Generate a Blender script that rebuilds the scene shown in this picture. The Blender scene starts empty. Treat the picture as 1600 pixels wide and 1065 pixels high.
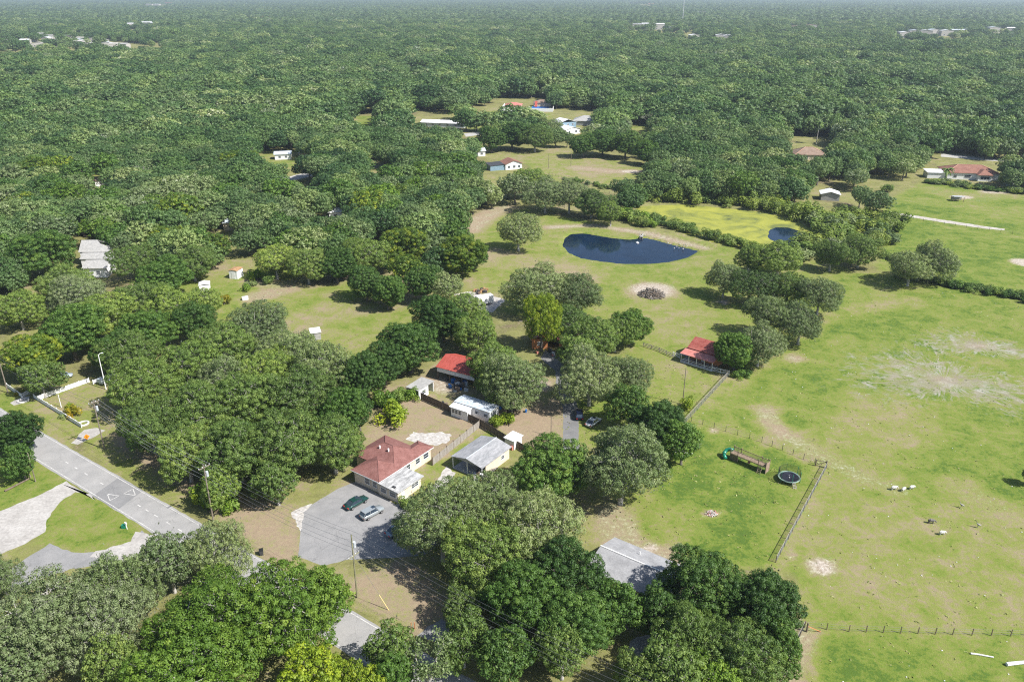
import bpy, math, random
import numpy as np
from mathutils import Vector, Matrix
R_ = math.radians
scn = bpy.context.scene
# ------------------------------------------------------------------ camera, sky, sun, exposure
cam_d = bpy.data.cameras.new('camera'); cam = bpy.data.objects.new('camera', cam_d)
scn.collection.objects.link(cam); scn.camera = cam
cam_d.sensor_width = 36.0; cam_d.lens = 28.0; cam_d.clip_start = 0.5; cam_d.clip_end = 60000
cam.location = (0, 0, 88); cam.rotation_euler = (R_(90 - 23.6), 0, 0)
SUN_EL, SUN_AZ = R_(47), math.atan2(0.88, -0.47)      # azimuth measured from +Y towards +X
world = bpy.data.worlds.new('World'); scn.world = world; world.use_nodes = True
wn = world.node_tree.nodes; wl = world.node_tree.links
sky = wn.new('ShaderNodeTexSky'); sky.sky_type = 'NISHITA'; sky.sun_disc = False
sky.sun_elevation = SUN_EL; sky.sun_rotation = SUN_AZ; sky.altitude = 50; sky.dust_density = 1.2; sky.ozone_density = 1.2
wl.new(sky.outputs[0], wn['Background'].inputs[0]); wn['Background'].inputs[1].default_value = 0.088
sd = bpy.data.lights.new('sun', 'SUN'); sun = bpy.data.objects.new('sun', sd); scn.collection.objects.link(sun)
sd.energy = 5.0; sd.angle = R_(0.53); sd.color = (1.0, 0.965, 0.915)
sdir = Vector((math.sin(SUN_AZ) * math.cos(SUN_EL), math.cos(SUN_AZ) * math.cos(SUN_EL), math.sin(SUN_EL)))
sun.rotation_euler = sdir.to_track_quat('Z', 'Y').to_euler(); sun.location = (200, -100, 200)
vs = scn.view_settings; vs.view_transform = 'Standard'; vs.look = 'None'; vs.gamma = 1.0; vs.use_curve_mapping = False
vs.exposure = 0.74
cy = scn.cycles
cy.max_bounces = 5; cy.diffuse_bounces = 2; cy.glossy_bounces = 2; cy.transmission_bounces = 2; cy.volume_bounces = 0
cy.transparent_max_bounces = 4; cy.use_adaptive_sampling = True; cy.adaptive_threshold = 0.012
cy.use_denoising = False; cy.pixel_filter_type = 'BLACKMAN_HARRIS'; cy.filter_width = 1.15; cy.caustics_reflective = False; cy.caustics_refractive = False
scn.render.use_persistent_data = False

# ------------------------------------------------------------------ helpers
def link(o, parent=None):
    scn.collection.objects.link(o)
    if parent is not None: o.parent = parent
    return o
def tag(o, label=None, cat=None, group=None, kind=None):
    if label: o['label'] = label
    if cat: o['category'] = cat
    if group: o['group'] = group
    if kind: o['kind'] = kind
    return o
def thing(name, label, cat, loc=(0, 0, 0), rot=0.0, group=None):
    o = bpy.data.objects.new(name, None); o.empty_display_size = .5; link(o)
    o.location = (loc[0], loc[1], loc[2] if len(loc) > 2 else 0); o.rotation_euler = (0, 0, rot)
    return tag(o, label, cat, group)
def copy_tree(o, parent=None):
    c = o.copy(); link(c, parent)
    for ch in o.children: copy_tree(ch, c)
    return c
class MB:
    def __init__(s): s.v = []; s.f = []; s.m = []; s.mats = []; s.cur = 0
    def mat(s, m):
        if m not in s.mats: s.mats.append(m)
        s.cur = s.mats.index(m); return s
    def add(s, vs_, fs):
        n = len(s.v); s.v += [tuple(p) for p in vs_]
        for f in fs: s.f.append(tuple(i + n for i in f)); s.m.append(s.cur)
        return s
    def box(s, x0, x1, y0, y1, z0, z1):
        return s.add([(x0,y0,z0),(x1,y0,z0),(x1,y1,z0),(x0,y1,z0),(x0,y0,z1),(x1,y0,z1),(x1,y1,z1),(x0,y1,z1)],
                     [(0,3,2,1),(4,5,6,7),(0,1,5,4),(1,2,6,5),(2,3,7,6),(3,0,4,7)])
    def obox(s, c, d, n, h, z0=0.0):            # box centred on the segment c->d (ground points), width n, height h
        c = Vector((c[0], c[1], 0)); d = Vector((d[0], d[1], 0)); t = (d - c).normalized(); q = Vector((-t.y, t.x, 0)) * n / 2
        P = [c - q, d - q, d + q, c + q]
        return s.add([(p.x, p.y, z0) for p in P] + [(p.x, p.y, z0 + h) for p in P],
                     [(0,3,2,1),(4,5,6,7),(0,1,5,4),(1,2,6,5),(2,3,7,6),(3,0,4,7)])
    def tube(s, pts, rad, n=6, cap=True):
        pts = [Vector(p) for p in pts]; k = len(pts); base = len(s.v)
        if not hasattr(rad, '__len__'): rad = [rad] * k
        for i, p in enumerate(pts):
            t = (pts[min(i + 1, k - 1)] - pts[max(i - 1, 0)]).normalized()
            a = t.orthogonal().normalized() if i == 0 else (u - t * u.dot(t)).normalized()
            u = a; b = t.cross(a)
            for j in range(n):
                an = 2 * math.pi * j / n; s.v.append(tuple(p + (a * math.cos(an) + b * math.sin(an)) * rad[i]))
        for i in range(k - 1):
            for j in range(n):
                a0 = base + i * n + j; a1 = base + i * n + (j + 1) % n
                s.f.append((a0, a1, a1 + n, a0 + n)); s.m.append(s.cur)
        if cap:
            s.f.append(tuple(base + j for j in range(n))[::-1]); s.m.append(s.cur)
            s.f.append(tuple(base + (k - 1) * n + j for j in range(n))); s.m.append(s.cur)
        return s
    def quad(s, *p): return s.add(p, [tuple(range(len(p)))])
    def slab(s, pts, th):                        # a sheet of 3-D points given thickness downwards
        n = len(pts); lo = [(p[0], p[1], p[2] - th) for p in pts]
        return s.add(list(pts) + lo, [tuple(range(n)), tuple(range(2 * n - 1, n - 1, -1))] + [(i, n + i, n + (i + 1) % n, (i + 1) % n) for i in range(n)])
    def ball(s, c, rx, ry, rz, nu=10, nv=6):
        vs_ = []; fs = []
        for i in range(nv + 1):
            ph = math.pi * i / nv
            for j in range(nu):
                th = 2 * math.pi * j / nu
                vs_.append((c[0] + rx * math.sin(ph) * math.cos(th), c[1] + ry * math.sin(ph) * math.sin(th), c[2] + rz * math.cos(ph)))
        for i in range(nv):
            for j in range(nu):
                a = i * nu + j; b = i * nu + (j + 1) % nu; fs.append((a, a + nu, b + nu, b))
        return s.add(vs_, fs)
    def cyl(s, c, r, z0, z1, n=16): return s.tube([(c[0], c[1], z0), (c[0], c[1], z1)], r, n)
    def mesh(s, name, m=None, smooth=False):
        me = bpy.data.meshes.new(name); me.from_pydata(s.v, [], s.f)
        for q in (s.mats if s.mats else [m]): me.materials.append(q)
        if len(s.mats) > 1: me.polygons.foreach_set('material_index', s.m)
        if smooth: me.polygons.foreach_set('use_smooth', [True] * len(me.polygons))
        me.update(); return me
    def build(s, name, m=None, parent=None, smooth=False):
        return link(bpy.data.objects.new(name, s.mesh(name, m, smooth)), parent)

# ------------------------------------------------------------------ materials
def newmat(name):
    m = bpy.data.materials.new(name); m.use_nodes = True; nt = m.node_tree
    return m, nt, nt.nodes['Principled BSDF']
def nd(nt, t, **kw):
    n = nt.nodes.new(t)
    for k, v in kw.items():
        if k in n.inputs.keys() if hasattr(n.inputs, 'keys') else False: n.inputs[k].default_value = v
        else: setattr(n, k, v)
    return n
def noise(nt, scale, detail=4, rough=.6, vec=None, dist=0.0):
    n = nt.nodes.new('ShaderNodeTexNoise'); n.inputs['Scale'].default_value = scale; n.inputs['Detail'].default_value = detail
    n.inputs['Roughness'].default_value = rough; n.inputs['Distortion'].default_value = dist
    if vec is not None: nt.links.new(vec, n.inputs['Vector'])
    return n.outputs['Fac']
def ramp(nt, fac, stops):
    r = nt.nodes.new('ShaderNodeValToRGB'); nt.links.new(fac, r.inputs[0]); e = r.color_ramp.elements
    while len(e) < len(stops): e.new(.5)
    for i, (p, c) in enumerate(stops):
        e[i].position = p; e[i].color = (c[0], c[1], c[2], 1) if hasattr(c, '__len__') else (c, c, c, 1)
    return r.outputs['Color']
def mixc(nt, fac, a, b, mode='MIX'):
    m = nt.nodes.new('ShaderNodeMix'); m.data_type = 'RGBA'; m.blend_type = mode; m.clamp_factor = True
    for s_, v in ((m.inputs[0], fac), (m.inputs[6], a), (m.inputs[7], b)):
        if isinstance(v, bpy.types.NodeSocket): nt.links.new(v, s_)
        elif hasattr(v, '__len__'): s_.default_value = (v[0], v[1], v[2], 1)
        else: s_.default_value = v
    return m.outputs[2]
def math_(nt, op, a, b=None, c=None, clamp=False):
    m = nt.nodes.new('ShaderNodeMath'); m.operation = op; m.use_clamp = clamp
    for i, v in enumerate((a, b, c)):
        if v is None: continue
        if isinstance(v, bpy.types.NodeSocket): nt.links.new(v, m.inputs[i])
        else: m.inputs[i].default_value = v
    return m.outputs[0]
def geo_pos(nt): return nt.nodes.new('ShaderNodeNewGeometry').outputs['Position']
def attr(nt, name):
    a = nt.nodes.new('ShaderNodeAttribute'); a.attribute_name = name; return a.outputs['Fac']
def bump(nt, h, strength, dist, bs):
    b = nt.nodes.new('ShaderNodeBump'); b.inputs['Strength'].default_value = strength; b.inputs['Distance'].default_value = dist
    nt.links.new(h, b.inputs['Height']); nt.links.new(b.outputs[0], bs.inputs['Normal'])
def weathered(name, c1, c2, scale=.8, rough=.75, fine=12.0, spec=.35, stretch=None, metal=0.0, famt=.25):
    m, nt, b = newmat(name); tc = nt.nodes.new('ShaderNodeTexCoord'); v = tc.outputs['Object']
    if stretch:
        mp = nt.nodes.new('ShaderNodeMapping'); mp.inputs['Scale'].default_value = stretch; nt.links.new(v, mp.inputs[0]); v = mp.outputs[0]
    a = noise(nt, scale, 5, .65, v); f = noise(nt, fine, 3, .6, v)
    col = ramp(nt, a, [(.32, c1), (.68, c2)])
    g = ramp(nt, f, [(.3, 1 - famt), (.7, 1.0)])
    nt.links.new(mixc(nt, 1.0, col, g, 'MULTIPLY'), b.inputs['Base Color'])
    b.inputs['Roughness'].default_value = rough; b.inputs['Specular IOR Level'].default_value = spec; b.inputs['Metallic'].default_value = metal
    return m
def plain(name, c, rough=.5, metal=0.0, spec=.5, coat=0.0):
    m, nt, b = newmat(name)
    t = noise(nt, 6.0, 3, .6, nt.nodes.new('ShaderNodeTexCoord').outputs['Object'])
    nt.links.new(ramp(nt, t, [(.3, [k * .88 for k in c]), (.7, c)]), b.inputs['Base Color'])
    b.inputs['Roughness'].default_value = rough; b.inputs['Metallic'].default_value = metal
    b.inputs['Specular IOR Level'].default_value = spec; b.inputs['Coat Weight'].default_value = coat
    return m
M = {}
def paved(name, c1, c2, stain=.35):
    m, nt, b = newmat(name); v = geo_pos(nt)
    col = ramp(nt, noise(nt, .3, 6, .7, v, .4), [(.3, c1), (.7, c2)])
    col = mixc(nt, 1.0, col, ramp(nt, noise(nt, 5.0, 3, .7, v), [(.3, .80), (.7, 1.08)]), 'MULTIPLY')
    st = noise(nt, .55, 5, .75, v, .8); col = mixc(nt, math_(nt, 'MULTIPLY', math_(nt, 'SUBTRACT', st, .60), 5.0, clamp=True), col, [k * (1 - stain) for k in c1])
    vo = nt.nodes.new('ShaderNodeTexVoronoi'); vo.feature = 'DISTANCE_TO_EDGE'; vo.inputs['Scale'].default_value = .28
    wp = nt.nodes.new('ShaderNodeVectorMath'); wp.operation = 'ADD'; nn = nt.nodes.new('ShaderNodeTexNoise'); nn.inputs['Scale'].default_value = .5; nn.inputs['Detail'].default_value = 4
    nt.links.new(v, nn.inputs['Vector']); nt.links.new(v, wp.inputs[0]); nt.links.new(nn.outputs['Color'], wp.inputs[1]); nt.links.new(wp.outputs[0], vo.inputs['Vector'])
    ck = math_(nt, 'LESS_THAN', vo.outputs['Distance'], .011); ck = math_(nt, 'MULTIPLY', ck, math_(nt, 'GREATER_THAN', noise(nt, .10, 2, .5, v), .5))
    nt.links.new(mixc(nt, math_(nt, 'MULTIPLY', ck, .26), col, [k * .4 for k in c1]), b.inputs['Base Color']); b.inputs['Roughness'].default_value = .92; b.inputs['Specular IOR Level'].default_value = .2; return m
M['asphalt'] = paved('asphalt_old', (.265,.262,.255), (.350,.342,.330))
M['asphalt_dark'] = paved('asphalt_patch', (.20,.20,.20), (.265,.262,.26), .4)
M['asphalt_lot'] = paved('asphalt_lot', (.215,.215,.215), (.300,.295,.290), .3)
M['asphalt_drive'] = paved('asphalt_drive', (.15,.15,.15), (.225,.222,.22), .3)
M['line'] = weathered('road_paint', (.40,.39,.37), (.70,.69,.66), 1.8, .7, 8.0, famt=.3)
M['conc'] = weathered('concrete', (.36,.35,.33), (.50,.49,.46), .5, .9, 4.0, .2)
M['conc_pale'] = weathered('broken_concrete', (.40,.37,.33), (.62,.60,.57), .9, .9, 2.0, .2, famt=.4)
M['sand'] = weathered('sandy_lane', (.37,.35,.325), (.50,.48,.45), .3, .95, 2.0, .1, famt=.3)
M['track'] = weathered('sand_track', (.40,.36,.31), (.58,.55,.50), .2, .95, 1.0, .1, famt=.35)
M['white'] = weathered('white_paint', (.72,.72,.72), (.84,.84,.83), 1.5, .5, 9.0, famt=.08)
M['whitemetal'] = weathered('white_metal_roof', (.66,.67,.69), (.82,.82,.82), .7, .45, 6.0, famt=.12)
M['cream'] = weathered('cream_stucco', (.62,.52,.40), (.72,.62,.50), 1.0, .85, 10.0, famt=.1)
M['shingle'] = weathered('red_brown_shingle', (.20,.088,.075), (.29,.142,.125), .9, .9, 5.0, .2, famt=.35)
M['greyroof'] = weathered('grey_rolled_roof', (.23,.24,.25), (.40,.40,.41), .7, .8, 3.0, .3, stretch=(1.6,.5,1), famt=.3)
M['greyroof2'] = weathered('grey_shingle_roof', (.26,.26,.265), (.38,.38,.385), .6, .85, 4.0, .25, famt=.25)
M['flatroof'] = weathered('stained_flat_roof', (.24,.24,.235), (.60,.60,.59), .75, .7, 3.0, .3, stretch=(1.8,.5,1), famt=.3)
M['blueroof'] = weathered('pale_coated_roof', (.30,.38,.46), (.74,.77,.78), 1.1, .5, 3.0, .4, famt=.2)
M['redmetal'] = weathered('bright_red_metal', (.32,.065,.048), (.44,.10,.078), .6, .5, 4.0, .4, stretch=(3,1,1), famt=.12)
M['redporch'] = weathered('faded_red_metal', (.45,.15,.12), (.58,.24,.20), .9, .55, 4.0, .4, famt=.15)
M['redcabin'] = weathered('rusty_red_roof', (.27,.06,.045), (.42,.14,.11), .8, .65, 3.0, .3, famt=.3)
M['galv'] = weathered('galvanised_sheet', (.40,.44,.48), (.55,.58,.60), 1.0, .5, 6.0, .4, famt=.15)
M['shedgrey'] = weathered('grey_boards', (.30,.30,.29), (.45,.44,.42), 1.5, .85, 8.0, .2)
M['orangewood'] = weathered('orange_boards', (.48,.18,.07), (.62,.28,.12), 1.5, .8, 7.0, .3, stretch=(1,1,4))
M['fencewood'] = weathered('weathered_fence_wood', (.13,.10,.075), (.25,.20,.155), 1.0, .9, 9.0, .15, stretch=(3,3,.6), famt=.35)
M['fencegrey'] = weathered('silvered_fence_wood', (.28,.25,.22), (.42,.39,.35), 1.2, .9, 9.0, .15, stretch=(3,3,.6), famt=.35)
M['pole'] = weathered('pole_timber', (.17,.14,.11), (.30,.26,.21), 2.0, .9, 9.0, .15, stretch=(2,2,.3))
M['polegreen'] = weathered('treated_pole_timber', (.22,.22,.12), (.33,.31,.20), 2.0, .9, 9.0, .15, stretch=(2,2,.3))
M['wire'] = plain('wire_metal', (.22,.22,.23), .5, .5)
M['wirelight'] = plain('bright_wire', (.55,.56,.57), .4, .3)
M['darkmetal'] = plain('dark_metal', (.05,.05,.055), .6)
M['glass'] = plain('window_glass', (.035,.05,.07), .08, 0, .8)
M['rubber'] = plain('tyre_rubber', (.025,.025,.025), .85)
M['chrome'] = plain('wheel_rim', (.45,.45,.46), .35, .7)
M['rust'] = weathered('rusted_roof', (.28,.14,.06), (.55,.36,.20), 1.5, .85, 5.0, .2)
M['tile'] = weathered('clay_tile_roof', (.22,.10,.075), (.32,.165,.12), .5, .8, 3.0, .25, famt=.3)
M['tilebrown'] = weathered('brown_shingle_roof', (.23,.16,.12), (.33,.24,.18), .5, .85, 3.0, .25, famt=.3)
M['ridge'] = weathered('ridge_tile', (.50,.28,.18), (.60,.38,.27), 1.0, .8, 3.0, .25)
M['bluewall'] = weathered('blue_painted_wall', (.18,.28,.36), (.25,.36,.44), 1.0, .7, 5.0)
M['bluetarp'] = plain('blue_tarp', (.02,.14,.42), .5)
M['orangesign'] = plain('orange_sign_face', (.85,.26,.01), .45)
M['black'] = plain('black_paint', (.015,.015,.015), .6)
M['green_p'] = plain('green_plastic', (.01,.20,.12), .35)
M['playwood'] = weathered('play_timber', (.24,.17,.12), (.38,.30,.23), 2.0, .85, 8.0, .2)
M['trampmat'] = plain('trampoline_mat', (.012,.014,.03), .7)
M['goat'] = weathered('goat_coat', (.60,.58,.54), (.80,.78,.74), 3.0, .95, 20.0, .1)
M['goatdark'] = weathered('dark_goat_coat', (.10,.09,.085), (.22,.21,.20), 3.0, .95, 20.0, .1)
M['crane'] = weathered('grey_plumage', (.26,.25,.23), (.42,.40,.37), 3.0, .9, 20.0, .1)
M['stonew'] = weathered('white_stone', (.50,.49,.47), (.75,.74,.72), 2.0, .9, 8.0, .2)
M['redcrown'] = plain('red_skin', (.45,.03,.02), .6)

def bark(name, c1, c2):
    return weathered(name, c1, c2, 1.5, .95, 10.0, .1, stretch=(2, 2, .5), famt=.35)
M['bark'] = bark('oak_bark', (.12,.105,.09), (.24,.215,.19))
M['barkpale'] = bark('pale_lichen_bark', (.36,.34,.31), (.56,.54,.50))

def leaf_mat(name, stops, hue_var=.5, transl=.30, rough=.55, sp=.35):
    """foliage colour: per-clump tint attribute plus a tone per tree"""
    m, nt, b = newmat(name)
    oi = nt.nodes.new('ShaderNodeObjectInfo'); t = attr(nt, 'tint')
    pn = noise(nt, .011, 3, .6, oi.outputs['Location'])          # neighbouring trees lean towards one tone
    tn = math_(nt, 'ADD', math_(nt, 'MULTIPLY', oi.outputs['Random'], .95), math_(nt, 'MULTIPLY', math_(nt, 'SUBTRACT', pn, .5), 1.7))
    f = math_(nt, 'ADD', math_(nt, 'MULTIPLY', t, 1 - hue_var), math_(nt, 'MULTIPLY', tn, hue_var), clamp=True)
    col = ramp(nt, f, stops)
    # second independent tone: brightness of the whole tree
    r2 = math_(nt, 'FRACT', math_(nt, 'MULTIPLY', oi.outputs['Random'], 17.31))
    col = mixc(nt, 1.0, col, ramp(nt, r2, [(0, (.66,.70,.74)), (.5, (.95,.95,.95)), (1, (1.20,1.15,.98))]), 'MULTIPLY')
    nt.links.new(col, b.inputs['Base Color']); b.inputs['Roughness'].default_value = rough; b.inputs['Specular IOR Level'].default_value = sp
    tr = nt.nodes.new('ShaderNodeBsdfTranslucent'); nt.links.new(mixc(nt, 1.0, col, (1.25,1.35,.55), 'MULTIPLY'), tr.inputs[0])
    mx = nt.nodes.new('ShaderNodeMixShader'); mx.inputs[0].default_value = transl
    nt.links.new(b.outputs[0], mx.inputs[1]); nt.links.new(tr.outputs[0], mx.inputs[2])
    nt.links.new(mx.outputs[0], nt.nodes['Material Output'].inputs[0])
    return m
LEAF = {
 'd': leaf_mat('leaves_dark_oak', [(0,(0.038,0.090,0.016)),(.45,(0.076,0.155,0.026)),(.8,(0.132,0.224,0.038)),(1,(0.213,0.297,0.049))], .35, .27),
 'm': leaf_mat('leaves_oak', [(0,(0.076,0.138,0.030)),(.4,(0.142,0.222,0.047)),(.75,(0.222,0.301,0.066)),(1,(0.320,0.382,0.092))], .42, .28),
 'g': leaf_mat('leaves_mossy_oak', [(0,(.100,.155,.052)),(.4,(.170,.235,.084)),(.75,(.260,.315,.135)),(1,(.29,.315,.19))], .40, .24),
 'b': leaf_mat('leaves_bright_oak', [(0,(.075,.155,.016)),(.45,(.135,.235,.026)),(.8,(.20,.30,.038)),(1,(.28,.36,.055))], .15, .29),
 'l': leaf_mat('leaves_lime', [(0,(.13,.20,.018)),(.5,(.24,.33,.026)),(1,(.42,.46,.030))], .2, .35),
 'y': leaf_mat('leaves_yellow_flush', [(0,(.065,.130,.018)),(.5,(.125,.20,.024)),(1,(.36,.39,.024))], .2, .3),
 'w': leaf_mat('leaves_woodland', [(0,(0.042,0.100,0.031)),(.2,(0.073,0.145,0.042)),(.5,(0.125,0.205,0.067)),(.72,(0.178,0.251,0.090)),(.88,(0.255,0.315,0.137)),(1,(0.427,0.463,0.356))], .66, .28),
 'f': leaf_mat('leaves_far_woodland', [(0,(0.048,0.097,0.035)),(.3,(0.086,0.149,0.052)),(.6,(0.127,0.194,0.071)),(.85,(0.178,0.235,0.108)),(1,(0.302,0.346,0.238))], .15, .28),
 'o': leaf_mat('leaves_croton', [(0,(.10,.15,.02)),(.5,(.26,.25,.02)),(1,(.46,.30,.02))], .1, .3),
 's': leaf_mat('leaves_marsh_shrub', [(0,(.11,.18,.032)),(.5,(.22,.29,.060)),(1,(.32,.36,.10))], .4, .34),
}
MOSS = leaf_mat('hanging_moss', [(0,(.13,.145,.10)),(1,(.22,.235,.17))], .3, .2, .9, .1)

# ------------------------------------------------------------------ ground masks
def sdf(P, poly):
    """signed distance (negative inside) of N points to a polygon"""
    poly = np.array(poly, float); n = len(poly); d = np.full(len(P), 1e18); ins = np.zeros(len(P), bool)
    for i in range(n):
        a = poly[i]; b = poly[(i + 1) % n]; e = b - a; w = P - a
        t = np.clip((w @ e) / (e @ e + 1e-12), 0, 1); q = w - t[:, None] * e
        d = np.minimum(d, (q * q).sum(1))
        c = ((a[1] > P[:, 1]) != (b[1] > P[:, 1])); xx = e[0] * (P[:, 1] - a[1]) / (e[1] if abs(e[1]) > 1e-9 else 1e-9) + a[0]
        ins ^= c & (P[:, 0] < xx)
    d = np.sqrt(d); return np.where(ins, -d, d)
def pline(P, pts):
    pts = np.array(pts, float); d = np.full(len(P), 1e18)
    for i in range(len(pts) - 1):
        a, b = pts[i], pts[i + 1]; e = b - a; w = P - a; t = np.clip((w @ e) / (e @ e), 0, 1)
        q = w - t[:, None] * e; d = np.minimum(d, (q * q).sum(1))
    return np.sqrt(d)
def sm(x, a, b): t = np.clip((x - a) / (b - a), 0, 1); return t * t * (3 - 2 * t)

POND = [(19.30,293.29),(20.61,302.84),(23.56,309.21),(28.76,310.14),(34.30,306.45),(40.22,302.84),(46.27,301.06),(51.17,303.73),(55.52,301.06),(60.42,294.98),(65.80,289.94),(69.76,285.86),(63.87,277.99),(56.15,272.70),(47.79,270.49),(39.82,270.49),(32.16,273.44),(25.11,277.22),(20.92,284.25)]
MARSH = [(55.37,353.06),(66.73,355.42),(80.27,357.82),(94.60,350.72),(109.83,343.87),(119.70,330.88),(123.07,311.07),(113.47,294.98),(98.89,285.05),(86.65,288.30),(76.93,298.43),(69.14,309.21),(62.52,322.69),(57.57,337.26)]
PASTURE = [(40.50,155.84),(54.78,180.29),(63.36,187.89),(76.69,198.16),(99.83,232.59),(111.57,258.52),(131.25,258.52),(144.80,250.62),(164.40,233.72),(206.73,216.68),(109.88,61.00),(27.84,61.00),(37.04,82.71),(44.38,93.11),(47.96,104.66),(44.83,108.20),(63.33,137.02)]
YARD = [(17.76,122.30),(27.01,144.91),(41.67,155.27),(63.25,136.78),(44.41,107.87),(26.95,107.87),(18.23,116.20)]
CABINLAWN = [(9.59,147.53),(12.57,174.92),(26.91,189.87),(38.00,196.03),(43.73,189.87),(54.78,180.29),(40.07,155.84),(27.40,147.53),(21.61,144.91)]
MEADOW = [(-22.00,312.96),(-5.80,355.42),(13.88,338.35),(51.77,312.96),(84.88,290.77),(115.86,264.04),(103.82,232.59),(67.27,189.87),(43.73,189.87),(34.36,194.77),(18.09,207.07),(-3.91,227.07),(-19.97,232.59),(-24.51,264.04),(-12.85,278.76)]
LAWN = [(-84.09,189.87),(-87.62,227.07),(-84.24,247.45),(-71.54,255.84),(-51.10,250.62),(-31.94,232.59),(-12.98,232.59),(-7.52,216.68),(-33.64,189.87),(-47.09,189.87),(-63.91,189.87)]
LAWN2 = [(-121.37,250.62),(-102.35,257.18),(-90.17,267.59),(-66.08,260.57),(-70.27,250.62),(-83.33,244.35),(-87.27,226.00),(-91.93,227.07)]
WLAWN = [(-138.41,250.62),(-144.87,278.76),(-126.24,267.59),(-117.59,257.18),(-121.37,250.62)]
BACKYARD = [(-32.42,144.91),(-32.48,171.49),(-25.57,178.47),(-5.68,154.41),(4.05,144.91),(10.96,147.53),(15.72,174.92),(2.95,161.81),(-16.74,168.16),(-18.50,189.87),(-25.15,174.92),(-8.52,154.41),(-15.34,135.15),(-24.28,126.37)]
VERGE = [(-61.09,127.42),(-43.75,108.20),(-34.83,107.05),(-29.36,103.88),(-15.20,90.50),(-7.91,95.82),(-17.64,111.23),(-21.32,106.25),(-35.17,106.25),(-40.16,124.31),(-54.10,128.48),(-75.64,144.91),(-100.52,171.49),(-98.75,155.84),(-76.72,135.15)]
GVERGE = [(-130.89,168.16),(-120.23,170.81),(-106.06,158.78),(-94.53,147.53),(-104.66,153.56),(-126.86,161.81)]
ISLAND = [(-87.39,122.30),(-87.36,127.42),(-81.68,129.55),(-70.61,121.32),(-65.25,112.97),(-70.40,110.89),(-76.25,111.58),(-81.81,114.75)]
LOTLAWN = [(-114.14,168.16),(-104.59,176.68),(-96.66,174.92),(-85.87,155.84),(-89.05,147.53),(-94.50,150.22)]
SW = [(-116.92,139.90),(-97.86,138.69),(-87.47,132.42),(-90.41,127.42),(-94.73,122.30),(-102.85,118.44)]
TOPRIGHT = [(155.11,327.76),(179.50,367.69),(211.60,403.49),(248.63,383.47),(323.87,343.87),(224.93,227.07),(161.74,236.02),(147.42,247.45),(129.23,264.04)]
PADDOCK = [(-1.90,476.86),(27.66,498.07),(73.87,439.11),(60.64,406.51),(40.14,380.75),(19.94,412.67)]
LAWN3 = [(-35.83,610.18),(-15.74,673.98),(30.49,651.36),(27.57,585.35),(-26.68,565.13)]
HLAWN = [(-119.42,637.07),(-99.52,637.07),(-91.03,579.44),(-109.24,579.44)]
FARBITS = [[(-158.63,489.38),(-122.47,489.38),(-110.81,439.11),(-143.53,439.11)], [(85.83,591.38),(101.04,579.44),(89.69,535.88),(80.39,551.48)], [(81.13,556.86),(93.90,540.99),(88.62,521.09)], [(-227.36,422.23),(-212.09,422.23),(-198.09,391.82),(-212.35,391.82)], [(-121.70,320.70),(-115.08,320.70),(-110.81,307.36),(-117.18,307.36)]]

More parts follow.
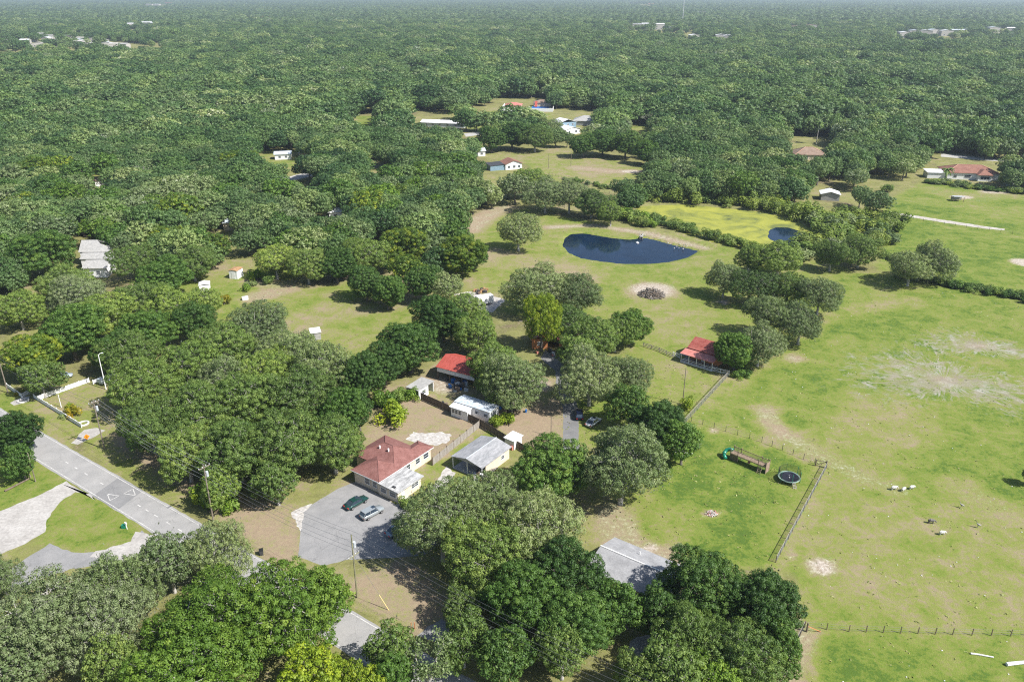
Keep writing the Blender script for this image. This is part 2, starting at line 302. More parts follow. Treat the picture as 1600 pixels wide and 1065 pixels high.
SCAR_A, SCAR_B = (107.14,177.04), (126.88,198.16)
def masks(P):
    n = len(P); lush = np.full(n, .50); litter = np.full(n, .40); bare = np.zeros(n)
    def setp(poly, lu, li, soft=3.0, ba=None):
        w = 1 - sm(sdf(P, poly), -soft, soft)
        lush[:] = lush * (1 - w) + lu * w; litter[:] = litter * (1 - w) + li * w
        if ba is not None: bare[:] = bare * (1 - w) + ba * w
    setp(TOPRIGHT, .80, 0, 4); setp(PADDOCK, .42, .05, 3); setp(LAWN3, .55, 0, 3); setp(HLAWN, .8, 0, 3)
    for f in FARBITS: setp(f, .55, 0.1, 3)
    setp(MEADOW, .60, .0, 3); setp(LAWN, .66, .0, 2.5); setp(LAWN2, .66, .0, 2); setp(WLAWN, .35, .2, 2)
    setp(PASTURE, .74, .0, 1.5); setp(CABINLAWN, .62, .05, 3); setp(YARD, .92, .0, 2); setp(BACKYARD, .10, .25, 2)
    setp(VERGE, .14, .22, 2); setp(ISLAND, .72, .0, 2.2); setp(LOTLAWN, .45, .05, 2); setp(SW, .74, 0, 2); setp(GVERGE, .75, 0, 1.5)
    # strip of greener verge near the left part of the road
    w = 1 - sm(pline(P, [(-114.22,165.57),(-94.50,150.22),(-77.24,136.31),(-61.14,124.31)]), 1.5, 4); lush[:] = np.maximum(lush, .55 * w)
    w = 1 - sm(pline(P, [(-13.97,134.00),(-8.10,144.91),(-4.17,150.22)]), 1.8, 3.5); lush[:] = lush * (1 - w) + .85 * w; litter[:] *= 1 - w
    w = 1 - sm(pline(P, [(-19.18,124.31),(-15.24,134.00),(-12.87,136.31)]), 3, 6); lush[:] = lush * (1 - w) + .55 * w; litter[:] *= 1 - w
    # worn streaks
    def streak(pts, w0, w1, lu, ba=0.0, amt=1.0):
        w = (1 - sm(pline(P, pts), w0, w1)) * amt
        lush[:] = lush * (1 - w) + lu * w; bare[:] = np.maximum(bare, ba * w)
    streak([(58.42,161.81),(57.79,155.27),(59.24,150.77),(64.82,141.13),(68.87,134.69),(74.25,129.55)], 1.2, 5, .22, .35)
    streak([(85.56,161.81),(72.94,144.91),(59.95,124.31),(51.13,104.66)], 4, 16, .46, 0, .9)
    streak([(67.77,135.15),(74.60,122.30),(84.77,112.97),(92.61,111.23)], 3, 11, .48, 0, .9)
    streak([(55.93,178.47),(76.33,202.53),(95.84,221.77),(123.79,232.59)], 1.5, 6, .45, .1, .9)
    streak([(87.19,130.64),(89.99,122.30),(98.26,120.35)], 2, 7, .35, .25)
    streak([(54.03,111.23),(63.27,100.10),(84.33,104.66)], 4, 14, .58, 0, .8)
    streak([(43.87,92.45),(40.59,86.79),(37.15,81.05)], 1.0, 4.5, .15, .35)
    streak([(44.80,107.05),(50.59,116.57),(62.91,135.15)], .2, 1.4, .4, .25)
    streak([(41.50,155.84),(54.80,147.53),(63.50,137.49)], .4, 2.2, .35, .2)
    streak([(18.95,122.30),(19.52,112.97),(27.71,106.25)], 2.5, 6, .30, .35)
    streak([(23.36,128.48),(29.69,116.57)], 2, 6, .55, .1)
    streak([(64.30,332.98),(78.55,305.54),(94.61,282.66)], 1.5, 6, .25, .6)
    streak([(15.74,317.76),(34.39,320.70),(53.64,308.28),(72.21,288.30)], 1.0, 5, .2, .45)
    streak([(-18.12,312.96),(-8.45,343.87),(-2.86,349.56)], 3, 9, .12, .35)
    streak([(-9.35,278.76),(11.27,267.59),(21.78,257.18)], 5, 14, .25, .2, .9)
    streak([(-68.14,250.62),(-52.26,257.18),(-32.97,241.32)], 3, 9, .15, .2, .9)
    streak([(-60.83,211.78),(-54.21,224.40),(-35.94,232.59)], 4, 12, .30, .05)
    streak([(-85.17,250.62),(-73.23,245.58),(-80.70,235.44)], 3, 7, .25, .3)
    streak([(206.46,386.22),(215.41,367.69),(247.03,380.75)], 5, 14, .45, .3, .8)
    streak([(176.51,367.69),(198.49,357.82),(225.30,343.87)], 4, 12, .5, .2, .8)
    streak([(35.18,439.11),(55.07,428.84),(68.84,428.84)], 2, 8, .15, .35)
    # bare patches
    def blob(c, r0, r1, ba, lu=.2, ax=1.0, rot=0.0):
        q = P - np.array(c); ca, sa = math.cos(rot), math.sin(rot)
        d = np.hypot(q[:, 0] * ca + q[:, 1] * sa, (-q[:, 0] * sa + q[:, 1] * ca) * ax); w = 1 - sm(d, r0, r1)
        bare[:] = np.maximum(bare, ba * w); lush[:] = lush * (1 - w) + lu * w; litter[:] *= 1 - w
    blob((45.53,242.52), 3.5, 12, .70, .15, 1.0); blob((51.83,107.22), .8, 4.0, .8, .25); blob((48.40,110.89), .3, 2, .6)
    blob((36.85,121.91), .8, 2.0, .5); blob((211.64,370.24), 2, 8, .95, .1, 1.6); blob((233.14,380.75), 3, 14, .6, .2, 2)
    blob((63.68,428.84), 2, 8, .9, .1, 1.4); blob((65.61,231.47), .8, 3, .8); blob((182.49,271.22), 2, 7, .95, .1)
    blob((27.34,111.23), .3, 1.6, .9); blob((24.31,111.58), .5, 2.5, .7); blob((44.29,152.43), .4, 1.8, .5)
    blob((-197.63,380.75), 5, 14, .8, .1); blob((6.29,174.92), 2, 6, .6, .1); blob((-10.98,232.59), 2.5, 10, .75, .1)
    blob((74.00,189.87), 1, 5, .4, .2); blob((54.80,147.53), 1, 4, .2, .4); blob((-15.72,174.92), 3, 8, .5, .1)
    scar = np.zeros(n)
    for c, rr, ax in ((SCAR_A, 38, 1.0), (SCAR_B, 27, 1.3)):
        q = P - np.array(c); r = np.hypot(q[:, 0], q[:, 1] * ax); th = np.arctan2(q[:, 1], q[:, 0])
        lobe = 1 + .28 * np.cos(2 * th + .9) + .18 * np.cos(3 * th + 2); scar = np.maximum(scar, 1 - sm(r / lobe, 0, rr))
    blob(SCAR_A, .5, 6, .42, .05, 1.4); blob(SCAR_B, .5, 5, .60, .1, 1.8)
    return lush, litter, bare, scar

# near ground: one fine sheet with the pond basins pressed in, plus outer sheets to the horizon
def build_ground():
    x0, x1, y0, y1, st = -420.0, 520.0, 40.0, 760.0, 2.0
    xs = np.arange(x0, x1 + .1, st); ys = np.arange(y0, y1 + .1, st); nx, ny = len(xs), len(ys)
    gx, gy = np.meshgrid(xs, ys); P = np.stack([gx.ravel(), gy.ravel()], 1)
    lush, litter, bare, scar = masks(P); z = np.zeros(len(P))
    sp, smm = sdf(P, POND), sdf(P, MARSH)
    z -= 1.6 * (1 - sm(sp, -3.5, 1.6)); z -= 1.2 * (1 - sm(smm, -3, 2))
    dike = 1 - sm(pline(P, [(54.07,311.07),(65.19,301.95),(77.60,290.77),(91.13,278.76)]), 1.0, 3.2)
    z += .35 * dike * (sp > 1.6) * (smm > 2)
    w = 1 - sm(sp, 0, 2.6); lush = lush * (1 - w) + .66 * w; bare *= 1 - w
    bx = [(-16000, x0), (x0, x1), (x1, 16000)]; verts = np.column_stack([P, z]).tolist()
    idx = np.arange(nx * ny).reshape(ny, nx)
    q = np.stack([idx[:-1, :-1], idx[:-1, 1:], idx[1:, 1:], idx[1:, :-1]], -1).reshape(-1, 4).tolist()
    far = [(-16000,y1),(x0,y1),(x1,y1),(16000,y1),(-16000,16000),(x0,16000),(x1,16000),(16000,16000),
           (-16000,y0),(x0,y0),(x1,y0),(16000,y0),(-16000,-3000),(x0,-3000),(x1,-3000),(16000,-3000)]
    b = len(verts); verts += [(p[0], p[1], 0.0) for p in far]
    for f in ((0,1,5,4),(1,2,6,5),(2,3,7,6),(8,9,1,0),(10,11,3,2),(12,13,9,8),(13,14,10,9),(14,15,11,10)): q.append([b + i for i in f])
    me = bpy.data.meshes.new('ground'); me.from_pydata(verts, [], q)
    pad = len(far)
    for nme, arr, dv in (('lush', lush, .50), ('litter', litter, .40), ('bare', bare, 0.0), ('scar', scar, 0.0)):
        a = me.attributes.new(nme, 'FLOAT', 'POINT'); a.data.foreach_set('value', np.concatenate([arr, np.full(pad, dv)]).astype(np.float32))
    m, nt, bs = newmat('ground_cover'); pos = geo_pos(nt)
    n1 = noise(nt, .035, 6, .62, pos, .4); n2 = noise(nt, .20, 8, .74, pos, .5); n3 = noise(nt, 1.3, 6, .74, pos, .3); n4 = noise(nt, 7.0, 3, .7, pos)
    lu = attr(nt, 'lush'); li = attr(nt, 'litter'); ba = attr(nt, 'bare')
    def wob(a, amp1, amp2, amp3=0.0):
        v = math_(nt, 'ADD', a, math_(nt, 'MULTIPLY', math_(nt, 'SUBTRACT', n1, .5), amp1))
        v = math_(nt, 'ADD', v, math_(nt, 'MULTIPLY', math_(nt, 'SUBTRACT', n2, .5), amp2))
        return math_(nt, 'ADD', v, math_(nt, 'MULTIPLY', math_(nt, 'SUBTRACT', n3, .5), amp3 or amp2 * .5))
    grass = ramp(nt, wob(lu, 1.1, 1.7, 1.5), [(.0,(.285,.220,.150)),(.20,(.265,.222,.135)),(.36,(.230,.218,.096)),(.52,(.200,.214,.062)),(.72,(.160,.202,.040)),(.90,(.122,.174,.028)),(1,(.075,.128,.022))])
    litc = ramp(nt, n3, [(.34,(.075,.055,.038)),(.48,(.15,.11,.08)),(.58,(.23,.17,.125)),(.7,(.34,.26,.20))])
    sandc = ramp(nt, n3, [(.3,(.30,.245,.19)),(.55,(.42,.37,.31)),(.75,(.56,.52,.48))])
    col = mixc(nt, math_(nt, 'MULTIPLY', math_(nt, 'SUBTRACT', wob(li, .9, .8), .35), 3.2, clamp=True), grass, litc)
    col = mixc(nt, math_(nt, 'MULTIPLY', math_(nt, 'SUBTRACT', wob(ba, .0, .8, 1.0), .30), 2.4, clamp=True), col, sandc)
    # radial streaks of blown-out sand around the two scars
    def rays(c, ka, kr, seed):
        sx = nt.nodes.new('ShaderNodeSeparateXYZ'); nt.links.new(pos, sx.inputs[0]); dx = math_(nt, 'SUBTRACT', sx.outputs[0], c[0]); dy = math_(nt, 'SUBTRACT', sx.outputs[1], c[1])
        an = math_(nt, 'ARCTAN2', dy, dx); r = math_(nt, 'SQRT', math_(nt, 'ADD', math_(nt, 'MULTIPLY', dx, dx), math_(nt, 'MULTIPLY', dy, dy)))
        cb = nt.nodes.new('ShaderNodeCombineXYZ'); nt.links.new(math_(nt, 'MULTIPLY', an, ka), cb.inputs[0]); nt.links.new(math_(nt, 'MULTIPLY', r, kr), cb.inputs[1]); cb.inputs[2].default_value = seed
        return noise(nt, 1.0, 5, .75, cb.outputs[0])
    sc = attr(nt, 'scar'); ry = math_(nt, 'MAXIMUM', rays(SCAR_A, 12.0, .20, 1.0), rays(SCAR_B, 9.0, .22, 4.0))
    rf = math_(nt, 'MULTIPLY', math_(nt, 'ADD', math_(nt, 'MULTIPLY', math_(nt, 'SUBTRACT', ry, .585), 3.4), math_(nt, 'MULTIPLY', math_(nt, 'SUBTRACT', sc, .30), .75)), 2.4, clamp=True)
    rf = math_(nt, 'MULTIPLY', rf, math_(nt, 'MULTIPLY', sc, 2.2, clamp=True))
    col = mixc(nt, math_(nt, 'MULTIPLY', rf, .85), col, ramp(nt, n2, [(.38,(.22,.20,.15)),(.5,(.28,.25,.20)),(.64,(.38,.365,.33))]))
    fine = ramp(nt, math_(nt, 'ADD', math_(nt, 'MULTIPLY', n4, .55), math_(nt, 'MULTIPLY', n3, .45)), [(.30, .62), (.52, 1.0), (.72, 1.25)])
    col = mixc(nt, 1.0, col, fine, 'MULTIPLY')
    # scattered darker weeds
    vw = noise(nt, .55, 6, .72, pos); weeds = math_(nt, 'MULTIPLY', math_(nt, 'SUBTRACT', vw, .60), 8.0, clamp=True)
    col = mixc(nt, math_(nt, 'MULTIPLY', weeds, .5), col, (.055,.11,.03))
    nt.links.new(col, bs.inputs['Base Color']); bs.inputs['Roughness'].default_value = 1.0; bs.inputs['Specular IOR Level'].default_value = .1
    bump(nt, math_(nt, 'ADD', n3, n4), .6, .12, bs)
    me.materials.append(m); me.update(); o = link(bpy.data.objects.new('ground', me)); tag(o, kind='structure')
build_ground()

RNG = random.Random(11)
def ragged(pts, step=1.0, jit=.12):
    out = []; n = len(pts)
    for i in range(n):
        a = Vector(pts[i]); b = Vector(pts[(i + 1) % n]); L = (b - a).length; k = max(1, int(L / step)); t = (b - a) / max(L, 1e-6); q = Vector((-t.y, t.x))
        for j in range(k):
            p = a.lerp(b, j / k) + (q * RNG.uniform(-jit, jit) if j else Vector((0, 0))); out.append((p.x, p.y))
    return out
def sheet(name, pts, level, mat, jit=.0, step=1.0, kind='structure', parent=None):
    if jit: pts = ragged(pts, step, jit)
    o = MB().add([(p[0], p[1], .004 * level) for p in pts], [tuple(range(len(pts)))]).build(name, M[mat], parent)
    if o.data.polygons[0].normal.z < 0: o.data.flip_normals()
    if kind and parent is None: tag(o, kind=kind)
    return o
# ------------------------------------------------------------------ roads, drives, slabs
def V2(p): return Vector((p[0], p[1]))
fa, fb, na = V2((-71.25,128.91)), V2((-23.57,95.26)), V2((-80.66,128.48))
RT = (fb - fa).normalized(); RN = Vector((-RT.y, RT.x))           # along the road, across the road (away from camera)
WROAD = abs((fa - na).dot(RN))
def rd(s, w): p = na + RT * s + RN * w; return (p.x, p.y)          # s metres along, w metres from the near edge line
sheet('road', [rd(-160, -.45), rd(120, -.45), rd(120, WROAD + .45), rd(-160, WROAD + .45)], 2, 'asphalt', .10, 1.5)
hump = [rd(1.0, -.4), rd(9.2, -.4), rd(7.2, WROAD + .4), rd(-1.0, WROAD + .4)]
sheet('road_patch', hump, 3, 'asphalt_dark')
for w in (0.0, WROAD):
    sheet('edge_line', [rd(-160, w - .07), rd(120, w - .07), rd(120, w + .07), rd(-160, w + .07)], 4, 'line', .015, 2)
for s in (-14.8, -11.2, -7.4, -1.6, 11.2, 13.8, 16.6, 20.5, 24):
    sheet('centre_dash', [rd(s - .55, WROAD / 2 - .10), rd(s + .55, WROAD / 2 - .10), rd(s + .55, WROAD / 2 + .10), rd(s - .55, WROAD / 2 + .10)], 4, 'line')
def tri_mark(s, w, d):
    a, b, c = rd(s - d * 1.5, w), rd(s + d * .9, w - .95), rd(s + d * .9, w + .95)
    for p, q in ((a, b), (b, c), (c, a)):
        p, q = V2(p), V2(q); n = (q - p).normalized(); n = Vector((-n.y, n.x)) * .08
        sheet('triangle_marking', [tuple(p - n), tuple(q - n), tuple(q + n), tuple(p + n)], 5 if (p, q) else 4, 'line')
tri_mark(4.2, WROAD * .27, 1); tri_mark(6.0, WROAD * .76, -1)
sheet('parking_lot', [(-38.79,122.11),(-37.62,124.72),(-33.54,130.21),(-30.50,132.64),(-26.50,128.91),(-18.95,122.30),(-9.14,116.57),(-15.30,109.87),(-28.21,108.86),(-31.65,107.22),(-36.45,109.70)], 1, 'asphalt_lot', .10)
sheet('lot_margin', [(-40.85,122.30),(-39.47,123.91),(-37.59,125.13),(-38.56,122.11),(-37.68,116.57),(-39.30,119.39)], 2, 'conc_pale', .25, .6)
sheet('driveway', [(9.84,130.64),(13.20,130.64),(14.18,144.91),(15.34,161.81),(14.49,170.81),(16.22,179.56),(13.74,189.07),(8.97,195.61),(7.57,189.87),(11.05,182.14),(10.77,173.54),(11.80,161.81)], 1, 'asphalt_drive', .15)
sheet('lower_drive', [(17.57,90.50),(21.69,92.45),(23.04,89.24),(20.50,80.50),(14.19,80.50),(15.53,85.60)], 1, 'sand', .25)
sheet('house_path', [(-13.38,137.97),(-11.28,135.61),(-13.49,128.05),(-15.64,127.42),(-15.10,132.42)], 1, 'conc_pale', .3, .7)
sheet('broken_slab', [(-22.87,148.60),(-21.59,151.87),(-18.84,151.04),(-15.42,151.87),(-13.06,150.22),(-13.70,147.53),(-16.30,145.95),(-18.80,146.47),(-20.49,147.00)], 1, 'conc_pale', .35, .6)
sheet('lot_entrance', [(-94.12,147.00),(-94.06,152.71),(-91.65,153.56),(-89.28,152.43),(-90.20,149.95),(-92.36,146.47)], 1, 'sand', .2)
sheet('gate_slab', [(-117.64,165.26),(-116.46,168.49),(-114.78,168.49),(-113.95,165.89),(-116.02,163.99)], 1, 'sand', .12)
sheet('sandy_lane', [(-111.13,103.88),(-97.28,115.11),(-94.96,122.70),(-90.91,127.21),(-87.72,132.64),(-78.81,126.16),(-81.05,128.27),(-84.08,128.91),(-85.27,125.75),(-84.83,119.96),(-83.24,116.57),(-84.87,113.15),(-87.60,110.21),(-92.17,107.05),(-105.02,98.64)], 1, 'sand', .18, 1)
sheet('side_road', [(-94.06,89.24),(-87.30,99.36),(-84.33,104.66),(-82.66,109.20),(-80.72,113.32),(-75.68,110.89),(-70.48,111.06),(-66.60,113.50),(-66.16,116.94),(-60.29,113.68),(-61.24,108.70),(-73.71,106.57),(-77.58,103.88),(-81.64,100.10),(-84.62,95.13),(-89.55,85.60)], 1, 'asphalt_lot', .3, 1)
sheet('pale_shoulder', [(-71.67,111.23),(-66.75,113.85),(-67.14,116.57),(-64.48,115.65),(-60.22,113.50),(-61.18,109.87),(-66.97,108.20),(-71.94,109.53)], 2, 'sand', .4, .7)
sheet('drive_entrance', [(-14.17,91.53),(-12.82,93.37),(-10.81,94.99),(-8.53,93.11),(-3.76,89.24),(-5.54,86.79),(-11.38,90.25)], 1, 'asphalt_lot', .15)
sheet('sand_track', [(166.24,342.76),(183.69,328.28),(195.75,318.24),(200.67,315.34),(199.32,312.96),(192.85,315.34),(180.57,324.70),(164.23,339.44)], 1, 'track', .25)
sheet('far_road', [(-120.13,409.57),(-108.43,428.84),(-94.98,439.11),(-64.74,449.84),(-63.79,442.63),(-93.27,430.52),(-105.07,415.81),(-116.41,400.51)], 1, 'conc', .2)
sheet('far_drive', [(-32.74,554.16),(-13.46,570.77),(-13.16,556.86),(-30.73,540.99)], 1, 'conc', .2)
sheet('bungalow_road', [(256.35,480.97),(276.52,468.84),(306.73,457.26),(301.01,448.02),(271.25,459.16),(251.34,470.82)], 1, 'conc', .2)
sheet('trailer_pad', [(-17.57,232.59),(-13.40,241.32),(-2.00,233.72),(-5.77,222.82),(-12.61,224.93)], 1, 'conc_pale', .4, 1)

# ------------------------------------------------------------------ water
def water_mat():
    m, nt, b = newmat('pond_water'); pos = geo_pos(nt)
    nt.links.new(ramp(nt, noise(nt, .12, 3, .5, pos), [(.3, (.003,.010,.026)), (.7, (.006,.019,.046))]), b.inputs['Base Color'])
    b.inputs['Roughness'].default_value = .06; b.inputs['IOR'].default_value = 1.34; b.inputs['Specular IOR Level'].default_value = .5
    bump(nt, noise(nt, 1.6, 3, .6, pos), .10, .05, b); return m
M['water'] = water_mat()
def alg():
    m, nt, b = newmat('duckweed'); pos = geo_pos(nt)
    nt.links.new(ramp(nt, noise(nt, .09, 5, .6, pos, 1.5), [(.28, (.07,.09,.03)), (.40, (.17,.19,.032)), (.55, (.25,.262,.036)), (.72, (.31,.31,.045))]), b.inputs['Base Color'])
    b.inputs['Roughness'].default_value = .8; return m
M['duckweed'] = alg()
def offs(pts, d):
    out = []; n = len(pts); ar = sum(pts[i][0] * pts[(i + 1) % n][1] - pts[(i + 1) % n][0] * pts[i][1] for i in range(n)); s = 1 if ar > 0 else -1
    for i in range(n):
        a, b = V2(pts[i - 1]), V2(pts[(i + 1) % n]); t = (b - a).normalized(); q = Vector((t.y, -t.x)) * s * d; out.append((pts[i][0] + q.x, pts[i][1] + q.y))
    return out
def flat(name, pts, z, mat):
    o = MB().add([(p[0], p[1], z) for p in pts], [tuple(range(len(pts)))]).build(name, M[mat])
    if o.data.polygons[0].normal.z < 0: o.data.flip_normals()
    return tag(o, kind='structure')
flat('pond_water', offs(POND, .8), -.42, 'water')
flat('marsh_water', offs(MARSH, .8), -.40, 'water')
dw = [(54.00,357.82),(67.55,360.24),(81.26,362.70),(95.46,354.24),(110.81,347.27),(121.08,335.11),(125.54,312.96),(122.86,301.95),(112.32,291.61),(111.09,296.70),(115.65,307.36),(116.28,313.91),(113.14,318.73),(108.40,318.73),(104.34,313.91),(101.89,307.36),(101.04,301.06),(102.47,297.56),(101.40,292.44),(98.63,281.87),(85.79,285.05),(75.10,295.84),(67.33,306.45),(60.85,320.70),(55.58,335.11)]
flat('duckweed_mat', ragged(dw, 2.0, .5), -.385, 'duckweed'); bpy.data.objects['duckweed_mat']['kind'] = 'stuff'

# ------------------------------------------------------------------ house kit
def hip_faces(a0, a1, b0, b1, z, rise, mb, th=.14):
    """hip roof over a rectangle; ridge along the longer side"""
    L, W = a1 - a0, b1 - b0
    if L >= W: r0, r1 = (a0 + W / 2, (b0 + b1) / 2, z + rise), (a1 - W / 2, (b0 + b1) / 2, z + rise)
    else: r0, r1 = ((a0 + a1) / 2, b0 + L / 2, z + rise), ((a0 + a1) / 2, b1 - L / 2, z + rise)
    v = [(a0,b0,z),(a1,b0,z),(a1,b1,z),(a0,b1,z), r0, r1, (a0,b0,z-th),(a1,b0,z-th),(a1,b1,z-th),(a0,b1,z-th)]
    f = [(0,1,5,4),(1,2,5),(2,3,4,5),(3,0,4)] if L >= W else [(0,1,4),(1,2,5,4),(2,3,5),(3,0,4,5)]
    mb.add(v, f + [(6,9,8,7),(0,6,7,1),(1,7,8,2),(2,8,9,3),(3,9,6,0)]); return r0, r1
def gable(mb, a0, a1, b0, b1, z, rise, axis='a', th=.12):
    """gable roof with its ridge along a or b"""
    if axis == 'b':
        m = (a0 + a1) / 2
        mb.slab([(a0,b0,z),(m,b0,z+rise),(m,b1,z+rise),(a0,b1,z)][::-1], th); mb.slab([(m,b0,z+rise),(a1,b0,z),(a1,b1,z),(m,b1,z+rise)][::-1], th)
    else:
        m = (b0 + b1) / 2
        mb.slab([(a0,b0,z),(a1,b0,z),(a1,m,z+rise),(a0,m,z+rise)], th); mb.slab([(a0,m,z+rise),(a1,m,z+rise),(a1,b1,z),(a0,b1,z)], th)
def window(parent, c, w, h, ax, s, frame='white', n=1, cat='window'):
    """window on a wall; c = centre, ax = axis the wall faces ('x' or 'y'), s = facing sign"""
    x, y, z = c; t = .05
    def bx(mb, u0, u1, v0, v1, d0, d1):
        d0, d1 = sorted((d0 * s, d1 * s))
        if ax == 'x': mb.box(x + d0, x + d1, y + u0, y + u1, z + v0, z + v1)
        else: mb.box(x + u0, x + u1, y + d0, y + d1, z + v0, z + v1)
    fr = MB(); k = .09
    bx(fr, -w/2-k, w/2+k, h/2, h/2+k, -.02, .07); bx(fr, -w/2-k, w/2+k, -h/2-k, -h/2, -.02, .09)
    bx(fr, -w/2-k, -w/2, -h/2, h/2, -.02, .07); bx(fr, w/2, w/2+k, -h/2, h/2, -.02, .07)
    for i in range(1, n): u = -w/2 + w * i / n; bx(fr, u - .04, u + .04, -h/2, h/2, -.02, .06)
    bx(fr, -w/2, w/2, -.025, .025, -.02, .055)
    f = fr.build('window', M[frame], parent)
    g = MB(); bx(g, -w/2, w/2, -h/2, h/2, -.02, .03); g.build('pane', M['glass'], f); return f
def door(parent, c, w, h, ax, s, mat='white'):
    x, y = c; m = MB()
    if ax == 'x': m.box(x - .02, x + .05 * s, y - w/2, y + w/2, .05, h) if s > 0 else m.box(x - .05, x + .02, y - w/2, y + w/2, .05, h)
    else: m.box(x - w/2, x + w/2, y - .02, y + .05, .05, h) if s > 0 else m.box(x - w/2, x + w/2, y - .05, y + .02, .05, h)
    d = m.build('door', M[mat], parent)
    k = MB(); k.ball((x + (.08 * s if ax == 'x' else w * .38), y + (.08 * s if ax == 'y' else w * .38), h * .48), .05, .05, .05, 6, 4); k.build('handle', M['chrome'], d); return d
A36 = R_(-35.5)

# main house: two crossing hips in faded red shingle, with a flat white addition
h = thing('hip_roofed_house', 'cream house with faded red hip roof and stained flat-roofed addition beside the parking lot', 'house', (-25.27,127.77), A36)
w = MB().box(-7.1, -.45, .45, 4.8, 0, 2.8).box(-10.9, -.45, 4.8, 13.1, 0, 2.8).box(-3.9, -.45, 13.1, 15.4, 0, 2.8); w.build('wall', M['cream'], h)
r = MB(); hip_faces(-7.6, 0, 0, 7.4, 2.9, 1.62, r); hip_faces(-11.4, -.006, 4.35, 13.6, 2.903, 2.05, r); hip_faces(-4.3, -.012, 8.0, 15.9, 2.906, .95, r); rf = r.build('roof', M['shingle'], h)
rd_ = MB()
for p, q in (((-7.6,0,2.93),(-3.9,3.7,4.53)), ((0,0,2.93),(-3.7,3.7,4.53)), ((-3.8,3.7,4.53),(-3.8,4.6,4.56)), ((-11.4,4.35,2.93),(-6.8,8.98,4.97)), ((-11.4,13.6,2.93),(-6.8,8.98,4.97)), ((-6.8,8.98,4.97),(-4.6,8.98,4.97)), ((-.6,4.95,3.15),(-4.6,8.98,4.97)), ((-.6,13.0,3.15),(-4.6,8.98,4.97)), ((0,15.9,2.93),(-2.15,13.75,3.87)), ((-4.3,15.9,2.93),(-2.15,13.75,3.87))):
    rd_.tube([p, q], .07, 5)
rd_.build('ridge_cap', M['shingle'], rf)
for a, b_, z_ in ((-6.9, 7.5, 4.32), (-4.6, 7.6, 4.40)):
    MB().tube([(a, b_, z_ - .1), (a, b_, z_ + .55)], .17, 10).build('roof_vent', M['white'], rf)
fs = MB()
for q in ((-5.13,0.02,-.03,.0),): fs.box(-7.63, .03, -.05, -.0, 2.70, 2.86)
fs.box(.0, .05, 0, 15.9, 2.70, 2.86); fs.box(-11.45, -11.4, 4.35, 13.6, 2.70, 2.86); fs.build('fascia', M['white'], h)
for b_, w_ in ((8.6, 1.1), (11.4, 1.2), (13.9, 1.5)): window(h, (-.45, b_, 1.65), w_, 1.05, 'x', 1)
window(h, (-1.6, .45, 1.6), .9, 1.2, 'y', -1); window(h, (-3.6, .45, 1.6), 1.2, 1.2, 'y', -1); window(h, (-10.9, 9.0, 1.6), 1.4, 1.1, 'x', -1)
ad = MB().box(-.44, 4.6, .15, 6.7, 0, 2.45); ad.build('addition_wall', M['cream'], h)
MB().slab([(-.3,-.2,2.84),(5.1,-.2,2.56),(5.1,7.1,2.56),(-.3,7.1,2.84)], .16).build('addition_roof', M['flatroof'], h)
window(h, (1.0, .15, 1.45), 1.3, .9, 'y', -1); window(h, (3.4, .15, 1.45), 1.5, .9, 'y', -1); window(h, (4.6, 4.9, 1.5), 1.9, .8, 'x', 1, n=2); door(h, (4.6, 1.5), .9, 2.0, 'x', 1)
MB().box(2.9, 3.6, .5, .9, 2.68, 2.90).build('roof_box', M['darkmetal'], h)
MB().box(4.7, 5.4, -.6, 3.2, 0, .12).build('step', M['conc'], h)

# long grey gable-roofed house between the two big clumps of trees
g_ = thing('grey_gabled_house', 'long house with weathered grey gable roof and white ridge cap, half hidden between trees', 'house', (14.91,106.95), R_(-35.7))
r = MB(); gable(r, -.3, 14.6, -4.9, 4.9, 3.0, 1.3, 'a', .12); rf = r.build('roof', M['greyroof2'], g_)
MB().tube([(-.32, 0, 4.33), (14.62, 0, 4.33)], .12, 6).build('ridge_cap', M['white'], rf); MB().tube([(5.6, 2.6, 3.5), (5.6, 2.6, 4.15)], .09, 8).build('vent_pipe', M['white'], rf)
MB().box(.1, 14.2, -4.4, 4.4, 0, 2.9).build('wall', M['cream'], g_)
MB().add([(.1,-4.4,2.9),(.1,4.4,2.9),(.1,0,4.12),(.2,-4.4,2.9),(.2,4.4,2.9),(.2,0,4.12)], [(0,1,2),(5,4,3),(0,3,4,1),(1,4,5,2),(2,5,3,0)]).build('gable', M['cream'], g_)
for a in (3, 7, 11): window(g_, (a, -4.4, 1.6), 1.3, 1.1, 'y', -1)
for a in (2.5, 6.5, 10.5): window(g_, (a, 4.4, 1.6), 1.2, 1.1, 'y', 1)
window(g_, (.1, 2, 1.6), 1.2, 1.1, 'x', -1); door(g_, (9, -4.4), .9, 2.1, 'y', -1)

# carport: grey gable roof, back room, posts at the open front
c = thing('gable_carport', 'open carport with streaked grey gable roof and cream back room', 'carport', (-5.88,132.79), A36)
W_, L_ = 7.9, 10.1
r = MB(); gable(r, -W_, 0, 0, L_, 2.75, .85, 'b', .10); r.build('roof', M['greyroof'], c)
MB().tube([(-W_/2, 0, 3.63), (-W_/2, L_, 3.63)], .08, 5).build('ridge_cap', M['galv'], c)
w = MB().box(-W_ + .4, -.4, 5.6, L_ - .4, 0, 2.7); w.box(-.55, -.4, 1.7, 5.6, 0, 2.6); w.build('wall', M['cream'], c)
g = MB(); g.add([(-W_ + .3, .25, 2.62), (-.3, .25, 2.62), (-W_/2, .25, 3.40), (-W_ + .3, .35, 2.62), (-.3, .35, 2.62), (-W_/2, .35, 3.40)], [(0,1,2),(5,4,3),(0,3,4,1),(1,4,5,2),(2,5,3,0)]); g.build('gable_board', M['shedgrey'], c)
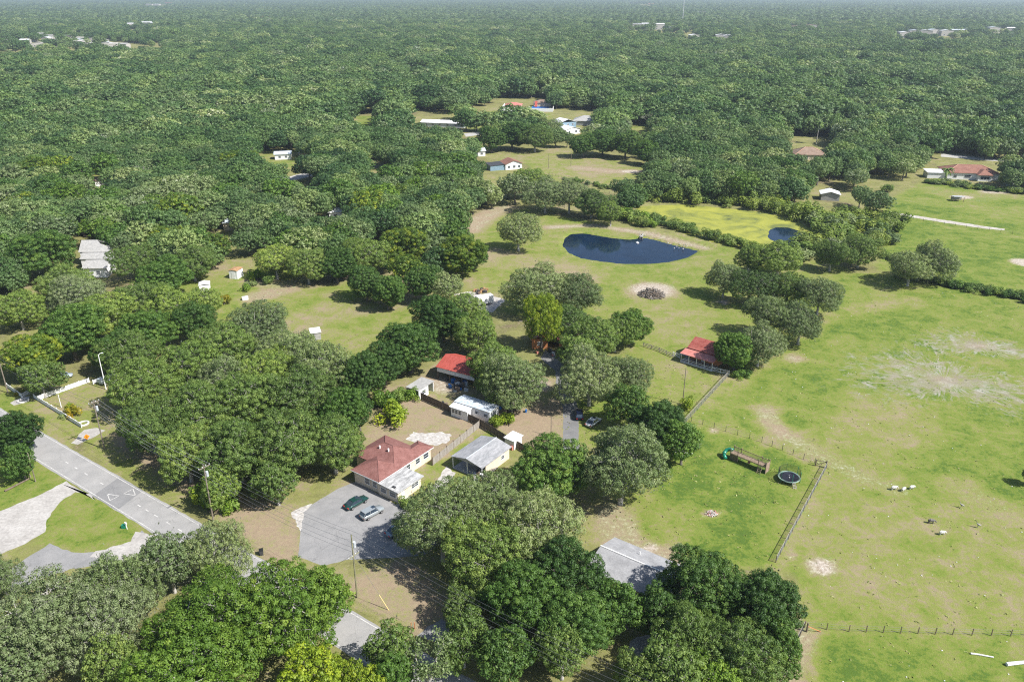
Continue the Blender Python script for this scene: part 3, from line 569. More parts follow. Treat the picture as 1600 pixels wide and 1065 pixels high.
for a in (-W_ + .3, -W_ / 2, -.3): MB().box(a - .07, a + .07, .25, .39, 0, 2.62).build('post', M['white'], c)
MB().box(-W_ + .2, -.2, .1, 5.6, 0.0, .06).build('floor_slab', M['conc'], c)
window(c, (-.4, 7.4, 1.5), 1.0, .8, 'x', 1); door(c, (-5.2, 5.6), .9, 2.0, 'y', -1)
def junk(name, label, loc, mats, n, sp, sz, seed=1, cat='clutter'):
    rg = random.Random(seed); t = MB()
    for i in range(n):
        a = rg.uniform(0, 3.14); x, y = rg.gauss(0, sp), rg.gauss(0, sp); s1, s2, s3 = [rg.uniform(.3, 1) * sz for _ in range(3)]
        t.mat(M[rg.choice(mats)]); ca, sa = math.cos(a), math.sin(a)
        P = [(x + ca * u * s1 - sa * v * s2, y + sa * u * s1 + ca * v * s2) for u, v in ((-.5,-.5),(.5,-.5),(.5,.5),(-.5,.5))]
        t.add([(p[0], p[1], 0) for p in P] + [(p[0], p[1], s3) for p in P], [(0,3,2,1),(4,5,6,7),(0,1,5,4),(1,2,6,5),(2,3,7,6),(3,0,4,7)])
    o = t.build(name); o.location = (loc[0], loc[1], .004); return tag(o, label, cat, kind='stuff')
junk('stored_clutter', 'mixed boxes and tools piled at the open front of the grey carport', (-6.73,134.00), ['white','darkmetal','fencewood','redporch','galv'], 22, .8, .8, 3)

# small white lean-to shed at the fence end
s_ = thing('leaning_shed', 'small white flat-roofed lean-to shed behind the grey carport', 'shed', (-0.41,144.91), A36)
MB().box(-1.3, 1.1, -.1, .0, 0, 2.2).box(-1.3, -1.2, 0, 2.8, 0, 2.3).box(1.0, 1.1, 0, 2.8, 0, 2.1).build('wall', M['white'], s_)
MB().slab([(-1.5,-.3,2.3),(1.3,-.3,2.15),(1.3,3.1,2.15),(-1.5,3.1,2.35)], .1).build('roof', M['whitemetal'], s_)
MB().box(-1.2, -.3, .0, .6, .004, 1.2).box(.1, .9, -.5, .0, .004, .9).build('stored_boxes', M['redporch'], s_)

# small open shed with grey roof
s_ = thing('grey_roofed_shed', 'small open shed with grey sloping roof and white side wall at the fence corner', 'shed', (-21.97,166.54), A36)
MB().slab([(-4.1,0,2.35),(0,0,2.45),(0,5.8,2.75),(-4.1,5.8,2.65)], .12).build('roof', M['shedgrey'], s_)
MB().box(-.2, -.1, .3, 3.6, 0, 2.4).box(-3.9, -.2, 5.4, 5.5, 0, 2.5).build('wall', M['white'], s_)
for a, b_ in ((-3.9, .25), (-.15, .25), (-.15, 5.5), (-2.0, .25)): MB().box(a - .06, a + .06, b_ - .06, b_ + .06, 0, 2.3).build('post', M['white'], s_)
window(s_, (-.1, 1.9, 1.4), 1.3, .9, 'x', 1)

# open barn with red metal roof
s_ = thing('red_roofed_barn', 'open barn with bright red metal roof and long white fascia panel', 'barn', (-18.51,177.75), R_(-30))
MB().box(0, 10.9, -.06, .02, 2.2, 3.5).build('front_panel', M['whitemetal'], s_)
r = MB(); gable(r, -.2, 11.2, -.35, 8.6, 3.52, 1.7, 'a', .08); rf = r.build('roof', M['redmetal'], s_)
rb = MB()
for k in range(27):
    a = -.1 + k * .425
    rb.tube([(a, -.34, 3.55), (a, 4.12, 5.25)], .025, 4); rb.tube([(a, 4.14, 5.25), (a, 8.58, 3.55)], .025, 4)
rb.build('roof_seams', M['redmetal'], rf)['kind'] = 'stuff'
for a in (.1, 3.6, 7.2, 10.8):
    for b_ in (.05, 8.2): MB().box(a - .09, a + .09, b_, b_ + .18, 0, 3.4).build('post', M['fencewood'], s_)
MB().box(0, 10.9, 8.4, 8.46, 0, 3.4).box(0, .06, 4, 8.4, 0, 3.4).build('back_wall', M['shedgrey'], s_)
junk('barn_clutter', 'farm clutter stored in the shade under the open barn', (-13.12,173.54), ['darkmetal','bluetarp','fencewood','galv'], 26, 1.7, 1.2, 8)

# mobile home
m_ = thing('mobile_home', 'white mobile home with pale coated roof behind the brown fence', 'mobile home', (-4.94,155.27), R_(-33))
MB().box(-9.6, 0, 0, 3.6, .35, 2.9).build('wall', M['white'], m_)
MB().box(-9.5, -.1, .1, 3.5, .0, .35).build('skirting', M['galv'], m_)
MB().slab([(-9.75,-.15,2.98),(.15,-.15,2.98),(.15,1.8,3.22),(-9.75,1.8,3.22)], .1).slab([(-9.75,1.8,3.22),(.15,1.8,3.22),(.15,3.75,2.98),(-9.75,3.75,2.98)], .1).build('roof', M['blueroof'], m_)
MB().box(-9.5, -4.9, -1.7, -.01, .0, 2.35).build('porch_wall', M['white'], m_)
MB().slab([(-9.8,-2.0,2.45),(-4.6,-2.0,2.45),(-4.6,-.16,2.75),(-9.8,-.16,2.75)], .08).build('porch_roof', M['whitemetal'], m_)
for a in (-8.8, -7.9, -7.0): window(m_, (a, -1.7, 1.5), .62, .85, 'y', -1)
window(m_, (-3.6, 0, 1.9), .7, .6, 'y', -1); window(m_, (-1.0, 0, 1.8), 1.0, .6, 'y', -1); window(m_, (0, 1.8, 1.8), .9, .8, 'x', 1)
door(m_, (-4.9, -.8), .8, 2.0, 'x', 1)

# cottage behind the driveway trees
c_ = thing('cottage', 'orange-walled cottage with faded red roofs half hidden behind the yellow-green tree', 'cottage', (6.56,196.03), 0)
MB().box(-1.2, 3.0, 0, 7, 0, 2.9).box(6.2, 17.5, .6, 8.2, 0, 2.9).build('wall', M['orangewood'], c_)
r = MB(); gable(r, -1.7, 3.5, -.6, 7.4, 2.95, 1.2, 'b', .1); gable(r, 5.6, 18.2, -.4, 8.8, 2.95, 1.9, 'a', .1); r.build('roof', M['redporch'], c_)
MB().slab([(3.4, 1.0, 2.6), (5.7, 1.0, 2.6), (5.7, 7.0, 2.9), (3.4, 7.0, 2.9)], .1).build('link_roof', M['darkmetal'], c_)
window(c_, (1.0, 0, 1.6), 1.2, 1.0, 'y', -1); window(c_, (9, .6, 1.6), 1.5, 1.1, 'y', -1); door(c_, (11.5, .6), .9, 2.1, 'y', -1); window(c_, (14, .6, 1.6), 1.5, 1.1, 'y', -1)

# cabin with porch
AC = R_(-40)
c_ = thing('porch_cabin', 'orange cabin with rusty red roof and open railed porch by the white gate', 'cabin', (43.93,187.89), AC)
MB().box(.5, 9.0, 3.1, 10.2, .25, 3.2).build('wall', M['orangewood'], c_)
r = MB(); gable(r, .1, 9.5, 2.7, 10.7, 3.25, 1.75, 'a', .12); r.build('roof', M['redcabin'], c_)
MB().slab([(-.3,-.3,2.55),(9.1,-.3,2.55),(9.1,3.0,3.0),(-.3,3.0,3.0)], .08).build('porch_roof', M['redporch'], c_)
MB().box(-.1, 8.9, -.05, 3.1, 0, .28).build('porch_floor', M['shedgrey'], c_)
for a in (0, 2.2, 4.4, 6.6, 8.75): MB().box(a - .06, a + .06, 0, .12, .28, 2.46).build('post', M['white'], c_)
MB().box(0, 8.75, .02, .08, .55, .62).box(0, 8.75, .02, .08, .95, 1.03).build('railing', M['white'], c_)
MB().box(-.1, 8.9, -.12, -.05, .02, .30).build('porch_skirt', M['white'], c_)
MB().add([(9.02, 3.1, 3.2), (9.02, 10.2, 3.2), (9.02, 6.7, 4.75), (8.9, 3.1, 3.2), (8.9, 10.2, 3.2), (8.9, 6.7, 4.75)], [(0,1,2),(5,4,3),(0,3,4,1),(1,4,5,2),(2,5,3,0)]).build('gable', M['orangewood'], c_)
window(c_, (9.0, 6.0, 1.9), 1.0, 1.2, 'x', 1); window(c_, (2.2, 3.1, 1.7), 1.1, 1.0, 'y', -1); door(c_, (4.6, 3.1), .9, 2.2, 'y', -1); window(c_, (7.2, 3.1, 1.7), 1.1, 1.0, 'y', -1)
MB().slab([(3.2,10.9,1.0),(5.6,10.9,1.0),(5.6,13.0,1.1),(3.2,13.0,1.1)], .08).build('back_awning', M['white'], c_)
for a, b_ in ((3.3,11),(5.5,11),(3.3,12.9),(5.5,12.9)): MB().box(a-.05,a+.05,b_-.05,b_+.05,0,.95).build('awning_post', M['white'], c_)
MB().box(-2.8, 0.0, 4.0, 8.5, 0, .12).build('side_patio', M['shedgrey'], c_)

# three lawn sheds and the low white box
def shed(name, label, loc, rot, w, d, hh, wall, roof, rise=.35, flatr=False):
    t = thing(name, label, 'shed', loc, rot)
    MB().box(-w/2, w/2, -d/2, d/2, 0, hh).build('wall', M[wall], t)
    r = MB()
    if flatr: r.slab([(-w/2-.2,-d/2-.25,hh+.1),(w/2+.2,-d/2-.25,hh+.1),(w/2+.2,d/2+.25,hh+.3),(-w/2-.2,d/2+.25,hh+.3)], .12)
    else: gable(r, -w/2-.15, w/2+.15, -d/2-.15, d/2+.15, hh+.05, rise, 'b', .08)
    r.build('roof', M[roof], t); door(t, (0, -d/2), w * .4, hh * .85, 'y', -1, wall); return t
shed('tall_lawn_shed', 'tall white shed with rust-stained roof at the back of the long lawn', (-93.01,255.18), R_(-12), 3.0, 3.8, 2.9, 'white', 'rust', .25)
shed('small_lawn_shed', 'small white gabled shed half behind trees at the left end of the lawn', (-99.14,242.52), R_(18), 3.2, 3.6, 2.2, 'white', 'whitemetal', .5)
shed('grey_lawn_shed', 'grey board shed with pale flat roof at the near edge of the long lawn', (-54.61,203.43), R_(20), 2.6, 3.0, 2.2, 'shedgrey', 'whitemetal', 0, True)
t = thing('pump_box', 'low white box with hinged lid in the planting strip of the lawn', 'box', (-83.50,233.72), R_(25))
MB().box(-.9, .9, -.5, .5, 0, .9).build('body', M['white'], t); MB().box(-.95, .95, -.55, .55, .9, 1.0).build('lid', M['white'], t)

# white cargo trailer
def wheel(parent, x, y, r, w, rim='chrome'):
    t = MB().tube([(x, y - w/2, r), (x, y + w/2, r)], r, 14).build('wheel', M['rubber'], parent)
    MB().tube([(x, y - w/2 - .012, r), (x, y + w/2 + .012, r)], r * .6, 10).build('rim', M[rim], t); return t
t = thing('cargo_trailer', 'white enclosed cargo trailer parked at the meadow edge', 'trailer', (-8.50,229.80), R_(28))
MB().box(-2.6, 2.6, -1.2, 1.2, .55, 2.75).build('box', M['white'], t)
MB().slab([(-2.65,-1.25,2.8),(2.65,-1.25,2.8),(2.65,0,2.88),(-2.65,0,2.88)], .06).slab([(-2.65,0,2.88),(2.65,0,2.88),(2.65,1.25,2.8),(-2.65,1.25,2.8)], .06).build('roof', M['whitemetal'], t)
for x in (-.1, .85):
    for y in (-1.12, 1.12): wheel(t, x, y, .36, .22)
MB().tube([(-2.6,-.7,.5),(-4.0,0,.5)], .05, 5).tube([(-2.6,.7,.5),(-4.0,0,.5)], .05, 5).build('hitch', M['darkmetal'], t)
door(t, (-2.6, 0), 1.8, 2.6, 'x', -1, 'galv')
junk('trailer_clutter', 'pile of brown brush and scrap left beside the cargo trailer', (-9.87,240.72), ['darkmetal','fencewood','rust'], 30, 1.0, .9, 14)
t = thing('flatbed_frame', 'white-framed flatbed trailer lying beside the brush by the cargo trailer', 'trailer', (-15.77,236.02), R_(30))
MB().box(-2.6, 2.6, -1.0, 1.0, .5, .58).build('deck', M['rust'], t); MB().box(-2.6, 2.6, -1.06, -1.0, .5, 1.0).box(-2.6, 2.6, 1.0, 1.06, .5, 1.0).build('side_rail', M['white'], t)
for y in (-1.1, 1.1): wheel(t, .4, y, .33, .2)

# far houses
def far_house(name, label, loc, rot, w, d, hh, wall, roof, style, rise, wins=(), chim=False, cat='house', ov=.5):
    t = thing(name, label, cat, loc, rot)
    MB().box(0, w, 0, d, 0, hh).build('wall', M[wall], t); r = MB()
    if style == 'hip':
        r0, r1 = hip_faces(-ov, w + ov, -ov, d + ov, hh + .1, rise, r)
    else: gable(r, -ov, w + ov, -ov, d + ov, hh + .1, rise, style, .15)
    rf = r.build('roof', M[roof], t)
    if style == 'hip' and roof.startswith('tile'):
        k = MB()
        for p, q in (((-ov,-ov,hh+.12), r0), ((w+ov,-ov,hh+.12), r1), ((-ov,d+ov,hh+.12), r0), ((w+ov,d+ov,hh+.12), r1), (r0, r1)): k.tube([p, q], .14, 4)
        k.build('ridge_cap', M['ridge'], rf)
    elif style in ('a', 'b'):
        m = MB(); e = .02
        if style == 'a':
            for x in (0, w): m.add([(x,0,hh),(x,d,hh),(x,d/2,hh+rise*.92),(x+.1,0,hh),(x+.1,d,hh),(x+.1,d/2,hh+rise*.92)], [(0,1,2),(5,4,3),(0,3,4,1),(1,4,5,2),(2,5,3,0)])
        else:
            for y in (-.05, d - .05): m.add([(0,y,hh),(w,y,hh),(w/2,y,hh+rise*.92),(0,y+.1,hh),(w,y+.1,hh),(w/2,y+.1,hh+rise*.92)], [(0,1,2),(5,4,3),(0,3,4,1),(1,4,5,2),(2,5,3,0)])
        m.build('gable', M[wall], t)
    for (x, z_, ww, wh) in wins: window(t, (x, 0, z_), ww, wh, 'y', -1)
    return t
h = far_house('white_gabled_house', 'white house with three stepped grey gable roofs at the left behind trees', (-143.73,254.52), R_(2), 7.2, 7.5, 3.4, 'white', 'shedgrey', 'a', 1.6, [(4.6, 1.8, 1.3, 1.2)])
MB().box(-4.2, 5.0, 7.6, 13.0, 0, 4.2).build('rear_wall', M['white'], h)
MB().slab([(-4.5,7.3,4.3),(5.4,7.3,4.3),(4.6,10.3,5.6),(-4.5,10.3,5.6)], .15).slab([(-4.5,10.3,5.6),(4.6,10.3,5.6),(5.4,13.4,4.3),(-4.5,13.4,4.3)], .15).build('middle_roof', M['shedgrey'], h)
MB().box(-7, 2.2, 13.4, 21, 0, 4.8).build('far_wall', M['white'], h)
MB().slab([(-7.4,13.2,5.0),(2.8,13.2,5.0),(-2,17.2,8.2),(-7.4,17.2,8.2)], .15).slab([(-2,17.2,8.2),(2.8,13.2,5.0),(2.8,21.4,5.0),(-2,17.2,8.2),(-7.4,17.2,8.2),(-7.4,21.4,5.0)][1:] , .15).build('far_roof', M['shedgrey'], h)
h = far_house('white_front_house', 'small house with brown tiled roof and white front at the far paddock', (-3.47,432.21), R_(20), 9.5, 9, 3.0, 'white', 'tile', 'b', 1.9, [(2.0,1.6,1.4,1.2),(5.0,1.6,1.4,1.2),(7.8,1.6,1.2,1.2)])
MB().box(-8.5, -.5, .5, 8.0, 0, 2.7).build('side_wall', M['bluewall'], h); MB().slab([(-8.8,.2,2.8),(-.5,.2,3.1),(-.5,8.4,3.4),(-8.8,8.4,3.1)], .12).build('side_roof', M['darkmetal'], h)
h = far_house('long_metal_roofed_house', 'long low house with pale metal roof among the distant trees', (-65.25,585.35), R_(-14), 32, 9, 3.0, 'galv', 'whitemetal', 'a', 1.5, [(4,1.7,1.6,1.2),(9,1.7,1.6,1.2),(14,1.7,1.6,1.2),(20,1.7,1.6,1.2),(26,1.7,1.6,1.2)])
h = far_house('white_two_part_house', 'tall white house with pale metal gables and blue side in the distance', (36.34,548.82), R_(32), 12, 10, 3.2, 'white', 'whitemetal', 'b', 1.6, [(3,1.7,1.4,1.3),(8.5,1.7,1.4,1.3)])
MB().box(2, 16, 10.2, 20, 0, 6.2).build('tall_wall', M['bluewall'], h); r = MB(); gable(r, 1.5, 16.5, 9.9, 20.4, 6.3, 2.2, 'b', .15); r.build('tall_roof', M['whitemetal'], h)
for x in (5, 9, 13): window(h, (x, 10.2, 4.8), 1.2, 1.2, 'y', -1)
far_house('grey_roofed_wing', 'low building with wide grey hip roof just behind the white two-part house', (44.07,591.38), R_(-12), 26, 14, 3.2, 'shedgrey', 'shedgrey', 'hip', 3.0, cat='building')
h = far_house('brown_roofed_house', 'house with brown hip roof and pale ridges among dense trees', (162.63,461.06), R_(-6), 17, 13, 3.0, 'cream', 'tilebrown', 'hip', 3.3, [(6,1.6,2.0,1.3),(12,1.6,2.0,1.3)])
k = MB()
for p, q in (((-.5,-.5,3.12),(6.5,6.5,6.4)),((17.5,-.5,3.12),(10.5,6.5,6.4)),((6.5,6.5,6.4),(10.5,6.5,6.4))): k.tube([p, q], .13, 4)
k.build('ridge_cap', M['ridge'], h)
h = far_house('red_roofed_bungalow', 'white bungalow with wide red tiled hip roof behind the far pasture hedge', (223.75,409.57), R_(-9), 25, 14, 3.4, 'white', 'tile', 'hip', 3.0, [(10,1.7,3.0,1.5),(4,1.7,1.6,1.3)])
MB().box(14, 20.5, -3.2, -.02, 0, 3.1).build('bay_wall', M['white'], h); r = MB(); hip_faces(13.5, 21, -3.8, 6, 3.25, 2.2, r); r.build('bay_roof', M['tile'], h); window(h, (17.2, -3.2, 1.7), 4.2, 1.5, 'y', -1, n=3)
MB().box(-9, -.5, 1, 8, 0, 3.0).build('garage_wall', M['white'], h); MB().slab([(-9.4,.6,3.1),(-.5,.6,3.1),(-.5,8.4,3.5),(-9.4,8.4,3.5)], .2).build('garage_roof', M['whitemetal'], h)
far_house('grey_gabled_outbuilding', 'small grey outbuilding with pale metal gable roof near the marsh shrubs', (142.87,363.93), R_(-14), 8, 7, 2.9, 'shedgrey', 'whitemetal', 'b', 1.3, cat='outbuilding')
t = thing('field_shelter', 'open livestock shelter with pale metal roof on bare sand in the far pasture', 'shelter', (202.97,361.46), R_(-8))
MB().slab([(0,0,2.3),(4.6,0,2.3),(4.6,3.4,2.0),(0,3.4,2.0)], .1).build('roof', M['galv'], t)
for x in (.1, 2.3, 4.5):
    for y in (.1, 3.3): MB().box(x-.08, x+.08, y-.08, y+.08, 0, 2.0).build('post', M['fencewood'], t)
MB().box(.2, 4.4, 3.2, 3.28, .3, 1.6).build('back_board', M['shedgrey'], t)
t = thing('blue_playhouse', 'small blue playhouse by the bungalow hedge', 'playhouse', (243.06,386.22), R_(-10)); MB().box(-1.6,1.6,-1.2,1.2,0,2.4).build('wall', M['bluewall'], t); r = MB(); gable(r, -1.8,1.8,-1.5,1.5,2.4,.8,'a',.1); r.build('roof', M['whitemetal'], t); door(t, (0,-1.2), .8, 1.9, 'y', -1)
t = thing('red_swing_frame', 'red metal swing frame by the bungalow hedge', 'swing set', (237.88,390.41), R_(-8))
MB().tube([(-2.2,0,2.2),(2.2,0,2.2)], .08, 6).build('top_bar', M['redcabin'], t)
for x in (-2.2, 2.2):
    for y in (-1.1, 1.1): MB().tube([(x,0,2.2),(x,y,0)], .07, 6).build('leg', M['redcabin'], t)
for x in (-1.0, 1.0):
    s2 = MB().box(x-.25,x+.25,-.12,.12,.5,.56).build('seat', M['white'], t); MB().tube([(x-.22,0,.56),(x-.22,0,2.2)], .02, 4).tube([(x+.22,0,.56),(x+.22,0,2.2)], .02, 4).build('chain', M['wire'], s2)
# walled swimming pool yard
t = thing('pool_yard', 'white-walled yard with blue swimming pool and red slide in the distance', 'pool', (-8.83,666.28), R_(-5))
MB().box(0, 42, 0, .3, 0, 2.6).box(0, .3, .3, 30, 0, 2.6).box(41.7, 42, .3, 30, 0, 2.6).build('wall', M['whitemetal'], t)
MB().box(22, 38, 8, 24, .9, 1.0).build('water', M['bluetarp'], t); MB().box(20, 40, 6, 26, 0, .9).build('pool_deck', M['conc_pale'], t)
sl = MB(); sl.slab([(26,26,5),(28,26,5),(28,20,1.4),(26,20,1.4)], .3); sl.build('slide', M['redmetal'], t)
r = MB(); hip_faces(2, 16, 10, 22, 3.4, 1.8, r); r.build('pool_house_roof', M['redporch'], t); MB().box(2.6,15.4,10.6,21.4,0,3.3).build('pool_house', M['cream'], t)
r = MB(); hip_faces(24, 40, 26.5, 38, 3.6, 2.0, r); r.build('cabana_roof', M['tilebrown'], t); MB().box(24.6,39.4,27,37.4,0,3.5).build('cabana', M['cream'], t)

# little roofs that show between the crowns of the left wood
for i, (p, w_, d_, r_, rf_, lab) in enumerate((
  ((-206.02,391.82), 9, 8, 20, 'tilebrown', 'half-hidden cream house with brown roof beside the bare sandy clearing'),
  ((-95.21,332.98), 8, 6, -20, 'whitemetal', 'half-hidden small building with white roof, left of the tall palm'),
  ((-77.32,329.83), 9, 6, 10, 'whitemetal', 'half-hidden building with white roof and blue tarp, below the tall palm'),
  ((-132.28,320.70), 10, 7, 12, 'whitemetal', 'half-hidden white-roofed house in the middle of the left wood'),
  ((-136.14,461.06), 9, 7, 12, 'blueroof', 'half-hidden pale roof beside the bright far lawn'),
  ((-123.10,464.92), 9, 7, -8, 'shedgrey', 'half-hidden grey roof at the bright far lawn'),
  ((-22.51,470.82), 7, 9, 12, 'blueroof', 'half-hidden blue-grey roof left of the tile-roofed house'),
  ((165.14,651.36), 18, 12, -18, 'whitemetal', 'long white roof deep in the distant wood on the right'),
  ((-112.40,927.31), 22, 14, -14, 'shedgrey', 'pale grey roof far off in the left-hand woodland'),
  ((-92.63,886.21), 18, 12, -4, 'whitemetal', 'pale roof edge right of the far grey roof in the woodland'),
  ((-218.95,341.64), 8, 6, 10, 'blueroof', 'pale blue roof peeping out at the left edge'),
  ((-116.48,312.96), 9, 7, 10, 'blueroof', 'pale blue roof behind the grey trees right of the white-roofed house'))):
    far_house('hidden_house', lab, p, R_(r_), w_, d_, 3.0 if i not in (7, 8, 9) else 5, 'cream' if i % 2 else 'white', rf_, 'a', 1.2, [(w_ * .3, 1.6, 1.3, 1.1), (w_ * .7, 1.6, 1.3, 1.1)])
# distant town buildings (x, y, width, depth, height)
rg = random.Random(4)
def town(pts, sizes, labf, grp, roofs, hh=(6, 9)):
    for i, p in enumerate(pts):
        w_, d_ = sizes[i % len(sizes)]
        far_house('town_building', labf, p, R_(rg.uniform(-15, 15)), w_, d_, rg.uniform(*hh), 'conc_pale', roofs[i % len(roofs)], rg.choice('ab'), 1.6, [(w_ * .25, 3, w_ * .12, 1.8), (w_ * .7, 3, w_ * .12, 1.8)], cat='building')['group'] = grp
town([(316.79,2249.09), (348.18,2289.94), (367.63,2209.64)], [(26,20),(34,24),(26,22)], 'white warehouse in the row left of the distant mast', 'warehouses left of the mast', ['whitemetal'], (12, 14))
town([(385.76,2099.06), (420.01,2171.53), (480.24,2332.29)], [(14,12)], 'small white building at the foot of the distant mast', 'buildings at the foot of the mast', ['whitemetal','conc_pale'], (9, 11))
town([(365.76,1747.64), (412.73,1723.50), (422.60,1700.01)], [(22,12)], 'low white building right of and below the distant mast', 'low white buildings below the mast', ['whitemetal'], (8, 10))
town([(818.41,1797.96), (863.02,1851.20), (898.31,1878.99), (934.66,1907.62), (946.33,1878.99), (983.39,1907.62), (1003.46,1907.62), (1135.79,2031.19), (1158.56,1998.85)], [(26,14)], 'white building in the clearing far off at upper right', 'white buildings at the upper right clearing', ['whitemetal','blueroof'], (11, 13))
town([(713.03,2171.53), (775.13,2249.09)], [(30,22)], 'large tan roof far off at upper right', 'tan roofs at upper right', ['tilebrown'], (9, 11))
town([PX(60+q*13, 62 + (q % 3) * 5) for q in ()] + [(-972.91,1654.85), (-942.65,1571.22), (-1003.74,1797.96), (-892.36,1611.97), (-838.93,1532.43), (-916.90,1700.01), (-871.78,1633.14), (-818.71,1551.59), (-828.38,1591.34), (-848.18,1654.85), (-796.80,1571.22), (-812.68,1633.14), (-706.52,1460.20), (-685.39,1443.16), (-682.23,1460.20), (-888.69,1532.43), (-942.98,1654.85), (-837.58,1477.62), (-947.47,1723.50), (-804.50,1495.46), (-924.92,1747.64), (-772.86,1495.46), (-743.77,1477.62), (-761.32,1551.59), (-889.40,1747.64), (-1039.39,1747.64)], [(16,11),(14,10),(20,12)], 'small pale building of the distant town at upper left', 'pale buildings of the upper left town', ['galv','conc_pale','shedgrey','whitemetal'], (7, 10))
town([(-1047.81,2332.29), (-965.36,2171.53), (-1047.48,2421.76), (-1002.40,2332.29)], [(30,16)], 'white building on the distant left rise', 'white buildings on the left rise', ['whitemetal'], (10, 12))
town([(-1486.55,3066.26), (-858.07,2859.23), (-2497.94,5889.96), (-2445.53,5889.96), (-2740.84,6826.51), (-3122.56,6483.10), (888.73,6483.10), (1023.24,6483.10), (1921.45,5632.10), (768.46,3583.85)], [(50,26),(44,26)], 'long pale building close to the horizon', 'pale buildings near the horizon', ['whitemetal','redporch','conc_pale'], (12, 16))
# mast
t = thing('lattice_mast', 'tall slim pale mast standing above the distant warehouses', 'mast', (521.42,2622.64), 0)
m = MB()
for a in range(3): m.tube([(1.3 * math.cos(a * 2.094), 1.3 * math.sin(a * 2.094), 0), (.8 * math.cos(a * 2.094), .8 * math.sin(a * 2.094), 84)], .28, 4)
m.build('leg', M['whitemetal'], t)
m = MB()
for k in range(28):
    for a in range(3):
        r0 = 1.3 - .5 * k / 28; z0, z1 = 3 * k, 3 * k + 3
        m.tube([(r0 * math.cos(a * 2.094), r0 * math.sin(a * 2.094), z0), (r0 * math.cos((a + 1) * 2.094), r0 * math.sin((a + 1) * 2.094), z1)], .14, 3)
m.build('bracing', M['whitemetal'], t)
# ------------------------------------------------------------------ cars
def make_car(name, label, loc, rot, paint, L=4.7, Wd=1.82, H=1.45, kind='sedan', roofmat=None, rack=False):
    t = thing(name, label, 'car', loc, rot); pm = roofmat or paint; hl = L / 2
    # side outline stations: x, lower z, belt z (body)
    st = [(-hl, .42, .62, .80), (-hl + .18, .30, .84, .93), (-hl * .62, .24, .92, .98), (-hl * .2, .22, .93, 1.0), (hl * .25, .22, .92, 1.0), (hl * .55, .24, .86, .97), (hl - .22, .28, .72, .90), (hl, .40, .58, .74)]
    if kind == 'suv': st = [(x, a, b + .14, c) for x, a, b, c in st]; st[0] = (-hl, .42, .98, .90); st[1] = (-hl + .12, .32, 1.06, .96)
    mb = MB(); n = 10
    for x, z0, z1, wf in st:
        w = Wd / 2 * wf; zm = (z0 + z1) / 2
        ring = [(-w*.82, z0), (w*.82, z0), (w*.97, z0 + .1), (w, zm), (w*.97, z1 - .08), (w*.86, z1), (0, z1 + .03), (-w*.86, z1), (-w*.97, z1 - .08), (-w, zm)]
        mb.v += [(x, y, z) for y, z in ring]
    for i in range(len(st) - 1):
        for j in range(n): a = i * n + j; b = i * n + (j + 1) % n; mb.f.append((a, b, b + n, a + n)); mb.m.append(0)
    mb.f.append(tuple(range(n))[::-1]); mb.f.append(tuple(range(len(mb.v) - n, len(mb.v)))); mb.m += [0, 0]
    mb.build('body', paint, t, True)
    if kind == 'suv': cab = [(-hl + .06, .0), (-hl + .42, 1), (hl * .10, 1), (hl * .42, 0)]; zb, zt = 1.05, H + .18
    else: cab = [(-hl + .55, 0), (-hl * .42, 1), (hl * .12, 1), (hl * .48, 0)]; zb, zt = .90, H
    g = MB(); wb, wt = Wd / 2 * .90, Wd / 2 * .72
    xs = [c_[0] for c_ in cab]
    v = [(xs[0], -wb, zb), (xs[3], -wb, zb), (xs[3], wb, zb), (xs[0], wb, zb), (xs[1], -wt, zt - .03), (xs[2], -wt, zt - .03), (xs[2], wt, zt - .03), (xs[1], wt, zt - .03)]
    g.add(v, [(0,3,2,1),(4,5,6,7),(0,1,5,4),(1,2,6,5),(2,3,7,6),(3,0,4,7)]); g.build('windows', M['glass'], t)
    r = MB(); r.box(xs[1] - .05, xs[2] + .05, -wt - .02, wt + .02, zt - .04, zt + .03)
    for sx in (-1, 1):
        for (b0, t0) in ((0, 1), (3, 2)): r.tube([(xs[b0], sx * wb, zb), (xs[t0], sx * wt, zt)], .045, 4)
        xm = (xs[1] + xs[2]) / 2; r.tube([(xm, sx * wb * 1.0, zb), (xm, sx * wt, zt)], .045, 4)
    r.build('roof', pm, t)
    if kind != 'suv' or rack: MB().box(-.1, .65, -.38, .38, zt + .031, zt + .04).build('sunroof', M['glass'], t)
    for x in (-hl * .62, hl * .63):
        for y in (-Wd / 2 + .10, Wd / 2 - .10): wheel(t, x, y, .33, .22)
    for y in (-.62, .62):
        MB().box(hl - .12, hl - .01, y - .2, y + .2, .56, .70).build('headlight', M['chrome'], t)
        MB().box(-hl - .01, -hl + .12, y - .2, y + .2, .62, .78).build('tail_light', M['redcrown'], t)
    for s in (-1, 1): MB().box(hl * .36, hl * .42, s * Wd * .5 if s > 0 else s * Wd * .5 - .16, s * Wd * .5 + .16 if s > 0 else s * Wd * .5, .92, 1.06).build('mirror', paint, t)
    return t
def paintm(n, c, metal=.3): return plain(n, c, .28, metal, .5, .6)
A48 = R_(49)
make_car('parked_car', 'dark green sedan parked in front of the red-roofed house', (-29.21,124.72), A48, paintm('green_car_paint', (.015,.07,.06)), 4.9)
make_car('parked_car', 'silver estate SUV parked beside the dark green sedan', (-25.69,121.52), A48 + R_(-3), paintm('silver_car_paint', (.42,.46,.47), .4), 4.75, kind='suv', rack=True)
make_car('parked_car', 'white car parked on dry grass by the driveway', (18.12,155.27), R_(52), paintm('white_car_paint', (.78,.78,.77), 0), 4.6)
make_car('parked_car', 'dark blue car in tree shade on the driveway', (15.25,158.78), R_(88), paintm('navy_car_paint', (.01,.015,.04)), 4.8, kind='suv')
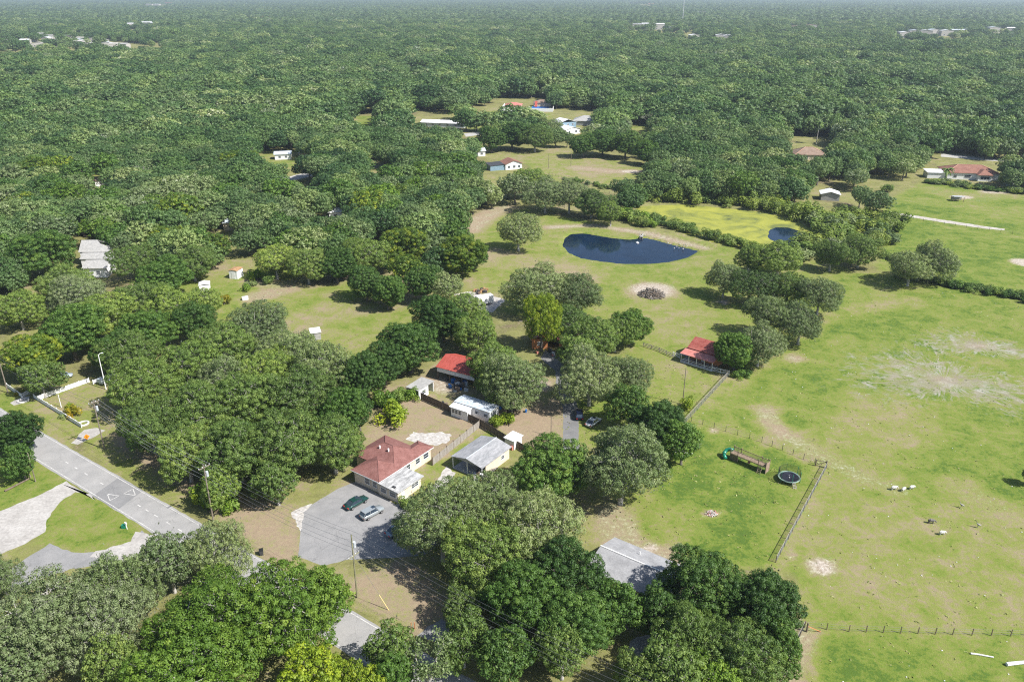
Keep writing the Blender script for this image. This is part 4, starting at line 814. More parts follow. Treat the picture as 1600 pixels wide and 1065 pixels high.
make_car('parked_car', 'pale blue car parked under the trees behind the white lot fence', (-112.01,178.47), R_(20), paintm('pale_blue_car_paint', (.45,.52,.60), .2), 4.5)
make_car('parked_car', 'white pickup-sized car under the trees beside the small white shed', (-113.23,320.70), R_(15), paintm('white_car_paint2', (.75,.76,.77), 0), 4.8)
make_car('parked_car', 'blue-grey car in the shade of the front trees at the parking lot edge', (-20.28,116.20), R_(40), paintm('bluegrey_car_paint', (.20,.27,.33), .2), 4.6)
t = thing('covered_boat_trailer', 'boat trailer under blue and white covers beside the white lamp pole', 'trailer', (-99.20,176.68), R_(60))
MB().add([(-3,-1.1,.7),(3,-.2,.7),(3,.2,.7),(-3,1.1,.7),(-3,-.9,1.7),(2.6,0,1.9),(-3,.9,1.7)], [(0,3,2,1),(0,1,5,4),(2,3,6,5),(4,5,6),(0,4,6,3),(1,2,5)]).build('cover', M['blueroof'], t)
MB().box(-3, 3.6, -.12, .12, .45, .6).build('frame', M['galv'], t); wheel(t, -1, -1.0, .33, .2); wheel(t, -1, 1.0, .33, .2)

# ------------------------------------------------------------------ fences
def shared(mesh_fn):
    cache = {}
    def f(key, *a):
        if key not in cache: cache[key] = mesh_fn(*a)
        return cache[key]
    return f
def span_pts(pts, step):
    out = [Vector((pts[0][0], pts[0][1]))]
    for a, b in zip(pts, pts[1:]):
        a, b = V2(a), V2(b); L = (b - a).length; k = max(1, round(L / step)); out += [a.lerp(b, i / k) for i in range(1, k + 1)]
    return out
def fence(name, label, pts, step, post, ph, kind, mat, postmat=None, h=1.8):
    """every post, panel and rail is a part with the fence as its parent"""
    P = span_pts(pts, step); o = P[0]; t = thing(name, label, 'fence', (o.x, o.y, 0)); pmesh = MB().box(-post/2, post/2, -post/2, post/2, 0, ph).mesh('post', M[postmat or mat])
    Q = [p - o for p in P]; cache = {}; rg = random.Random(len(P))
    for i, q in enumerate(Q):
        d = (Q[min(i + 1, len(Q) - 1)] - Q[max(i - 1, 0)]); p = link(bpy.data.objects.new('post', pmesh), t); p.location = (q.x, q.y, 0); p.rotation_euler = (rg.uniform(-.02, .02), rg.uniform(-.02, .02), math.atan2(d.y, d.x))
    for a, b in zip(Q, Q[1:]):
        L = (b - a).length; key = round(L, 1)
        if key not in cache:
            L_ = L - post
            if kind == 'board':
                m = MB(); n = max(3, int(L_ / .16)); r2 = random.Random(5)
                for j in range(n): x0 = -L_/2 + L_ * j / n; m.box(x0 + .006, x0 + L_ / n - .006, .03, .055, .04, h + r2.uniform(-.03, .03))
                cache[key] = [('panel', m.mesh('panel', M[mat])), ('rail', MB().box(-L_/2, L_/2, -.04, .03, .4, .5).mesh('rail', M[mat])), ('rail', MB().box(-L_/2, L_/2, -.04, .03, h - .4, h - .3).mesh('rail', M[mat]))]
            elif kind == 'vinyl':
                m = MB(); n = max(4, int(L_ / .15))
                for j in range(n): x0 = -L_/2 + L_ * j / n; m.box(x0 + .015, x0 + L_ / n - .015, -.012, .012, .08, h * .92)
                cache[key] = [('panel', m.mesh('panel', M[mat])), ('rail', MB().box(-L_/2, L_/2, -.05, .05, h * .88, h).mesh('rail', M[mat])), ('rail', MB().box(-L_/2, L_/2, -.04, .04, .06, .16).mesh('rail', M[mat]))]
            elif kind == 'rails':
                cache[key] = [('rail', MB().box(-L_/2, L_/2, -.03, .03, z, z + .14).mesh('rail', M[mat])) for z in (.25, .62, 1.0)]
            elif kind == 'cross':
                cache[key] = [('rail', MB().box(-L_/2, L_/2, -.03, .03, z, z + .12).mesh('rail', M[mat])) for z in (.2, 1.1)] + [('brace', MB().tube([(-L_/2, 0, .3), (L_/2, 0, 1.15)], .05, 4).mesh('brace', M[mat])), ('brace', MB().tube([(-L_/2, .0, 1.15), (L_/2, .0, .3)], .045, 4).mesh('brace', M[mat]))]
            elif kind == 'mesh':
                m = MB(); n = max(3, int(L_ / .16))
                for j in range(n + 1): x0 = -L_/2 + L_ * j / n; m.tube([(x0, 0, .05), (x0, 0, h)], .010, 3, False)
                for j in range(9): z = .05 + (h - .05) * j / 8; m.tube([(-L_/2, 0, z), (L_/2, 0, z)], .010, 3, False)
                cache[key] = [('mesh_panel', m.mesh('mesh_panel', M[mat])), ('rail', MB().box(-L_/2, L_/2, -.03, .03, h - .02, h + .07).mesh('rail', M['fencegrey']))]
            else:
                cache[key] = [('wire', MB().tube([(-L/2, 0, z), (L/2, 0, z)], .013, 3, False).mesh('wire', M['wire'])) for z in (.35, .75, 1.15)]
        c_ = (a + b) / 2; an = math.atan2((b - a).y, (b - a).x)
        for nm, me in cache[key]:
            o2 = link(bpy.data.objects.new(nm, me), t); o2.location = (c_.x, c_.y, 0); o2.rotation_euler = (0, 0, an)
    return t
fence('board_fence', 'dark brown board fence between the dry back yard and the mobile home', [(-21.48,166.86), (-7.53,154.55), (-3.19,149.68)], 2.4, .11, 1.9, 'board', 'fencewood', h=1.85)
fence('board_fence', 'silvered board fence running from the dark fence down to the red-roofed house', [(-7.22,153.70), (-16.14,138.21)], 2.4, .14, 2.0, 'board', 'fencegrey', 'fencewood', 1.75)
fence('board_fence', 'short dark board fence behind the little white lean-to shed', [(-3.12,149.54), (0.00,145.95), (2.94,142.87)], 2.4, .11, 1.9, 'board', 'fencewood', h=1.8)
fence('picket_fence', 'white fence along the verge in front of the mowed lot', [(-113.18,167.51), (-95.04,153.56)], 2.4, .13, 1.25, 'vinyl', 'white', h=1.05)
fence('picket_fence', 'white fence running back from the lot gate towards the lamp pole', [(-111.74,166.54), (-104.25,175.98)], 2.4, .13, 1.3, 'vinyl', 'white', h=1.15)
fence('picket_fence', 'short white fence left of the lot gate by the leaning pole', [(-122.85,173.19), (-116.24,167.83), (-115.67,169.81)], 2.4, .13, 1.2, 'vinyl', 'white', h=1.0)
fence('picket_fence', 'short white fence piece beside the covered boat trailer', [(-102.79,174.92), (-101.74,176.68)], 2.0, .13, 1.2, 'vinyl', 'white', h=1.0)
fence('mesh_fence', 'pale wire mesh fence from the cabin gate down to the big yard tree', [(54.53,179.93), (36.56,152.43)], 2.4, .12, 1.45, 'mesh', 'wirelight', 'fencegrey', 1.35)
fence('mesh_fence', 'pale wire mesh fence along the right side of the green play yard', [(63.55,137.25), (44.51,108.20)], 2.4, .12, 1.4, 'mesh', 'wirelight', 'fencewood', 1.3)
fence('mesh_fence', 'weathered mesh fence from the corner post to the bottom edge', [(44.19,93.11), (40.61,88.00), (36.45,80.50)], 2.4, .12, 1.3, 'mesh', 'wire', 'fencewood', 1.2)
fence('wire_fence', 'thin dark wire fence along the top of the play yard', [(40.19,156.43), (53.43,147.53), (63.42,137.25)], 2.6, .08, 1.3, 'wire', 'wire', 'darkmetal')
fence('wire_fence', 'post and wire fence crossing the pasture at lower right', [(44.29,93.11), (50.67,92.31), (65.94,91.66), (85.83,91.02)], 2.7, .10, 1.3, 'wire', 'wire', 'fencewood')
fence('wire_fence', 'thin wire fence along the near side of the far paddock', [(19.68,422.23), (40.40,383.47), (48.78,375.43)], 3.2, .09, 1.2, 'wire', 'wire', 'fencewood')
fence('wire_fence', 'wire fence along the far pasture sand track', [(163.73,335.11), (179.07,321.69), (202.71,305.54), (233.33,294.98)], 4.0, .10, 1.2, 'wire', 'wire', 'fencewood')
fence('rail_fence', 'grey split rail fence on the meadow side of the cabin', [(35.66,197.73), (39.44,194.36), (42.46,190.27)], 2.2, .12, 1.2, 'rails', 'fencegrey')
fence('gate_fence', 'white cross-braced gate panels right of the cabin porch', [(50.70,182.14), (54.53,179.93)], 2.2, .13, 1.35, 'cross', 'white')
fence('gate_fence', 'white cross-braced gate panel left of the cabin porch', [(42.51,191.48), (44.06,189.87)], 1.8, .13, 1.3, 'cross', 'white')
t = thing('brace_post', 'timber corner brace at the right corner of the play yard', 'fence post', (63.55,137.25))
MB().tube([(0,.25,0),(0,.25,1.6)], .12, 6).tube([(-1.9,.9,0),(-1.9,.9,1.5)], .12, 6).build('post', M['fencewood'], t); MB().tube([(0,.25,1.3),(-1.9,.9,1.3)], .07, 5).tube([(0,.25,1.3),(-1.9,.9,.2)], .05, 5).build('brace', M['fencewood'], t)
t = thing('brace_post', 'timber corner brace at the left end of the lower pasture fence', 'fence post', (44.30,92.58))
MB().tube([(0,-.3,0),(0,-.3,1.7)], .13, 6).tube([(2.0,-.3,0),(2.0,-.3,.35)], .05, 6).build('post', M['fencewood'], t); MB().tube([(0,-.3,1.1),(2.1,-.3,.05)], .06, 5).build('brace', M['orangewood'], t)

# ------------------------------------------------------------------ poles and wires
poles = {}
def upole(key, label, base, h, top_off=(0, 0), mat='pole', r=.15, arms=True, trans=False, name='utility_pole', ang=None, armz=(.5,), cat='pole'):
    t = thing(name, label, cat, base, ang if ang is not None else math.atan2(RN.y, RN.x))
    MB().tube([(0,0,0),(top_off[0]*.5, top_off[1]*.5, h*.5),(top_off[0], top_off[1], h)], [r, r*.85, r*.68], 9).build('shaft', M[mat], t)
    if arms:
        for z in armz:
            a = MB().box(-1.15, 1.15, -.14 - .06, -.14 + .06, h - z - .06, h - z + .06).build('crossarm', M[mat], t); a.location = (top_off[0], top_off[1], 0)
            for x in (-1.05, -.35, .35, 1.05): MB().tube([(x, -.14, h - z + .06), (x, -.14, h - z + .26)], [.05, .08], 6).build('insulator', M['white'], a)
    if trans:
        MB().cyl((.42 + top_off[0] * .8, 0), .24, h - 2.6, h - 1.6, 12).build('transformer', M['galv'], t)
    poles[key] = (Vector((base[0], base[1], 0)), h, Matrix.Rotation(t.rotation_euler.z, 3, 'Z') @ Vector((top_off[0], top_off[1], h)))
    return t
upole(2, 'weathered utility pole with transformer beside the orange road sign', (-85.85,144.66), 11.6, trans=True)
upole(1, 'weathered leaning utility pole at the left edge behind the verge', (-120.93,170.14), 10.6, arms=False)
P3 = (-54.31,119.67)
upole(3, 'utility pole with insulators rising behind the round bush', P3, 12.0, trans=True)
t4 = upole(4, 'tall greenish utility pole with yellow guy guards near the parking lot', (-24.57,99.66), 12.2, mat='polegreen', trans=True, armz=(3.9,))
pb = V2((-24.57,99.66))
nx_ = pb + (pb - Vector(P3)) * 1.75
upole(5, 'utility pole standing in the trees at the lower right of the road', (nx_.x, nx_.y), 12.0, arms=True)
def local_to(t, p): # world ground point into a thing's frame
    v = Matrix.Rotation(-t.rotation_euler.z, 3, 'Z') @ (Vector((p[0], p[1], 0)) - t.location); return (v.x, v.y, 0)
for gp in ((-19.15,96.82), (-31.20,105.13)):
    g = local_to(t4, gp); gv = Vector(g); top = Vector((0, 0, 8.6))
    MB().tube([top, gv], .02, 4).build('guy_wire', M['wire'], t4); MB().tube([gv, gv.lerp(top, .28)], .055, 6).build('guy_guard', plain('guard_plastic', (.72,.55,.22), .5), t4)
upole(6, 'slim lone pole on the lawn below the cabin', (39.86,164.62), 9.4, arms=False, r=.12)
upole(7, 'short pole at the bend of the driveway', (8.44,149.95), 4.8, arms=False, r=.09)
upole(8, 'old pole among branches on the near side of the road', (-93.64,132.42), 6.6, arms=False, r=.12)
upole(9, 'pole stub leaning beside the old roadside pole', (-95.52,134.00), 5.2, arms=False, r=.12, top_off=(-.5, .3))
upole(10, 'grey pole standing in the far paddock', (32.72,444.41), 8.0, arms=False, r=.14)
upole(11, 'slim pole behind the marsh shrubs', (19.98,437.36), 8.0, arms=False, r=.12)
t = upole(12, 'white lamp pole with lamp head beside the covered boat trailer', (-98.36,172.17), 9.2, mat='white', arms=False, r=.13, name='lamp_pole', cat='lamp')
MB().tube([(0,0,9.1),(.5,0,9.4),(.9,0,9.35)], .05, 6).build('arm', M['white'], t); MB().ball((1.0,0,9.3), .28, .16, .1, 8, 5).build('lamp_head', M['galv'], t)
upole(13, 'plain white post in the middle of the mowed lot', (-104.49,163.05), 3.4, mat='white', arms=False, r=.10, name='white_post')
t = upole(14, 'white flagpole-like mast in the wood left of the brown-roofed house', (159.78,538.42), 13, mat='white', arms=False, r=.16)
def wires(name, label, a, b, offs_, drop, sag, rad, mat='wire'):
    t = thing(name, label, 'power lines', (poles[a][0].x, poles[a][0].y, 0)); o = poles[a][0]
    for (of, dz) in offs_:
        A = poles[a][2] + Vector((RN.x * of, RN.y * of, -dz)); B = poles[b][0] - o + poles[b][2] + Vector((RN.x * of, RN.y * of, -dz))
        pts = [A.lerp(B, i / 14) - Vector((0, 0, sag * 4 * (i / 14) * (1 - i / 14))) for i in range(15)]
        MB().tube(pts, rad, 4).build('wire', M[mat], t)
    return t
OF = [(-1.05, .25), (1.05, .25), (0, -.1), (0, 2.4), (0.1, 3.4)]
wires('overhead_wires', 'overhead wires from the leaning left pole to the transformer pole', 1, 2, [(0, .3), (0, 1.2), (0, 3.0)], 0, .8, .022)
wires('overhead_wires', 'overhead wires in front of the big wood', 2, 3, OF, 0, 1.0, .015, 'wirelight')
wires('overhead_wires', 'overhead wires crossing the dry verge to the tall greenish pole', 3, 4, OF, 0, 1.0, .018)
wires('overhead_wires', 'overhead wires running down across the lower trees', 4, 5, OF, 0, 1.9, .014)

# ------------------------------------------------------------------ roadside bits
t = thing('road_sign', 'orange diamond warning sign on a short stand by the lot entrance', 'sign', (-91.09,148.06), R_(35))
sg = MB().add([(0,-.03,.35),(.62,-.03,.97),(0,-.03,1.59),(-.62,-.03,.97),(0,.02,.35),(.62,.02,.97),(0,.02,1.59),(-.62,.02,.97)], [(0,1,2,3),(7,6,5,4),(0,4,5,1),(1,5,6,2),(2,6,7,3),(3,7,4,0)]).build('sign_face', M['orangesign'], t)
MB().box(-.22, .22, -.045, -.032, .84, .92).box(-.12, .12, -.045, -.032, 1.02, 1.10).build('lettering', M['black'], sg); MB().tube([(0,.05,0),(0,.05,1.2)], .03, 5).tube([(-.5,.3,0),(0,.05,.9)], .025, 4).tube([(.5,.3,0),(0,.05,.9)], .025, 4).build('stand', M['darkmetal'], t)
def ring(name, label, loc, r, hh, mat):
    o = MB(); n = 24
    for i in range(n):
        a0, a1 = 2*math.pi*i/n, 2*math.pi*(i+1)/n
        P = [(r*math.cos(a0), r*math.sin(a0)), (r*math.cos(a1), r*math.sin(a1)), ((r-.35)*math.cos(a1), (r-.35)*math.sin(a1)), ((r-.35)*math.cos(a0), (r-.35)*math.sin(a0))]
        o.add([(x,y,0) for x,y in P] + [(x,y,hh) for x,y in P], [(4,5,6,7),(0,1,5,4),(2,3,7,6)])
    b = o.build(name, M[mat]); b.location = (loc[0], loc[1], .02); return tag(b, label, 'planter')
ring('ring_planter', 'white concrete ring planter at the lot gate slab', (-115.03,166.21), 1.3, .25, 'stonew')
ring('ring_planter', 'white concrete ring planter at the near end of the lot fence', (-95.46,155.27), 1.2, .25, 'stonew')
def rockpile(name, label, loc, n, sp, sz, mat, cat, seed=2, flat_=.6):
    rg = random.Random(seed); m = MB()
    for i in range(n):
        x, y = rg.gauss(0, sp), rg.gauss(0, sp); s = sz * rg.uniform(.4, 1); r2 = random.Random(i)
        k0 = len(m.v); m.ball((x, y, s * flat_ * .6), s, s * rg.uniform(.6, 1), s * flat_, 6, 4)
        for q in range(k0, len(m.v)): v = m.v[q]; m.v[q] = (v[0] + r2.uniform(-.1,.1)*s, v[1] + r2.uniform(-.1,.1)*s, v[2] + r2.uniform(-.08,.08)*s)
    o = m.build(name, M[mat]); o.location = (loc[0], loc[1], 0); return tag(o, label, cat, kind='stuff')
rockpile('white_rocks', 'heap of white rocks under the small dark tree at the yard corner', (35.36,143.38), 24, .9, .42, 'stonew', 'rocks')
rockpile('pond_stones', 'pale stones at the culvert on the pond bank', (51.44,305.54), 12, .9, .4, 'conc', 'rocks', 5)
rockpile('bank_stones', 'loose stones along the right end of the pond bank', (63.05,290.77), 14, 2.2, .35, 'conc', 'rocks', 6)
t = thing('trash_cart', 'dark wheeled trash cart on the verge by the road', 'bin', (-42.82,110.21), R_(20)); MB().add([(-.25,-.3,.1),(.25,-.3,.1),(.25,.3,.1),(-.25,.3,.1),(-.32,-.38,1.0),(.32,-.38,1.0),(.32,.38,1.0),(-.32,.38,1.0)], [(0,3,2,1),(4,5,6,7),(0,1,5,4),(1,2,6,5),(2,3,7,6),(3,0,4,7)]).build('bin', M['darkmetal'], t); MB().box(-.36,.36,-.42,.42,1.0,1.08).build('lid', M['black'], t); wheel(t, .2, -.3, .14, .08); wheel(t, .2, .3, .14, .08)
t = thing('mailbox', 'white mailbox post leaning on the green island by the road', 'mailbox', (-68.96,117.31), R_(-30)); MB().tube([(0,0,0),(-.1,0,1.1)], .07, 5).build('post', M['white'], t); MB().box(-.35,.15,-.12,.12,1.1,1.38).build('box', M['white'], t)
t = thing('utility_cabinet', 'small green utility box beside the leaning mailbox', 'box', (-69.70,117.68)); MB().box(-.3,.3,-.3,.3,0,.6).build('body', M['green_p'], t); MB().box(-.33,.33,-.33,.33,.6,.66).build('lid', M['green_p'], t)
for i, (a, b) in enumerate((((-15.34,94.18), (-15.07,93.11)),)):
    t = thing('bollard_pair', 'two thin wooden stakes on the verge before the drive entrance', 'stakes', (-15.18,92.84)); MB().tube([(0,0,0),(0,0,1.3)], .07, 5).build('stake', M['orangewood'], t); MB().tube([(.5,.1,0),(.5,.1,1.2)], .07, 5).build('stake', M['orangewood'], t)
def log(name, label, a, b, r, mat='fencegrey', cat='log'):
    a = Vector((a[0], a[1], r)); b = Vector((b[0], b[1], r)); m = (a + b) / 2; o = MB().tube([a - m, a.lerp(b, .35) - m + Vector((.06, .05, 0)), b - m], [r, r * .9, r * .75], 8).build(name, M[mat]); o.location = m; return tag(o, label, cat)
log('white_beam', 'white trimmed timber lying in the pasture at the right edge', (70.61,85.71), (75.82,86.31), .28, 'white', 'timber')
log('bleached_branch', 'thin bleached branch lying below the pasture wire fence', (66.63,87.88), (69.57,87.15), .14, 'stonew')
log('timber_edging', 'long timber edging the grass by the old roadside poles', (-97.64,128.91), (-95.27,133.32), .2, 'fencewood', 'timber')
t = thing('fountain_head', 'small white floating fountain in the middle of the blue pond', 'fountain', (*(48.39,296.70), -.42)); MB().cyl((0,0), .6, -.05, .25, 12).build('float', M['white'], t); MB().tube([(0,0,.25),(0,0,.7)], [.12,.05], 8).build('nozzle', M['white'], t)
t = thing('culvert_pipe', 'concrete culvert pipe with dark mouth at the top of the blue pond', 'pipe', (*(50.65,301.95), -.3), R_(0)); MB().tube([(0,1.4,.35),(0,-.1,.35)], .65, 14).build('barrel', M['conc'], t); MB().cyl((0,0), .01, 0, .01).build('rim', M['conc'], t); MB().tube([(0,-.09,.35),(0,-.12,.35)], .5, 14).build('mouth', M['black'], t)

# brush heap and yard firewood
rg = random.Random(9)
def sticks(name, label, loc, n, rad, hh, L, mats, thick, cat):
    m = MB()
    for i in range(n):
        a = rg.uniform(0, 6.28); r = rad * math.sqrt(rg.random()); z = hh * max(.05, 1 - (r / rad) ** 1.5) * rg.uniform(.2, 1); x, y = r * math.cos(a), r * math.sin(a)
        d = Vector((rg.gauss(0, 1), rg.gauss(0, 1), rg.gauss(0, .25))).normalized() * L * rg.uniform(.3, .6); p = Vector((x, y, max(z, .08)))
        q = p + d; p2 = p - d; q.z = max(q.z, .05); p2.z = max(p2.z, .05)
        m.mat(M[rg.choice(mats)]); m.tube([p2, q], thick * rg.uniform(.4, 1), 5)
    o = m.build(name); o.location = (loc[0], loc[1], 0); return tag(o, label, cat, kind='stuff')
sticks('brush_heap', 'round heap of cut logs and branches on bare ground in the meadow', (44.35,237.76), 420, 3.6, 2.3, 2.4, ['fencegrey','fencewood','bark'], .14, 'brush pile')
sticks('firewood_scatter', 'small burnt heap of split wood in the play yard', (36.85,121.91), 60, .9, .35, .9, ['fencegrey','redporch','stonew'], .09, 'firewood')
sticks('brush_scrap', 'fallen branches in front of the red-roofed cottage', (6.51,214.21), 60, 4, .5, 2.0, ['fencegrey','bark'], .1, 'brush pile')

# play structure
t = thing('play_structure', 'long wooden play structure with bridge deck, ladder and green slide', 'playset', (44.85,140.63), R_(-44))
for x in (0, 1.7, 6.2, 7.9):
    for y in (0, 1.5): MB().box(x-.06, x+.06, y-.06, y+.06, 0, 2.75).build('post', M['playwood'], t)
dk = MB()
for k in range(46): dk.box(.02 + k * .172, .16 + k * .172, .08, 1.42, 1.5, 1.55)
dk.build('deck', M['playwood'], t)
for y in (0, 1.5):
    MB().box(0, 7.9, y-.03, y+.03, 2.35, 2.47).build('handrail', M['playwood'], t); MB().box(0, 7.9, y-.03, y+.03, 1.36, 1.5).build('deck_beam', M['playwood'], t)
    b = MB()
    for k in range(40): b.box(.12 + k * .2, .16 + k * .2, y-.02, y+.02, 1.5, 2.35)
    b.build('balusters', M['playwood'], t)
MB().box(.06, 1.64, -.03, .0, .05, 1.36).build('wall_panel', M['fencewood'], t); MB().box(-.0, .03, .06, 1.44, .05, 1.36).build('end_panel', M['fencewood'], t); MB().box(7.88, 7.92, .06, 1.44, .05, 2.35).build('climbing_wall', M['playwood'], t)
sl = MB(); pts = [(0,.9,1.75),(-.7,1.0,1.65),(-1.3,.7,1.35),(-1.4,0,.95),(-1.0,-.5,.6),(-.5,-.9,.35)]
sl.tube(pts, .40, 12); sl.build('slide', M['green_p'], t, True)
ld = thing; lb = MB().tube([(6.5,-.9,0),(6.5,0,1.5)], .05, 5).tube([(7.2,-.9,0),(7.2,0,1.5)], .05, 5)
for k in range(5): f = (k + .5) / 5; lb.tube([(6.5,-.9+.9*f,1.5*f),(7.2,-.9+.9*f,1.5*f)], .035, 5)
lb.build('ladder', M['playwood'], t)
sw = MB().box(3.6,4.1,.55,.95,.45,.52).box(3.6,4.1,.93,.98,.5,.85).build('swing_seat', M['redporch'], t); MB().tube([(3.62,.75,.5),(3.62,.75,1.4)], .02, 4).tube([(4.08,.75,.5),(4.08,.75,1.4)], .02, 4).build('rope', M['wirelight'], sw)
# trampoline
t = thing('trampoline', 'round trampoline with green net enclosure and small ladder', 'trampoline', (54.52,132.87), R_(10))
rr = 2.05
MB().cyl((0,0), rr - .25, .80, .83, 40).build('mat', M['trampmat'], t)
pad = MB(); n = 40
for i in range(n):
    a0, a1 = 2*math.pi*i/n, 2*math.pi*(i+1)/n
    pad.add([(r_*math.cos(a), r_*math.sin(a), z) for z in (.78,.87) for r_, a in ((rr-.22,a0),(rr+.08,a0),(rr+.08,a1),(rr-.22,a1))], [(4,5,6,7),(3,2,1,0),(1,2,6,5),(3,0,4,7)])
pad.build('edge_pad', weathered('pad_vinyl', (.20,.34,.26), (.42,.52,.46), 2, .5), t)
for i in range(6):
    a = 2*math.pi*i/6 + .3; c_, s_2 = math.cos(a), math.sin(a)
    MB().tube([(rr*c_, rr*s_2, 0), (rr*c_, rr*s_2, .8)], .045, 6).build('leg', M['darkmetal'], t)
    MB().tube([((rr+.12)*c_, (rr+.12)*s_2, .3), ((rr+.12)*c_, (rr+.12)*s_2, 2.4), (rr*.98*c_, rr*.98*s_2, 2.6)], .04, 6).build('net_pole', M['green_p'], t)
nt_ = MB()
for i in range(60): a = 2*math.pi*i/60; nt_.tube([(rr*math.cos(a), rr*math.sin(a), .85), (rr*math.cos(a), rr*math.sin(a), 2.45)], .018, 3, False)
for k in range(9): z = .85 + 1.6 * k / 8; nt_.tube([(rr*math.cos(2*math.pi*i/40), rr*math.sin(2*math.pi*i/40), z) for i in range(41)], .018, 3, False)
nt_.build('net', M['black'], t)['kind'] = 'stuff'
lb = MB().tube([(-.5,-2.9,0),(-.42,-2.1,.85)], .05, 5).tube([(.2,-2.9,0),(.12,-2.1,.85)], .05, 5)
for k in range(4): f = (k + .4) / 4; lb.box(-.48, .18, -2.95 + .8*f, -2.80 + .8*f, .85*f - .02, .85*f + .03)
lb.build('ladder', M['fencegrey'], t); MB().ball((-.2,-.4,.95), .13, .13, .13, 8, 6).build('ball', M['white'], t); MB().ball((.1,.3,.93), .1, .1, .1, 8, 6).build('ball', M['galv'], t)

# small things scattered on the left lawn
t = thing('lawn_table', 'white picnic table under the pond-side tree', 'table', (1.97,296.70)); MB().box(-1,1,-.4,.4,.72,.78).build('tabletop', M['white'], t); MB().box(-.9,-.8,-.4,.4,0,.72).box(.8,.9,-.4,.4,0,.72).build('leg', M['white'], t); MB().box(-1,1,-.95,-.7,.42,.46).box(-1,1,.7,.95,.42,.46).build('bench', M['white'], t)

# ------------------------------------------------------------------ animals (one skinned body each)
def skinned(name, verts, edges, radii, mat, parent=None, sub=1):
    me = bpy.data.meshes.new(name); me.from_pydata(verts, edges, []); o = bpy.data.objects.new(name, me); scn.collection.objects.link(o)
    md = o.modifiers.new('skin', 'SKIN'); sb = o.modifiers.new('sub', 'SUBSURF'); sb.levels = sub; sb.render_levels = sub
    sk = me.skin_vertices[0].data
    for i, r in enumerate(radii): sk[i].radius = (r, r) if not hasattr(r, '__len__') else r
    sk[0].use_root = True
    dg = bpy.context.evaluated_depsgraph_get(); ev = o.evaluated_get(dg); nm = bpy.data.meshes.new_from_object(ev); bpy.data.objects.remove(o)
    nm.name = name; nm.materials.clear(); nm.materials.append(mat)
    nm.polygons.foreach_set('use_smooth', [True] * len(nm.polygons)); return nm
gv = [(0,0,.55),(-.28,0,.58),(.26,0,.58),(.42,0,.66),(.58,0,.50),(.70,0,.34),(.80,0,.22),(-.42,0,.60),(-.50,0,.52),
      (-.30,.11,.42),(-.36,.12,.24),(-.32,.12,.02),(-.30,-.11,.42),(-.36,-.12,.24),(-.32,-.12,.02),(.28,.10,.38),(.28,.10,.2),(.28,.10,.02),(.28,-.10,.38),(.28,-.10,.2),(.28,-.10,.02)]
ge = [(0,1),(0,2),(2,3),(3,4),(4,5),(5,6),(1,7),(7,8),(1,9),(9,10),(10,11),(1,12),(12,13),(13,14),(2,15),(15,16),(16,17),(2,18),(18,19),(19,20)]
gr = [(.20,.21),.19,.19,.13,.10,.095,.05,.08,.03,.09,.045,.035,.09,.045,.035,.07,.04,.035,.07,.04,.035]
goat_w = skinned('body', gv, ge, gr, M['goat']); goat_d = skinned('body', gv, ge, gr, M['goatdark'])
def goat(label, loc, rot, me, sc=1.15):
    t = thing('goat', label, 'goat', loc, rot, 'goats grazing in the pasture'); t.scale = (sc, sc, sc); link(bpy.data.objects.new('body', me), t)
    for s in (-1, 1): MB().tube([(.66, s*.06, .44), (.60, s*.10, .52), (.52, s*.12, .54)], [.025,.018,.006], 5).build('horn', M['darkmetal'], t); MB().add([(.64,s*.07,.40),(.60,s*.18,.36),(.57,s*.09,.42)], [(0,1,2)]).build('ear', M['goatdark'], t)
    return t
goat('white goat, leftmost of the three grazing in a row', (73.76,129.55), R_(10), goat_w, 1.25)
goat('white goat in the middle of the three grazing in a row', (75.42,129.12), R_(35), goat_w)
goat('white goat, rightmost of the three grazing in a row', (77.32,129.77), R_(15), goat_w)
goat('dark-backed goat grazing alone below the row of three', (75.85,119.00), R_(-10), goat_d, 1.2)
goat('white goat grazing just below the dark-backed goat', (76.17,115.65), R_(5), goat_w)
cv = [(0,0,.62),(-.22,0,.60),(-.45,0,.50),(.16,0,.70),(.28,0,.90),(.26,0,1.10),(.34,0,1.18),(.48,0,1.15),(0,.07,.42),(.02,.07,.22),(0,.07,.0),(0,-.07,.42),(.02,-.07,.22),(0,-.07,.0)]
ce = [(0,1),(1,2),(0,3),(3,4),(4,5),(5,6),(6,7),(0,8),(8,9),(9,10),(0,11),(11,12),(12,13)]
crane_m = skinned('body', cv, ce, [(.15,.15),.15,.06,.09,.045,.04,.045,.012,.04,.02,.02,.04,.02,.02], M['crane'])
for loc, rot, lab in (((83.73,123.70), 150, 'grey crane standing above the dark-backed goat to the right'), ((83.61,117.68), 160, 'grey crane with raised neck, lowest of the pair at the right')):
    t = thing('crane', lab, 'bird', loc, R_(rot), 'cranes in the pasture'); t.scale = (1.15,)*3; link(bpy.data.objects.new('body', crane_m), t); MB().ball((.34,0,1.215), .05, .035, .02, 6, 4).build('crown_patch', M['redcrown'], t)
